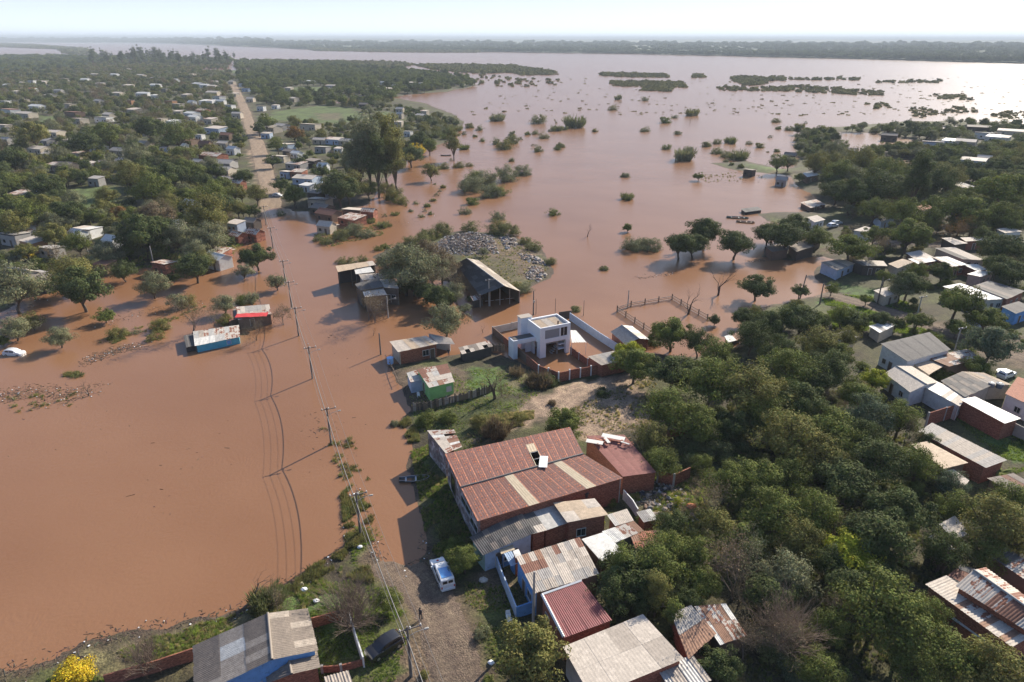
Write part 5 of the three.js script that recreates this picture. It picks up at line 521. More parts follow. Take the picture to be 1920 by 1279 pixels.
{
  const r = rngOf(404);
  for (const e of huts.split('|')) {
    const [x, y, wp, k] = e.split(' '), px = +x, py = +y; let p = Q(px, py); p = P(px, py, Math.max(0, groundY(p.x, p.z)) + 2.8); const gy = Math.max(-0.1, groundY(p.x, p.z)), w = clamp(+wp * depthOf(p) / FPX, 4.5, 15), d = clamp(w * (0.55 + 0.35 * r()), 4, 8.5), h = 2.7 + 0.8 * r() + (depthOf(p) > 450 ? 0.5 : 0), turn = GRID + (r() < 0.5 ? 0 : Math.PI / 2) * 0 + (r() - 0.5) * 0.34 - (px > 1300 ? 0.25 : 0);
    const [rm, rw, wk] = HR[k], g = thing('house', null, 'house', V(p.x, gy, p.z), turn, 'far houses of the town'); const gable = r() < 0.5, H2 = gable ? 0.9 + 0.5 * r() : 0;
    const B = (n, X, Y, Z, sx, sy, sz, m, rx = 0, rz = 0) => { const q = mesh(n, slabG, m, g, [X, Y, Z], [rx, 0, rz]); q.scale.set(sx, sy, sz); return q; };
    for (const [X, Z, sx, sz] of [[0, d / 2, w, 0.16], [0, -d / 2, w, 0.16], [w / 2, 0, 0.16, d - 0.17], [-w / 2, 0, 0.16, d - 0.17]]) B('wall', X, h / 2 - 0.5, Z, sx, h + 1, sz, Wm[wk]);
    if (gable) { const s = Math.hypot(d / 2, H2) + 0.35, a = Math.atan2(H2, d / 2); for (const sg of [-1, 1]) B('roof_slope', 0, h + H2 / 2, sg * d / 4 * 1.05, w + 0.6, 0.08, s, rm, sg * a); for (const sg of [-1, 1]) { const t = mesh('gable', triG, Wm[wk], g, [sg * (w / 2 - 0.02), h, 0], [0, Math.PI / 2, 0]); t.scale.set(d - 0.1, H2 * 0.94, 0.14); } B('ridge_cap', 0, h + H2 + 0.05, 0, w + 0.6, 0.08, 0.3, rm); }
    else { const a = 0.09 * (r() < 0.5 ? 1 : -1); const n = Math.max(1, Math.round(w / 4)); for (let i = 0; i < n; i++) B('roof_panel', (i + 0.5) / n * (w + 0.5) - (w + 0.5) / 2, h + 0.22 + i * 0.004, 0, (w + 0.5) / n + 0.02, 0.07, d + 0.5, r() < 0.75 ? rm : [R.fibro, R.mix, R.pale][Math.floor(r() * 3)], a); }
    B('window', -w * 0.25, 1.5, d / 2 + 0.07, 1.1, 1, 0.06, glassM); B('door', w * 0.18, 1, d / 2 + 0.07, 0.9, 2, 0.06, doorM); if (w > 8) B('window', w * 0.36, 1.5, d / 2 + 0.07, 1, 1, 0.06, glassM); if (r() < 0.4) B('lean_to_roof', w * 0.2, h * 0.8, -d / 2 - 1.2, w * 0.5, 0.06, 2.8, [R.fibro, R.mix, R.grey][Math.floor(r() * 3)], -0.1);
    HOUSES.push([p.x, p.z, Math.max(w, d) / 2]);
    const near = LM.filter((l) => !/flood at|tree/.test(l.n)).map((l) => [Math.hypot(l.x - px, (l.y - py) * 1.5), l]).sort((a, b) => a[0] - b[0])[0], l = near[1], dx = px - l.x, dy = (py - l.y) * 1.5, rel = near[0] < l.r * 0.6 ? 'at' : Math.abs(dx) > Math.abs(dy) ? (dx < 0 ? 'left of' : 'right of') : dy < 0 ? 'behind' : 'in front of'; const sz = +wp > 30 ? 'wide ' : +wp < 16 ? 'small ' : ''; const base = `${sz}${rw} roofed ${wallWord[wk]} house`; (hutBy[base + rel + l.n] ||= []).push({ o: g, d: near[0], base, rel, l });
  }
  const ord = ['nearest', 'second nearest', 'third nearest', 'fourth nearest', 'fifth nearest', 'sixth nearest', 'seventh nearest', 'eighth nearest', 'ninth nearest'];
  for (const list of Object.values(hutBy)) { list.sort((a, b) => a.d - b.d); list.forEach((e, i) => { e.o.userData.label = fit((list.length > 1 ? ord[i] + ' ' : '') + `${e.base} ${e.rel} the ${e.l.n}`); }); }
}
// ---------- power line ----------
const poleMat = wallM(0.20, 0.175, 0.155), poleLight = wallM(0.46, 0.44, 0.41), wireM = std(0.20, 0.19, 0.18, 0.6), glassIns = std(0.75, 0.74, 0.7, 0.4);
const sideV = V(Math.cos(GRID), 0, Math.sin(GRID)); // across the street
const tops = [];
function pole(label, base, h, o = {}) {
  const p = base.clone(), gy = groundY(p.x, p.z), g = thing('utility_pole', label, 'utility pole', V(p.x, Math.max(gy, -0.6), p.z), o.turn ?? -GRID, o.group || 'poles of the street line'); const H = h + (p.y - g.position.y);
  const m = mesh('post', new THREE.CylinderGeometry(0.12, 0.19, H + 0.5, 10), o.light ? poleLight : poleMat, g, [0, H / 2 - 0.25, 0]);
  if (!o.bare) { mesh('crossarm', boxG(2.4, 0.12, 0.1), poleMat, g, [0.25, H - 0.25, 0.12]); for (const x of [-0.8, 0.25, 1.35]) { mesh('insulator', new THREE.CylinderGeometry(0.06, 0.09, 0.22, 8), glassIns, g, [x, H - 0.08, 0.12]); } }
  if (o.lamp !== false) { const b = new MB(); b.tube([V(0, H * 0.80, 0), V(0.8, H * 0.86, 0.1), V(1.7, H * 0.885, 0.2)], [0.035, 0.03, 0.03], 5); mesh('lamp_arm', b.geo(true), poleLight, g); const l = mesh('lamp_head', new THREE.CapsuleGeometry(0.1, 0.35, 4, 8), poleLight, g, [1.9, H * 0.885, 0.22], [0, 0, Math.PI / 2]); l.scale.set(1, 1, 1.3); }
  if (o.box) mesh('meter_box', boxG(0.4, 0.6, 0.3), poleLight, g, [0, H * 0.6, 0.25]);
  return [g, H];
}
{
  const list = [[771, 1268], [676, 1003], [621, 833], [586, 710], [560, 630], [547, 577], [536, 534], [512, 466], [499, 422]];
  const lab = ['street pole with crossarm beside the parked black car', 'street pole at the grassy verge left of the warehouse', 'street pole standing in open flood left of the warehouse', 'street pole in the flood level with the brick house', 'street pole in the flood right of the red tarpaulin shack', 'street pole in the flood left of the stilt cluster', 'street pole in the flood behind the stilt cluster', 'street pole in the flood before the reed bank', 'farthest street pole in the flood near the sandy street'];
  const pts = list.map(([x, y]) => Q(x, y)); pts.forEach((p, i) => { const [g, H] = pole(lab[i], p, 7.0); tops.push([g.position.clone(), H]); });
  const ext = tops[0][0].clone().add(tops[0][0].clone().sub(tops[1][0])); tops.unshift([ext, tops[0][1]]);
  const run = (name, label, dx, dh, r) => { const P3 = []; for (let i = 0; i < tops.length; i++) { const [b, H] = tops[i]; const A = b.clone().add(V(Math.cos(-GRID) * dx, H + dh, -Math.sin(-GRID) * dx)); if (i) { const B = P3[P3.length - 1]; for (let k = 1; k <= 10; k++) { const t = k / 10, q = B.clone().lerp(A, t); q.y -= 0.55 * 4 * t * (1 - t) * (dh < -1 ? 1.3 : 1); P3.push(q); } } else P3.push(A); } const m = new MB(); m.tube(P3, P3.map(() => r), 4); tag(mesh(name, m.geo(true), wireM), label, 'power line', 'wires of the street line'); };
  run('power_wire', 'left wire of the three on the street pole crossarms', -0.8, 0.02, 0.018); run('power_wire', 'middle wire of the three on the street pole crossarms', 0.25, 0.02, 0.018); run('power_wire', 'right wire of the three on the street pole crossarms', 1.35, 0.02, 0.018); run('cable_bundle', 'thick cable bundle slung below the street pole crossarms', -0.12, -1.5, 0.06);
}
pole('lone pole with crossarm in front of the dark patched barn', Q(917, 574), 7.2, { light: 1, lamp: false });
pole('lamp pole in the flood before the stilt cluster', Q(728, 596), 5.6, { bare: 1, light: 1 });
pole('dark pole with meter box behind the white two-storey house', Q(1000, 590), 6.2, { bare: 1, lamp: false, box: 1 });
pole('leaning pole in the channel right of the round dark tree', Q(1500, 560), 6.5, { bare: 1, lamp: false })[0].rotation.z = -0.12;
pole('lamp pole on the grass where the lane meets the water', Q(1537, 570), 5.5, { bare: 1 });
pole('lamp pole beside the dirt lane on the right', Q(1645, 569), 7, { bare: 1 });
pole('wired pole with crossarm above the slate-grey roof', Q(1714, 613), 7.5, { light: 1, lamp: false });
pole('white pole rising behind the peeling rust roof', Q(1787, 668), 6.5, { light: 1, lamp: false });
pole('pole among the trees of the left town', Q(167, 482), 6, { bare: 1, lamp: false, light: 1 });
pole('leaning pole beside the flooded left gardens', Q(290, 505), 7, { bare: 1, lamp: false, light: 1 });
pole('pole beside the wooden pen in the flood', Q(1177, 575), 4.4, { bare: 1, lamp: false, light: 1 });
pole('slim pole beside the brick house in the flood', Q(714, 665), 5, { bare: 1, lamp: false });
pole('thin pole left of the maroon corrugated roof', Q(1000, 1168), 7.5, { bare: 1, lamp: false, light: 1 });
pole('pole rising from the trees at the left edge', Q(18, 270), 7, { bare: 1, lamp: false });
// thin stakes behind the white house
for (const [x, y, l] of [[1005, 589, 'thin stake beside the dark meter pole'], [1041, 588, 'thin stake behind the middle of the white house'], [1094, 592, 'thin stake right of the white house wall'], [1313, 655, 'grey stake at the flood edge right of the gabled shed']]) { const p = P(x, y, 0); tag(mesh('stake', new THREE.CylinderGeometry(0.06, 0.08, 4.6, 6), woodM, null, [p.x, 1.7, p.z]), l, 'stake'); }
// ---------- wooden pen ----------
{
  const side = (label, pts, rails, h) => { const w = pts.map(([a, b]) => P(a, b, 0)), A = w[0], g = thing('rail_fence', label, 'fence', V(A.x, 0, A.z)); for (let i = 1; i < w.length; i++) { const a = w[i - 1], b = w[i], L = a.distanceTo(b), n = Math.max(1, Math.round(L / 4)), ry = Math.atan2(-(b.z - a.z), b.x - a.x); for (let k = 0; k <= n; k++) { const p = a.clone().lerp(b, k / n); bar('post', g, p.x - A.x, 0.35, p.z - A.z, 0.2, 2.5, 0.2, woodM, ry); if (k === n) continue; const q = a.clone().lerp(b, (k + 0.5) / n); for (let j = 0; j < rails; j++) bar('rail', g, q.x - A.x, 0.15 + j * h, q.z - A.z + 0.0, L / n, 0.13, 0.07, j % 2 ? woodM : greyWood, ry); } } };
  side('rail fence on the back of the wooden pen in flood', [[1157, 584], [1183, 575], [1260, 562]], 3, 0.42); side('rail fence on the left of the wooden pen in flood', [[1157, 584], [1190, 606], [1224, 628]], 4, 0.36); side('rail fence on the right of the wooden pen in flood', [[1260, 562], [1294, 582], [1326, 600]], 4, 0.36);
}
function picket(label, pts, n, h, mat, o = {}) { const w = pts.map(([a, b]) => Q(a, b)), A = w[0], g = thing(o.name || 'plank_fence', label, 'fence', V(A.x, 0, A.z)), r = rngOf(n + 5); const lens = w.slice(1).map((p, i) => p.distanceTo(w[i])), tot = lens.reduce((s, v) => s + v, 0); for (let k = 0; k < n; k++) { let s = (k + 0.5) / n * tot, i = 0; while (s > lens[i] && i < lens.length - 1) { s -= lens[i]; i++; } const p = w[i].clone().lerp(w[i + 1], s / lens[i]), ry = Math.atan2(-(w[i + 1].z - w[i].z), w[i + 1].x - w[i].x), gy = groundY(p.x, p.z), hh = h * (0.75 + 0.4 * r()); if (o.gap && r() < o.gap) continue; const m = bar(o.piece || 'plank', g, p.x - A.x, gy + hh / 2 - 0.1, p.z - A.z, o.w || tot / n * 0.86, hh + 0.2, 0.07, mat[Math.floor(r() * mat.length)], ry); m.rotation.z = (r() - 0.5) * 0.12; } if (o.rail !== 0) for (let i = 1; i < w.length; i++) { const a = w[i - 1], b = w[i], L = a.distanceTo(b), q = a.clone().lerp(b, 0.5), ry = Math.atan2(-(b.z - a.z), b.x - a.x); bar('rail', g, q.x - A.x, groundY(q.x, q.z) + h * 0.6, q.z - A.z, L, 0.07, 0.1, woodM, ry); } return g; }
picket('ragged dark plank fence below the small green house', [[772, 772], [800, 768], [840, 757], [890, 745], [925, 733]], 60, 1.6, [woodM, Wm.dark, greyWood]);
picket('dark plank fence right of the pole-roofed shack', [[898, 668], [926, 658], [946, 660]], 34, 1.8, [woodM, Wm.dark]);
picket('wire-netting posts left of the small green house', [[722, 672], [738, 700], [748, 725]], 7, 1.7, [woodM], { w: 0.1, piece: 'post' });
picket('row of garden stakes along the lane lawn on the right', [[1582, 580], [1612, 592], [1640, 604]], 12, 1.3, [greyWood], { w: 0.1, piece: 'post' });
picket('broken line of fence stakes crossing the flood', [[1020, 548], [1070, 538], [1130, 530], [1190, 520], [1250, 514], [1305, 505]], 26, 0.7, [woodM], { w: 0.12, piece: 'stake', rail: 0, gap: 0.4 });
picket('low drowned fence drifting at the left', [[0, 712], [40, 708], [80, 702], [122, 695]], 26, 0.5, [woodM, greyWood], { w: 0.4, piece: 'rail_piece', gap: 0.2 });
picket('drowned fence posts behind the brushwood on the left', [[180, 688], [230, 676], [300, 655], [340, 640]], 18, 0.6, [woodM], { w: 0.12, piece: 'post', rail: 0, gap: 0.3 });
// ---------- vehicles ----------
const paint = (r, g, b) => new THREE.MeshPhysicalMaterial({ color: C(r, g, b), roughness: 0.35, clearcoat: 1, clearcoatRoughness: 0.08, metalness: 0.1 });
const tyreM = std(0.02, 0.02, 0.02, 0.9), rimM = std(0.45, 0.45, 0.46, 0.35, { metalness: 0.7 }), carGlass = std(0.012, 0.014, 0.017, 0.06), redM = std(0.5, 0.02, 0.02, 0.4), lampM = std(0.75, 0.75, 0.72, 0.15);
const profile = (pts) => { const s = new THREE.Shape(); s.moveTo(...pts[0]); for (const p of pts.slice(1)) p.length === 2 ? s.lineTo(...p) : s.quadraticCurveTo(...p); s.closePath(); return s; };
const side = (pts, w, bev = 0.09) => { const g = new THREE.ExtrudeGeometry(profile(pts), { depth: w - bev * 2, bevelEnabled: true, bevelThickness: bev, bevelSize: bev * 0.8, bevelSegments: 3, curveSegments: 10 }); g.translate(0, 0, -w / 2 + bev); return g; };
function wheels(g, xs, w, rad) { for (const x of xs) for (const s of [-1, 1]) { const q = new THREE.Group(); q.name = 'wheel'; q.position.set(x, rad, s * (w / 2 - 0.1)); g.add(q); mesh('tyre', new THREE.CylinderGeometry(rad, rad, 0.22, 22), tyreM, q, null, [Math.PI / 2, 0, 0]); mesh('rim', new THREE.CylinderGeometry(rad * 0.62, rad * 0.62, 0.235, 14), rimM, q, null, [Math.PI / 2, 0, 0]); } }
function car(label, px, py, dir, col, o = {}) { // hatchback, nose towards +x
  const p = o.water ? P(px, py, 0) : Q(px, py), g = thing('parked_car', label, 'car', V(p.x, (o.water ? o.sink : groundY(p.x, p.z) + 0.02), p.z), dir); const L = 4.1, m = paint(...col);
  mesh('body', side([[-2.0, 0.32], [-2.05, 0.75], [-1.95, 0.98], [1.15, 0.93], [1.75, 0.98, 1.98, 0.72], [2.02, 0.36]].map((q) => q), 1.72), m, g);
  mesh('cabin', side([[-1.92, 0.95], [-1.55, 1.36], [-1.2, 1.46, -0.5, 1.5], [0.25, 1.47, 0.45, 1.36], [1.2, 0.94]], 1.5, 0.14), m, g);
  mesh('windscreen', boxG(0.03, 0.62, 1.22), carGlass, g, [0.86, 1.2, 0], [0, 0, 0.98]); mesh('rear_window', boxG(0.03, 0.42, 1.15), carGlass, g, [-1.80, 1.2, 0], [0, 0, -0.72]);
  for (const s of [-1, 1]) { mesh('side_window', boxG(1.0, 0.34, 0.03), carGlass, g, [0.05, 1.2, s * 0.752], [s * -0.10, 0, 0]); mesh('side_window', boxG(0.85, 0.32, 0.03), carGlass, g, [-0.98, 1.2, s * 0.752], [s * -0.10, 0, 0]); mesh('headlight', new THREE.SphereGeometry(0.15, 10, 8), lampM, g, [1.86, 0.7, s * 0.62]).scale.set(0.7, 0.7, 1.3); mesh('tail_light', boxG(0.08, 0.26, 0.16), redM, g, [-2.0, 0.9, s * 0.66]); mesh('mirror', boxG(0.14, 0.12, 0.2), m, g, [0.75, 1.02, s * 0.92]); }
  wheels(g, [1.28, -1.28], 1.72, 0.31); return g;
}
const faceTo = (a, b) => { const p = Q(...a), q = Q(...b); return Math.atan2(-(q.z - p.z), q.x - p.x); };
car('black hatchback parked on the grass beside the road', 722, 1219, faceTo([748, 1203], [697, 1238]), [0.012, 0.012, 0.016]);
{ // white rescue pickup with a closed back
  const a = Q(819, 1062), b = Q(838, 1104), p = Q(829, 1083), g = thing('rescue_pickup', 'white pickup parked at the water, closed back painted with blue skylight', 'pickup', V(p.x, groundY(p.x, p.z) + 0.06, p.z), Math.atan2(-(a.z - b.z), a.x - b.x)); const w = paint(0.8, 0.8, 0.8), skylightBlue = paint(0.10, 0.29, 0.62);
  mesh('body', side([[-2.6, 0.45], [-2.65, 1.05], [1.35, 1.08], [2.3, 1.06, 2.5, 0.8], [2.6, 0.45]], 1.86), w, g); mesh('cabin', side([[-0.55, 1.05], [-0.45, 1.72], [0.0, 1.78, 0.5, 1.74], [0.62, 1.7, 0.72, 1.62], [1.38, 1.05]], 1.6, 0.14), w, g); mesh('back_canopy', side([[-2.62, 1.05], [-2.52, 1.78], [-2.3, 1.9, -1.9, 1.92], [-0.6, 1.92], [-0.46, 1.88], [-0.42, 1.05]], 1.72, 0.1), w, g);
  mesh('roof_panel', boxG(1.75, 0.02, 1.3), skylightBlue, g, [-1.4, 2.005, 0]); mesh('windscreen', boxG(0.03, 0.78, 1.3), carGlass, g, [1.1, 1.45, 0], [0, 0, 0.86]); for (const s of [-1, 1]) { mesh('side_window', boxG(1.0, 0.4, 0.03), carGlass, g, [0.15, 1.42, s * 0.84], [s * -0.06, 0, 0]); mesh('canopy_window', boxG(1.4, 0.4, 0.03), carGlass, g, [-1.5, 1.5, s * 0.935]); mesh('rear_window', boxG(0.03, 0.34, 0.55), carGlass, g, [-2.68, 1.52, s * 0.36], [0, 0, -0.1]); mesh('headlight', boxG(0.14, 0.18, 0.34), lampM, g, [2.5, 0.82, s * 0.68]); mesh('tail_light', boxG(0.06, 0.3, 0.14), redM, g, [-2.72, 0.85, s * 0.78]); mesh('mirror', boxG(0.16, 0.22, 0.2), w, g, [0.85, 1.2, s * 1.03]); mesh('roof_rack_bar', boxG(1.9, 0.05, 0.05), frameM, g, [-1.45, 2.06, s * 0.72]); }  // roof_panel: blue skylight painted onto the white roof in the warehouse shade
  mesh('bonnet_emblem', new THREE.CylinderGeometry(0.16, 0.16, 0.015, 16), redM, g, [1.85, 1.135, 0]); mesh('wiper_panel', boxG(0.12, 0.02, 1.3), ironM, g, [1.42, 1.15, 0]); mesh('bumper', boxG(0.16, 0.22, 1.7), w, g, [-2.78, 0.5, 0]); wheels(g, [1.65, -1.6], 1.86, 0.38);
}
car('white car half sunk in the flood at the left edge', 27, 664, -0.1, [0.78, 0.78, 0.78], { water: 1, sink: -0.35 }); car('small white car on the sandy street near the water', 521, 369, -0.3, [0.75, 0.75, 0.75]); car('dark red car among the left gardens', 321, 405, 0.2, [0.25, 0.02, 0.02]); car('white car beside the half-flooded white house', 1561, 426, 0.4, [0.7, 0.72, 0.75]); car('silver car right of the half-flooded white house', 1568, 421, 0.4, [0.5, 0.55, 0.6]); car('white car in the yard of the terracotta house', 1886, 707, 0.5, [0.75, 0.75, 0.75]);
{ // open rowing boat moored in the warehouse shade
  const hull = (name, label, px, py, dir, L, W, col, rim) => { const p = P(px, py, 0), g = thing(name, label, 'boat', V(p.x, -0.12, p.z), dir), m = new MB(), N = 14; const at = (t) => { const s = t * 2 - 1, bw = W / 2 * Math.pow(1 - Math.pow(Math.abs(s), 2.6), 0.6) * (s > 0 ? 1 : 0.9 + 0.1 * (1 + s)); return [s * L / 2, s < -0.98 ? W * 0.3 : Math.max(bw, s < 0 ? W * 0.30 : 0.02)]; };
    for (let i = 0; i <= N; i++) { const [x, w] = at(i / N), sheer = 0.42 + 0.16 * Math.pow(i / N * 2 - 1, 2); for (const [k, y] of [[-1, sheer], [-0.8, 0.12], [0, 0.02], [0.8, 0.12], [1, sheer]]) m.v(x, y, k * w); } for (let i = 0; i < N; i++) for (let k = 0; k < 4; k++) m.q(i * 5 + k, i * 5 + k + 1, i * 5 + k + 6, i * 5 + k + 5); m.q(0, 1, 3, 4); m.t(1, 2, 3); mesh('hull', m.geo(true), std(...col, 0.6, { side: THREE.DoubleSide }), g);
    const e = new MB(); for (const s of [-1, 1]) e.tube(Array.from({ length: N + 1 }, (_, i) => { const [x, w] = at(i / N); return V(x, 0.43 + 0.16 * Math.pow(i / N * 2 - 1, 2), s * w); }), Array(N + 1).fill(0.035), 5); mesh('gunwale', e.geo(true), std(...rim, 0.5), g); for (const x of [-L * 0.28, L * 0.05, L * 0.3]) mesh('thwart', boxG(0.26, 0.05, W * 0.8), std(...rim, 0.6), g, [x, 0.34, 0]); return g; };
  hull('rowing_boat', 'grey open rowing boat moored in the warehouse shade', 777, 900, 0.15, 4.6, 1.5, [0.10, 0.11, 0.12], [0.5, 0.5, 0.5]); hull('rowing_boat', 'green covered boat drifting off the right shore', 1383, 409, -0.2, 8, 2.8, [0.12, 0.16, 0.13], [0.3, 0.32, 0.3]); hull('rowing_boat', 'tan punt drifting beside the green boat', 1398, 417, -0.3, 6.5, 2.6, [0.42, 0.29, 0.18], [0.5, 0.36, 0.24]); hull('rowing_boat', 'dark boat near the yellow tree in the flood', 836, 292, 0.1, 6, 1.8, [0.06, 0.06, 0.06], [0.2, 0.2, 0.2]);
  const a = P(790, 897, 0.4), b = Q(822, 880), m = new MB(); m.tube([a, a.clone().lerp(b, 0.5).setY(0.9), b.clone().setY(2.0)], [0.02, 0.02, 0.02], 4); tag(mesh('mooring_rope', m.geo(true), wireM), 'mooring rope from the rowing boat to the warehouse wall', 'rope');
}
// ---------- people ----------
function person(label, base, turn, cloth, skin, hair, pose) {
  const g = thing('person', label, 'person', base, turn), J = { ...{ hip: [0, 0.93, 0], chest: [0, 1.28, 0], neck: [0, 1.47, 0], head: [0, 1.62, 0.02] }, ...pose }; const seg = [];
  const S = (a, b, r0, r1) => seg.push([V(...a), V(...b), r0, r1]); S(J.hip, J.chest, 0.145, 0.165); S([-0.13, 1.38, 0], [0.13, 1.38, 0], 0.085, 0.085); S(J.chest, J.neck, 0.12, 0.055); S(J.neck, J.head, 0.052, 0.06); S([0, 1.60, 0.01], [0, 1.68, 0.0], 0.085, 0.095); S([0, 1.62, 0.09], [0, 1.6, 0.115], 0.022, 0.014);
  for (const s of [-1, 1]) { const k = s < 0 ? 'l' : 'r', el = J[k + 'El'] || [s * 0.27, 1.12, 0.0], ha = J[k + 'Ha'] || [s * 0.28, 0.86, 0.07], kn = J[k + 'Kn'] || [s * 0.1, 0.5, 0.02], an = J[k + 'An'] || [s * 0.11, 0.09, 0]; S([s * 0.19, 1.4, 0], el, 0.062, 0.046); S(el, ha, 0.045, 0.032); S(ha, [ha[0], ha[1] - 0.08, ha[2] + 0.02], 0.038, 0.03); for (let f = 0; f < 4; f++) S([ha[0] + (f - 1.5) * 0.02, ha[1] - 0.09, ha[2] + 0.03], [ha[0] + (f - 1.5) * 0.022, ha[1] - 0.155 + Math.abs(f - 1.2) * 0.012, ha[2] + 0.05], 0.011, 0.009); S([ha[0], ha[1] - 0.04, ha[2] + 0.03], [ha[0] - s * 0.03, ha[1] - 0.09, ha[2] + 0.065], 0.012, 0.01); S([s * 0.09, 0.9, 0], kn, 0.095, 0.065); S(kn, an, 0.062, 0.042); S(an, [an[0], 0.045, an[2] + 0.15], 0.05, 0.04); }
  const N = 26, step = 0.024, m = new MB(); const sd = (p) => { let d = 1e9; for (const [a, b, r0, r1] of seg) { const ab = V().subVectors(b, a), t = clamp(V().subVectors(p, a).dot(ab) / Math.max(1e-6, ab.lengthSq())), q = p.distanceTo(a.clone().addScaledVector(ab, t)) - lerp(r0, r1, t); const k = 0.03, h = clamp(0.5 + 0.5 * (d - q) / k); d = lerp(d, q, h) - k * h * (1 - h); } return d; };
  // surface nets
  const x0 = -0.5, y0 = -0.02, z0 = -0.36, nx = 42, ny = 76, nz = 32, F = new Float32Array(nx * ny * nz), id = (x, y, z) => x + nx * (y + ny * z); for (let z = 0; z < nz; z++) for (let y = 0; y < ny; y++) for (let x = 0; x < nx; x++) F[id(x, y, z)] = sd(V(x0 + x * step, y0 + y * step, z0 + z * step));
  const vi = new Int32Array(nx * ny * nz).fill(-1); const shirt = cloth[0], trousers = cloth[1], shoe = [0.05, 0.045, 0.04];
  for (let z = 0; z < nz - 1; z++) for (let y = 0; y < ny - 1; y++) for (let x = 0; x < nx - 1; x++) { let c = 0, sx = 0, sy = 0, sz = 0; const v = (i, j, k) => F[id(x + i, y + j, z + k)]; const E = [[0, 0, 0, 1, 0, 0], [0, 1, 0, 1, 1, 0], [0, 0, 1, 1, 0, 1], [0, 1, 1, 1, 1, 1], [0, 0, 0, 0, 1, 0], [1, 0, 0, 1, 1, 0], [0, 0, 1, 0, 1, 1], [1, 0, 1, 1, 1, 1], [0, 0, 0, 0, 0, 1], [1, 0, 0, 1, 0, 1], [0, 1, 0, 0, 1, 1], [1, 1, 0, 1, 1, 1]]; for (const [a, b, d, e, f, h] of E) { const p = v(a, b, d), q = v(e, f, h); if ((p < 0) === (q < 0)) continue; const t = p / (p - q); sx += a + (e - a) * t; sy += b + (f - b) * t; sz += d + (h - d) * t; c++; } if (!c) continue; const X = x0 + (x + sx / c) * step, Y = y0 + (y + sy / c) * step, Z = z0 + (z + sz / c) * step; const arm = Math.abs(X) > 0.225 && Y < 1.16; vi[id(x, y, z)] = m.v(X, Y, Z, Y > 1.475 ? skin : Y < 0.11 ? shoe : arm && Y < 1.14 ? skin : Y > 0.95 ? shirt : trousers); }
  for (let z = 1; z < nz - 1; z++) for (let y = 1; y < ny - 1; y++) for (let x = 1; x < nx - 1; x++) { const a = F[id(x, y, z)]; const quad = (b, i, j, k, l) => { if ((a < 0) === (b < 0)) return; const q = [i, j, k, l]; if (q.some((t) => t < 0)) return; a < 0 ? m.q(...q) : m.q(l, k, j, i); }; const w = (i, j, k) => vi[id(x + i, y + j, z + k)]; quad(F[id(x + 1, y, z)], w(0, -1, -1), w(0, 0, -1), w(0, 0, 0), w(0, -1, 0)); quad(F[id(x, y + 1, z)], w(-1, 0, -1), w(-1, 0, 0), w(0, 0, 0), w(0, 0, -1)); quad(F[id(x, y, z + 1)], w(-1, -1, 0), w(0, -1, 0), w(0, 0, 0), w(-1, 0, 0)); }
  mesh('body', m.geo(true), new THREE.MeshStandardMaterial({ vertexColors: true, roughness: 0.85 }), g); const hg = new THREE.SphereGeometry(0.108, 16, 10, 0, 6.2832, 0, 1.75); hg.scale(0.95, 1, 1.06); mesh('hair', hg, std(...hair, 0.9), g, [0, 1.675, -0.02], [-0.25, 0, 0]); for (const s of [-1, 1]) { mesh('eye', new THREE.SphereGeometry(0.012, 6, 5), std(0.02, 0.02, 0.02, 0.3), g, [s * 0.033, 1.65, 0.092]); mesh('ear', new THREE.SphereGeometry(0.022, 6, 5), std(...skin, 0.8), g, [s * 0.093, 1.63, 0]).scale.set(0.5, 1.2, 0.8); } mesh('mouth', boxG(0.045, 0.008, 0.01), std(0.3, 0.12, 0.1, 0.7), g, [0, 1.565, 0.088]); return g;
}
{ const p = GQ(789, 1162); p.y += 0.06; person('person in dark clothes walking on the dirt road', p, 2.6, [[0.05, 0.045, 0.05], [0.035, 0.04, 0.055]], [0.42, 0.24, 0.16], [0.02, 0.015, 0.012], { lKn: [-0.1, 0.5, 0.12], lAn: [-0.1, 0.09, 0.08], rKn: [0.1, 0.5, -0.02], rAn: [0.1, 0.1, -0.16], lEl: [-0.26, 1.13, -0.08], rEl: [0.26, 1.13, 0.08] }); }
{ const p = P(841, 662, 0.75); p.y = Math.max(0.1, groundY(p.x, p.z)); person('person in dark clothes standing under the white porch roof', p, 0.3, [[0.06, 0.05, 0.05], [0.04, 0.05, 0.09]], [0.42, 0.25, 0.17], [0.02, 0.015, 0.012], {}); }
// ---------- small things ----------
function chair(label, px, py, turn, mat) { const p = Q(px, py), g = thing('plastic_chair', label, 'chair', V(p.x, groundY(p.x, p.z), p.z), turn); mesh('seat', boxG(0.5, 0.05, 0.5), mat, g, [0, 0.45, 0]); mesh('backrest', boxG(0.5, 0.5, 0.05), mat, g, [0, 0.75, -0.25], [-0.15, 0, 0]); for (const x of [-1, 1]) for (const z of [-1, 1]) mesh('leg', boxG(0.05, 0.45, 0.05), mat, g, [x * 0.22, 0.22, z * 0.22]); for (const x of [-1, 1]) mesh('armrest', boxG(0.05, 0.04, 0.45), mat, g, [x * 0.25, 0.65, -0.02]); }
chair('white plastic chair before the small green house', 785, 745, 0.4, whiteM);
chair('pale plastic chair in the shaded blue yard, upper one', 953, 1160, 0.2, whiteM); chair('pale plastic chair in the shaded blue yard, lower one', 956, 1169, 1.3, whiteM);
function tank(label, px, py, y, r, h, mat) { const p = P(px, py, y), g = thing('water_tank', label, 'water tank', V(p.x, y - 0.02, p.z)); mesh('barrel', new THREE.CylinderGeometry(r, r * 0.88, h, 24), mat, g, [0, h / 2, 0]); mesh('lid', new THREE.CylinderGeometry(r * 0.35, r * 1.03, h * 0.16, 24), mat, g, [0, h * 1.08, 0]); }
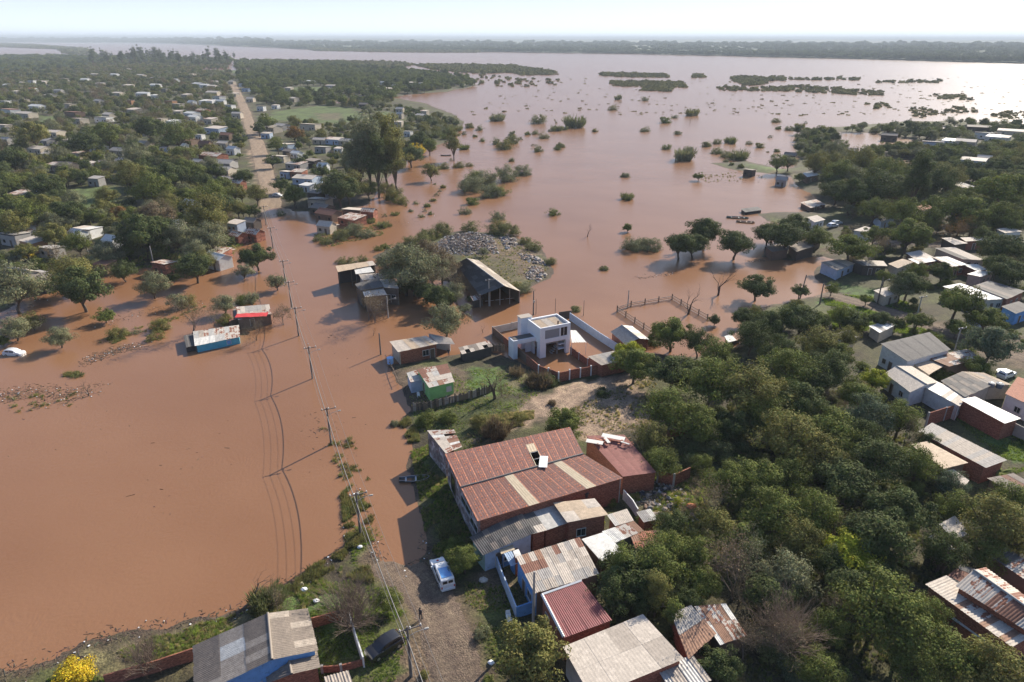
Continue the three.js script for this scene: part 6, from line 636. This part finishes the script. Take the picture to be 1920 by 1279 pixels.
tank('blue water barrel beside the brick house in the flood', 732, 681, 0.4, 0.7, 1.3, std(0.35, 0.55, 0.85, 0.5)); tank('dark water tank on the warehouse ledge', 1097, 930, 3.9, 0.55, 0.8, std(0.06, 0.06, 0.065, 0.5)); tank('dark water tank on the white roof of the right houses', 1873, 727, 4.2, 0.6, 0.9, std(0.10, 0.13, 0.17, 0.5)); tank('second dark water tank on the white roof of the right houses', 1858, 725, 4.2, 0.55, 0.8, std(0.25, 0.26, 0.28, 0.5)); tank('round white pool tank in the yard of the terracotta house', 1884, 703, 1.4, 1.5, 0.7, whiteM);
{ const p = P(805, 702, 4.6); } 
{ const r = rngOf(21); const bag = (label, px, py, s, col, n = 1) => { const p = Q(px, py), m = new MB(); const g0 = new THREE.IcosahedronGeometry(1, 2), a = g0.attributes.position; for (let i = 0; i < a.count; i++) { const q = V(a.getX(i), a.getY(i), a.getZ(i)), k = 1 + 0.25 * n3(q.x * 2 + px, q.y * 2, q.z * 2); a.setXYZ(i, q.x * k * s, q.y * k * s * 0.55 + s * 0.35, q.z * k * s * 0.8); } g0.computeVertexNormals(); tag(mesh('rubbish_bag', g0, std(...col, 0.6), null, [p.x, Math.max(0, groundY(p.x, p.z)), p.z]), label, 'bag', 'rubbish lying about'); };
  bag('white sack on the grass left of the shrubby bare bush', 593, 1128, 0.36, [0.8, 0.8, 0.8]); bag('large white sack beside the burnt patch at the shore', 571, 1107, 0.4, [0.82, 0.82, 0.82]); bag('cream sack behind the large white one at the shore', 566, 1097, 0.4, [0.7, 0.6, 0.4]); bag('white bag on the verge grass beside the street pole', 675, 1027, 0.35, [0.8, 0.8, 0.82]); bag('small white bag at the lower right verge of the road', 921, 1244, 0.35, [0.8, 0.8, 0.8]); bag('beige round stone slab at the roadside', 906, 1090, 0.55, [0.5, 0.45, 0.4]); bag('orange bundle in the rubble yard', 1296, 952, 0.7, [0.65, 0.2, 0.07]); }
// dead boughs in the water
for (const [x, y, h, l] of [[1101, 444, 4.5, 'dead bough sticking out of the flood beyond the rubbish island'], [1294, 230, 5, 'dead branching snag far out in the flood'], [168, 742, 3.2, 'dead black bough standing in the brown water on the left'], [462, 1140, 5, 'pale fallen tree reaching from the shore into the water'], [700, 630, 2, 'twiggy bough drifting left of the brick house'], [905, 624, 2, 'tangled bough drifting left of the flooded yard']]) { const p = P(x, y, 0), g = thing('dead_bough', l, 'branch', V(p.x, 0, p.z), x); const q = SP.bare.mid[0]; const m = mesh('wood', q.trunk, x === 462 ? paleBark : darkBark, g, null, [0, 0, x === 462 ? 1.25 : 0.6]); m.scale.setScalar(h); }
// ---------- heaps, drift and ground cover that nobody could count ----------
{
  const r = rngOf(88), M = new THREE.Matrix4(), q = new THREE.Quaternion(), e = new THREE.Euler();
  const lump = (() => { const g = new THREE.IcosahedronGeometry(0.5, 1), a = g.attributes.position; for (let i = 0; i < a.count; i++) { const v = V(a.getX(i), a.getY(i), a.getZ(i)), k = 1 + 0.5 * n3(v.x * 3, v.y * 3, v.z * 3); a.setXYZ(i, v.x * k, v.y * k * 0.7, v.z * k); } return flatten(g); })();
  const inst = (name, label, cat, g, mat, list) => { const im = new THREE.InstancedMesh(g, mat, list.length); im.name = numbered(name); list.forEach((t, i) => { q.setFromEuler(e.set(t[6] || 0, t[7] ?? r() * 6.28, t[8] || 0)); im.setMatrixAt(i, M.compose(V(t[0], t[1], t[2]), q, V(t[3], t[4], t[5]))); im.setColorAt(i, C(...t[9])); }); im.castShadow = im.receiveShadow = true; scene.add(im); return tag(im, label, cat, null, 'stuff'); };
  const tones = [[0.30, 0.22, 0.16], [0.26, 0.2, 0.15], [0.28, 0.25, 0.22], [0.5, 0.47, 0.44], [0.24, 0.17, 0.12], [0.14, 0.11, 0.09], [0.12, 0.11, 0.11], [0.3, 0.27, 0.24], [0.2, 0.2, 0.22], [0.42, 0.33, 0.26], [0.05, 0.05, 0.055], [0.34, 0.22, 0.15], [0.18, 0.17, 0.16], [0.5, 0.42, 0.35]];
  const heap = (list, polyPx, n, sMin, sMax, hgt) => { const pl = poly(polyPx, 0.8); let k = 0; for (let t = 0; t < n * 6 && k < n; t++) { const x = lerp(pl.x0, pl.x1, r()), z = lerp(pl.z0, pl.z1, r()), d = sdPoly(pl, x, z); if (d < 0) continue; k++; const s = sMin + (sMax - sMin) * r() * r(), y = Math.max(0, groundY(x, z)) + Math.min(hgt, d * 0.22) * r(); list.push([x, y, z, s * (0.6 + r()), s * (0.4 + 0.7 * r()), s * (0.6 + r()), r() * 0.8, undefined, r() * 0.8, tones[Math.floor(r() * tones.length)]]); } };
  const H = []; heap(H, [[808, 465], [835, 442], [885, 433], [925, 440], [935, 478], [880, 482], [815, 478]], 4200, 0.12, 0.95, 1.8); heap(H, [[935, 445], [965, 442], [972, 460], [950, 470]], 240, 0.3, 1.4, 1.2); heap(H, [[970, 475], [1000, 478], [1025, 485], [1022, 495], [985, 490]], 260, 0.3, 1.6, 1.2); heap(H, [[990, 500], [1015, 498], [1025, 515], [1005, 525]], 180, 0.3, 1.5, 1.0); heap(H, [[985, 510], [1002, 508], [1002, 520], [988, 522]], 60, 0.4, 1.3, 0.8);
  inst('rubbish_heap', 'sprawling heaps of grey, black and white rubbish on the island', 'rubbish', lump, std(1, 1, 1, 0.8), H);
  const Y = []; heap(Y, [[1180, 935], [1235, 900], [1300, 930], [1310, 985], [1230, 1000], [1200, 965]], 520, 0.12, 0.8, 0.5); heap(Y, [[850, 690], [1020, 735], [1000, 745], [900, 748]], 60, 0.08, 0.3, 0.05); heap(Y, [[1110, 1105], [1250, 1080], [1270, 1140], [1150, 1150]], 160, 0.15, 0.9, 0.4); inst('yard_rubble', 'rubble and scraps strewn through the yards by the warehouse', 'rubble', lump, std(1, 1, 1, 0.85), Y);
  // drift along the waterlines
  const D = [], stick = new THREE.CylinderGeometry(0.5, 0.5, 1, 5).rotateZ(Math.PI / 2), W = [];
  const drift = (pts, n, w) => { const L = pts.map(([a, b]) => P(a, b, 0)); for (let i = 0; i < n; i++) { const t = r() * (L.length - 1), k = Math.floor(t), p = L[k].clone().lerp(L[Math.min(k + 1, L.length - 1)], t - k), ox = (r() + r() - 1) * w, oz = (r() + r() - 1) * w, x = p.x + ox, z = p.z + oz, y = Math.max(0.0, groundY(x, z)) + 0.03; D.push([x, y, z, 0.2 + 1.5 * r() * r() * r(), 0.03 + 0.04 * r(), 0.03 + 0.04 * r(), 0, r() * 3.14, (r() - 0.5) * 0.3, [0.07 + 0.07 * r(), 0.055 + 0.05 * r(), 0.042 + 0.035 * r()]]); if (r() < 0.045) W.push([x, y + 0.05, z, 0.08 + 0.22 * r(), 0.06 + 0.1 * r(), 0.08 + 0.2 * r(), 0, undefined, 0, [0.8, 0.8, 0.78]]); } };
  drift([[0, 1255], [60, 1258], [150, 1216], [225, 1190], [325, 1175], [400, 1160], [480, 1138], [530, 1102], [590, 1066], [645, 1046]], 700, 2.0); drift([[645, 1040], [655, 960], [672, 920], [690, 1000], [715, 1050]], 300, 1.4); drift([[740, 1075], [800, 1055], [795, 1000]], 120, 1.6);
  drift([[0, 745], [60, 735], [120, 745], [170, 730]], 900, 4.5); drift([[160, 680], [220, 655], [260, 650]], 700, 3.0); drift([[150, 620], [250, 590], [330, 575], [420, 560]], 300, 4); drift([[0, 590], [60, 570], [110, 545], [200, 512], [330, 498]], 300, 4); drift([[700, 410], [760, 420], [820, 400]], 100, 6); drift([[1190, 522], [1270, 512]], 120, 2); drift([[1310, 332], [1370, 345], [1420, 335]], 160, 8); drift([[1400, 490], [1440, 488], [1530, 480]], 140, 2); drift([[610, 640], [650, 650], [640, 900]], 30, 9); drift([[100, 780], [300, 940], [420, 820]], 30, 10); drift([[600, 780], [660, 880]], 60, 4);
  inst('driftwood', 'drift of sticks and reeds left along the waterline', 'driftwood', stick, std(1, 1, 1, 0.95), D); inst('litter', 'scraps of white litter scattered along the waterline', 'litter', lump, std(1, 1, 1, 0.7), W);
  // grass and weeds: tufts of blades
  const tuft = (() => { const b = new MB(), q2 = rngOf(31); for (let i = 0; i < 26; i++) { const a = q2() * 6.28, d = q2() * 0.45, x = Math.cos(a) * d, z = Math.sin(a) * d, h = 0.35 + 0.6 * q2(), lx = (q2() - 0.5) * 0.5, lz = (q2() - 0.5) * 0.5, w = 0.05, c = 0.7 + 0.6 * q2(); b.t(b.v(x - w, 0, z, [c, c, c * 0.9]), b.v(x + w, 0, z + w, [c, c, c * 0.9]), b.v(x + lx, h, z + lz, [c, c, c * 0.9])); } return b.geo(); })();
  const T = []; const weeds = (list, n, s0, s1, cols) => { const pl = poly(list, 0.6); let k = 0; for (let t = 0; t < n * 5 && k < n; t++) { const x = lerp(pl.x0, pl.x1, r()), z = lerp(pl.z0, pl.z1, r()); if (sdPoly(pl, x, z) < 0) continue; const gy = groundY(x, z); if (gy < -0.25) continue; let rd = 1e9; for (const q3 of ROADS) rd = Math.min(rd, sdLine(q3.L, x, z) - q3.w / 2); if (rd < 0.2 + r()) continue; const nn = fbm(x * 0.12, z * 0.12, 2); if (nn < -0.25 + 0.2 * r()) continue; k++; const s = s0 + (s1 - s0) * r() * r(), c = cols[Math.floor(r() * cols.length)], f = 0.8 + 0.4 * r(); T.push([x, gy - 0.03, z, s, s * (0.6 + 0.5 * r()), s, 0, undefined, 0, c.map((v) => v * f)]); } };
  const gr = [[0.20, 0.29, 0.05], [0.26, 0.33, 0.07], [0.17, 0.22, 0.06]], dry = [[0.42, 0.34, 0.18], [0.32, 0.28, 0.13], [0.22, 0.24, 0.09]];
  weeds([[80, 1275], [300, 1185], [500, 1130], [560, 1095], [640, 1060], [640, 1120], [500, 1190], [200, 1279]], 5000, 0.25, 0.7, [...gr, ...dry]); weeds([[520, 1120], [660, 1085], [690, 1150], [600, 1175], [560, 1160]], 3000, 0.2, 0.5, gr); weeds([[590, 1180], [700, 1140], [770, 1190], [740, 1279], [600, 1279]], 3000, 0.15, 0.4, gr); weeds([[640, 910], [700, 930], [740, 1070], [770, 1150], [720, 1180], [660, 1050]], 2400, 0.2, 0.6, gr);
  weeds([[760, 700], [1000, 690], [1020, 735], [880, 850], [780, 800]], 5000, 0.15, 0.5, [...gr, ...gr, ...dry]); weeds([[880, 790], [1000, 775], [1000, 800], [900, 820]], 2200, 0.3, 0.9, dry); weeds([[770, 840], [810, 830], [900, 1030], [850, 1090], [800, 1010]], 3500, 0.3, 0.8, [...gr, ...dry]); weeds([[870, 1090], [970, 1110], [980, 1250], [880, 1279]], 2500, 0.15, 0.45, [...gr, ...dry]);
  weeds([[1170, 900], [1400, 820], [1460, 1000], [1300, 1150], [1200, 1000]], 11000, 0.3, 1.0, [...gr, ...dry]); weeds([[1400, 760], [1640, 720], [1800, 980], [1700, 1279], [1400, 1279]], 9000, 0.3, 1.0, [[0.13, 0.16, 0.05], [0.2, 0.19, 0.08]]); weeds([[1540, 545], [1700, 570], [1760, 640], [1560, 620]], 5000, 0.3, 0.7, gr); weeds([[1770, 775], [1990, 860], [1900, 900]], 5000, 0.15, 0.35, gr);
  weeds([[800, 470], [960, 440], [1030, 500], [980, 545], [860, 530]], 1500, 0.3, 0.9, [...dry, [0.16, 0.2, 0.06]]); weeds([[60, 520], [480, 430], [480, 480], [120, 580]], 5000, 0.5, 1.4, [...gr, ...dry]); weeds([[150, 625], [220, 600], [340, 575], [430, 560], [330, 600], [200, 640]], 10, 0.5, 1.2, dry); weeds([[1050, 780], [1230, 700], [1230, 800], [1090, 830]], 900, 0.3, 0.8, dry);
  const tm = new THREE.MeshPhysicalMaterial({ color: C(1, 1, 1), vertexColors: true, roughness: 0.95, transmission: 0.5, thickness: 0, specularIntensity: 0.2, side: THREE.DoubleSide }); inst('grass_tufts', 'grass and weeds growing over the low ground', 'grass', tuft, tm, T);
  // reeds drowned in the shallows
  const Rd = []; for (const [list, n] of [[[[180, 640], [300, 600], [400, 570], [330, 600], [200, 650]], 260], [[[640, 930], [665, 900], [700, 960], [690, 1030], [650, 1030]], 700], [[[600, 800], [660, 820], [690, 900], [640, 900]], 120], [[[590, 440], [710, 420], [720, 440], [610, 465]], 500], [[[1300, 330], [1400, 320], [1440, 335], [1330, 345]], 120], [[[120, 700], [150, 698], [150, 708], [120, 708]], 60], [[[470, 1140], [560, 1080], [650, 1030], [640, 1060], [520, 1130]], 700], [[[740, 800], [765, 785], [790, 830], [760, 830]], 300], [[[0, 745], [150, 725], [160, 760], [20, 775]], 60], [[[650, 1090], [690, 1060], [700, 1100]], 120]]) { const pl = poly(list, 0); let k = 0; for (let t = 0; t < n * 6 && k < n; t++) { const x = lerp(pl.x0, pl.x1, r()), z = lerp(pl.z0, pl.z1, r()); if (sdPoly(pl, x, z) < 0 || fbm(x * 0.2, z * 0.2, 2) < -0.05) continue; k++; const s = 0.4 + 0.9 * r(); Rd.push([x, Math.max(-0.12, groundY(x, z)), z, s, s * 0.7, s, 0, undefined, 0, [0.16 + 0.06 * r(), 0.16 + 0.05 * r(), 0.07]]); } } inst('drowned_reeds', 'sparse reeds and weeds standing in the shallow flood', 'reeds', tuft, tm, Rd);
}
// ---------- woods and gardens further off, filled in by area ----------
function fill(list, step, wMin, wMax, mix, seed, clear = 0, free = 0) { const r = rngOf(seed), pl = poly(list, 1); for (const [x, z] of scatter(pl, step, r)) { if (landSD(x, z) < (clear ? 0.5 : -3)) { r(); continue; } let rd = 1e9; for (const q of ROADS) rd = Math.min(rd, sdLine(q.L, x, z) - q.w / 2); const W = wMin + (wMax - wMin) * Math.pow(r(), 1.6); if (rd < W * 0.4) continue; if (NOTREE.some((p) => sdPoly(p, x, z, 20) > -W * 0.3)) continue; if (HOUSES.some((h) => { const D = Math.hypot(h[0], h[1]), ux = -h[0] / D, uz = -h[1] / D, dx = x - h[0], dz = z - h[1], al = dx * ux + dz * uz, la = Math.abs(dx * uz - dz * ux); return la < h[2] * 0.85 + W * (free ? 0.2 : 0.3) && al > -h[2] - W * 0.3 && al < h[2] + W * 0.35 + (free ? 2 : Math.min(34, D * 0.055) * Math.min(1, W / 9)); })) continue; const m = mix[Math.floor(r() * mix.length)]; placePlant(m[0], m[1], x, z, W); } }
const NOTREE = PATCH.filter((p) => p.c === GC.field || p.c === GC.sand).map((p) => p.p);
const MIX = [['round', 'dark'], ['round', 'green'], ['airy', 'green'], ['airy', 'olive'], ['airy', 'grey'], ['round', 'dark'], ['mound', 'green'], ['round', 'olive'], ['twiggy', 'brown']];
fill([[-60, 420], [60, 400], [250, 360], [420, 330], [470, 300], [455, 200], [300, 190], [0, 200], [-100, 260]], 8.6, 4.5, 11, MIX, 51, 1);
fill([[0, 200], [300, 190], [455, 200], [440, 150], [420, 118], [0, 112], [-80, 150]], 11, 5.5, 11.5, MIX, 52, 1);
fill([[170, 110], [440, 113], [430, 126], [170, 124]], 24, 8, 22, [['tall', 'dark'], ['round', 'dark'], ['round', 'blue'], ['airy', 'dark'], ['round', 'green']], 53, 1);
fill([[0, 108], [170, 108], [160, 130], [0, 140]], 15, 11, 18, [['round', 'dark'], ['round', 'blue'], ['airy', 'green']], 54, 1);
fill([[440, 116], [640, 120], [880, 148], [895, 160], [760, 178], [700, 205], [500, 200], [450, 165]], 10.5, 8, 15, [['round', 'dark'], ['mound', 'green'], ['mound', 'olive'], ['airy', 'green'], ['round', 'green']], 55, 1);
fill([[520, 205], [700, 195], [790, 210], [860, 235], [800, 280], [740, 300], [700, 330], [620, 300], [540, 260]], 9, 5, 10, [['airy', 'grey'], ['mound', 'olive'], ['round', 'dark'], ['airy', 'olive'], ['mound', 'green']], 56, 1);
fill([[505, 250], [620, 260], [700, 330], [640, 370], [560, 340], [515, 300]], 12, 4, 8, MIX, 57, 1);
fill([[1490, 250], [1800, 232], [1960, 240], [1980, 300], [1700, 310], [1500, 300]], 6.6, 5, 10, [['airy', 'green'], ['mound', 'olive'], ['round', 'dark'], ['airy', 'grey']], 58);
fill([[1700, 300], [1960, 280], [2000, 400], [1900, 360], [1760, 320]], 7, 5, 11, [['airy', 'green'], ['round', 'dark'], ['airy', 'olive']], 59, 1);
fill([[1530, 380], [1700, 380], [1900, 430], [1980, 520], [1780, 440], [1640, 430], [1540, 410]], 6, 4, 8, MIX, 60, 1);
fill([[-40, 440], [480, 400], [470, 440], [300, 490], [0, 560]], 6.4, 4, 9, MIX, 61, 1);
fill([[1260, 700], [1480, 640], [1640, 740], [1700, 900], [1800, 1000], [1700, 1100], [1520, 1279], [1420, 1200], [1400, 1000], [1300, 880]], 4.6, 2.4, 5.2, [['mound', 'dark'], ['mound', 'green'], ['mound', 'olive'], ['airy', 'green'], ['twiggy', 'brown']], 62, 1);
fill([[1400, 590], [1520, 570], [1640, 640], [1640, 700], [1480, 660]], 6, 2.5, 5, [['mound', 'dark'], ['mound', 'green'], ['airy', 'olive']], 63, 1);
fill([[1720, 940], [1960, 900], [1960, 1010], [1740, 1040]], 7, 3, 6, [['mound', 'dark'], ['airy', 'green'], ['banana', 'green']], 64, 1);
fill([[-20, 320], [240, 285], [400, 320], [470, 390], [300, 470], [-20, 450]], 8.5, 6, 12.5, [['round', 'dark'], ['round', 'green'], ['airy', 'grey'], ['round', 'dark'], ['airy', 'olive'], ['round', 'olive']], 75, 1, 1);
fill([[1540, 285], [1930, 285], [1990, 400], [1920, 440], [1700, 420], [1570, 375]], 6.2, 5.5, 11, [['airy', 'green'], ['round', 'dark'], ['round', 'green'], ['airy', 'olive'], ['round', 'dark']], 71, 1);
fill([[1560, 430], [1700, 420], [1930, 450], [1990, 560], [1760, 560], [1600, 520]], 5.4, 2.5, 6.5, [['airy', 'green'], ['round', 'dark'], ['mound', 'green'], ['mound', 'olive'], ['twiggy', 'brown']], 72, 1);
fill([[1560, 600], [1700, 570], [1990, 640], [1990, 700], [1700, 640], [1640, 660]], 5.4, 2.5, 6, [['airy', 'green'], ['round', 'dark'], ['mound', 'green'], ['mound', 'olive']], 73, 1);
fill([[1360, 300], [1480, 318], [1520, 345], [1500, 350], [1400, 325]], 9, 2.5, 5, [['mound', 'olive'], ['shrub', 'grey'], ['mound', 'green']], 74);
// ---------- place the plants: the 300 largest trees and 300 largest shrubs are things, the rest one mass ----------
const isShrub = (s) => ['bush', 'mound', 'shoots', 'banana', 'shrub'].includes(s);
const seen = (p) => p.cx > -p.rpx - 4 && p.cx < 1924 + p.rpx && p.cy > 40 && p.cy < 1285 + p.rpx * 1.6;
{
  const vis = PLANTS.filter(seen).sort((a, b) => b.rpx - a.rpx), count = { tree: 0, shrub: 0 }, rest = new Map(), by = {}, r = rngOf(77);
  for (const p of vis) {
    const k = isShrub(p.sp) ? 'shrub' : 'tree', S = SP[p.sp], lod = p.rpx > 20 ? 'hi' : p.rpx > 7 ? 'mid' : 'lo', geoms = S[lod], g = geoms[Math.floor(r() * geoms.length)], turn = r() * 6.28, sx = 0.92 + 0.16 * r(), sy = 0.9 + 0.2 * r();
    const bark = ['twiggy', 'shoots'].includes(p.sp) ? paleBark : p.sp === 'bare' ? darkBark : barkMat;
    if (count[k] >= 300) { for (const part of ['crown', 'trunk']) { if (!g[part]) continue; const m = part === 'crown' ? LEAF[p.col] : bark, key = g[part].uuid + m.uuid; if (!rest.has(key)) rest.set(key, { g: g[part], m, part, list: [] }); rest.get(key).list.push([p, turn, sx, sy]); } continue; }
    count[k]++;
    const o = thing(k === 'tree' ? (p.sp === 'bare' ? 'bare_tree' : p.sp === 'palm' ? 'palm_tree' : 'tree') : p.sp === 'banana' ? 'banana_plant' : 'bush', null, k === 'tree' ? 'tree' : 'bush', V(p.x, p.y, p.z), turn);
    o.scale.set(p.W * sx, p.W * sy, p.W * sx);
    if (g.trunk) mesh(k === 'tree' ? 'trunk' : 'stems', g.trunk, bark, o); if (g.crown) mesh(k === 'tree' ? 'crown' : 'foliage', g.crown, LEAF[p.col], o);
    const near = LM.map((l) => [Math.hypot((l.x - p.cx), (l.y - p.cy) * 1.5), l]).sort((a, b) => a[0] - b[0])[0], l = near[1], dx = p.cx - l.x, dy = (p.cy - l.y) * 1.5, rel = near[0] < l.r * 0.7 ? 'at' : Math.abs(dx) > Math.abs(dy) ? (dx < 0 ? 'left of' : 'right of') : dy < 0 ? 'behind' : 'in front of';
    const size = p.rpx > 40 ? 'large ' : p.rpx > 14 ? '' : 'small ', bareW = p.sp === 'bare' || p.sp === 'shoots', kind = k === 'tree' ? 'tree' : p.sp === 'banana' ? 'plant' : 'bush';
    const base = `${size}${bareW ? '' : tint[p.col] + ' '}${S.word} ${kind}`; const key = base + '|' + rel + '|' + l.n; (by[key] ||= []).push({ o, d: near[0], base, rel, l, kind });
  }
  const ord = ['nearest', 'second nearest', 'third nearest', 'fourth nearest', 'fifth nearest', 'sixth nearest', 'seventh nearest', 'eighth nearest'];
  for (const list of Object.values(by)) { list.sort((a, b) => a.d - b.d); list.forEach((e, i) => { const many = list.length > 8; e.o.userData.label = fit((list.length === 1 || many ? '' : ord[i] + ' ') + `${e.base} ${e.rel} the ${e.l.n}`); if (many) e.o.userData.group = `${e.base}s ${e.rel} the ${e.l.n}`; else e.o.userData.group = e.kind === 'tree' ? 'trees round the flood' : 'bushes in and by the flood'; }); }
  const mass = thing('distant_trees', 'dense mass of distant trees and shrubs filling town and river bank', 'trees', V(0, 0, 0)); mass.userData.kind = 'stuff';
  const M = new THREE.Matrix4(), q = new THREE.Quaternion(), Y = V(0, 1, 0);
  for (const e of rest.values()) { const im = new THREE.InstancedMesh(e.g, e.m, e.list.length); im.name = e.part === 'crown' ? 'foliage' : 'trunks'; im.userData.kind = 'stuff'; e.list.forEach(([p, t, sx, sy], i) => im.setMatrixAt(i, M.compose(V(p.x, p.y, p.z), q.setFromAxisAngle(Y, t), V(p.W * sx, p.W * sy, p.W * sx)))); im.castShadow = im.receiveShadow = true; mass.add(im); }
  console.log('plants', vis.length, JSON.stringify(count));
}
// flooded scrub far out, and the woods of the far bank: nobody could count them
{
  const r = rngOf(5), M = new THREE.Matrix4(), q = new THREE.Quaternion(), Y = V(0, 1, 0);
  const mass = (name, label, g, mat, list) => { const im = new THREE.InstancedMesh(g, mat, list.length); im.name = numbered(name); list.forEach(([x, y, z, w, h], i) => { im.setMatrixAt(i, M.compose(V(x, y, z), q.setFromAxisAngle(Y, r() * 6.28), V(w, h, w))); const k = 0.7 + 0.6 * r(); im.setColorAt(i, C(k, k, k)); }); im.castShadow = im.receiveShadow = true; scene.add(im); tag(im, label, 'woodland', null, 'stuff'); };
  const strips = [[[577, 92], [700, 95], [900, 97], [902, 99], [760, 98.5], [590, 95.5]], [[-60, 79], [60, 84], [100, 88], [165, 93], [160, 95], [90, 92], [-60, 86]], [[60, 77], [200, 76.6], [270, 78.4], [130, 79.4]], [[110, 93], [170, 97], [180, 103], [120, 100]],
    [[480, 114], [640, 116], [760, 118], [768, 124], [700, 127], [560, 120]], [[770, 121], [880, 122], [975, 124], [975, 136], [900, 138], [830, 134]], [[960, 123], [1040, 135], [1050, 140], [980, 142], [940, 132]], [[1130, 137], [1250, 140], [1255, 146], [1180, 145], [1125, 142]], [[1300, 140], [1320, 141], [1322, 146], [1300, 146]], [[1368, 146], [1395, 143], [1435, 146], [1440, 158], [1400, 162], [1370, 150]],
    [[1140, 152], [1280, 154], [1285, 165], [1150, 162]], [[1230, 158], [1260, 158], [1262, 172], [1200, 170]], [[1345, 163], [1440, 164], [1500, 160], [1560, 165], [1660, 172], [1650, 180], [1480, 172], [1350, 170]], [[1440, 145], [1470, 144], [1468, 152], [1442, 152]], [[900, 140], [960, 145], [1050, 150], [1060, 160], [900, 165], [890, 152]],
    [[1750, 178], [1815, 178], [1820, 188], [1760, 186]], [[1780, 201], [1835, 203], [1830, 214], [1770, 212]], [[1620, 195], [1660, 194], [1680, 202], [1640, 204]], [[1700, 202], [1740, 204], [1780, 215], [1720, 222]], [[1855, 212], [1920, 208], [1930, 222], [1870, 226]], [[1640, 152], [1760, 152], [1765, 156], [1640, 156]], [[1480, 147], [1620, 147], [1620, 151], [1480, 150]]];
  const L1 = []; strips.forEach((s, i) => { const pl = poly(s, 0), d = Math.hypot((pl.x0 + pl.x1) / 2, (pl.z0 + pl.z1) / 2), w = clamp(d * 0.0085, 5, 30), dens = i === 14 ? 2.6 : i >= 12 && i !== 13 ? 1.15 : 0.8; for (const [x, z] of scatter(pl, w * dens, r)) { const k = 0.5 + 0.8 * r(); L1.push([x, -0.4, z, w * k, w * k * (0.7 + 0.3 * r())]); } });
  for (let i = 0; i < 1000; i++) { const px = 880 + 1040 * Math.pow(r(), 0.8), py = 142 + 75 * r(), p = P(px, py, 0); if (landSD(p.x, p.z) > -5) continue; const w = 2 + 5 * r() * r(); L1.push([p.x, -0.5, p.z, w, w * 0.6]); }
  mass('flooded_scrub', 'flooded scrub scattered far out across the brown water', SP.mound.lo[0].crown, LEAF.olive, L1);
  const L2 = []; for (let i = 0; i < 24000; i++) { const az = -46 + 98 * r(), e = 15 + 3800 * Math.pow(r(), 2.2), R = shoreAz(az) + e, a = az * Math.PI / 180, x = Math.sin(a) * R, z = -Math.cos(a) * R; const f = fbm(x / 520, z / 900, 3); if (e > 110 && f > 0.06 && r() < 0.93) continue; const w = (9 + 12 * r()) * (1 + e / 3000) * (az < -18 ? 1.7 : 1); L2.push([x, farH(x, z, e) - 1, z, w * 1.5, w * (0.65 + 0.4 * r()) * 1.3]); }
  mass('far_bank_woods', 'blue-hazed belt of woods along the far river bank', SP.round.lo[0].crown, LEAF.dark, L2);
}
renderer.render(scene, camera);
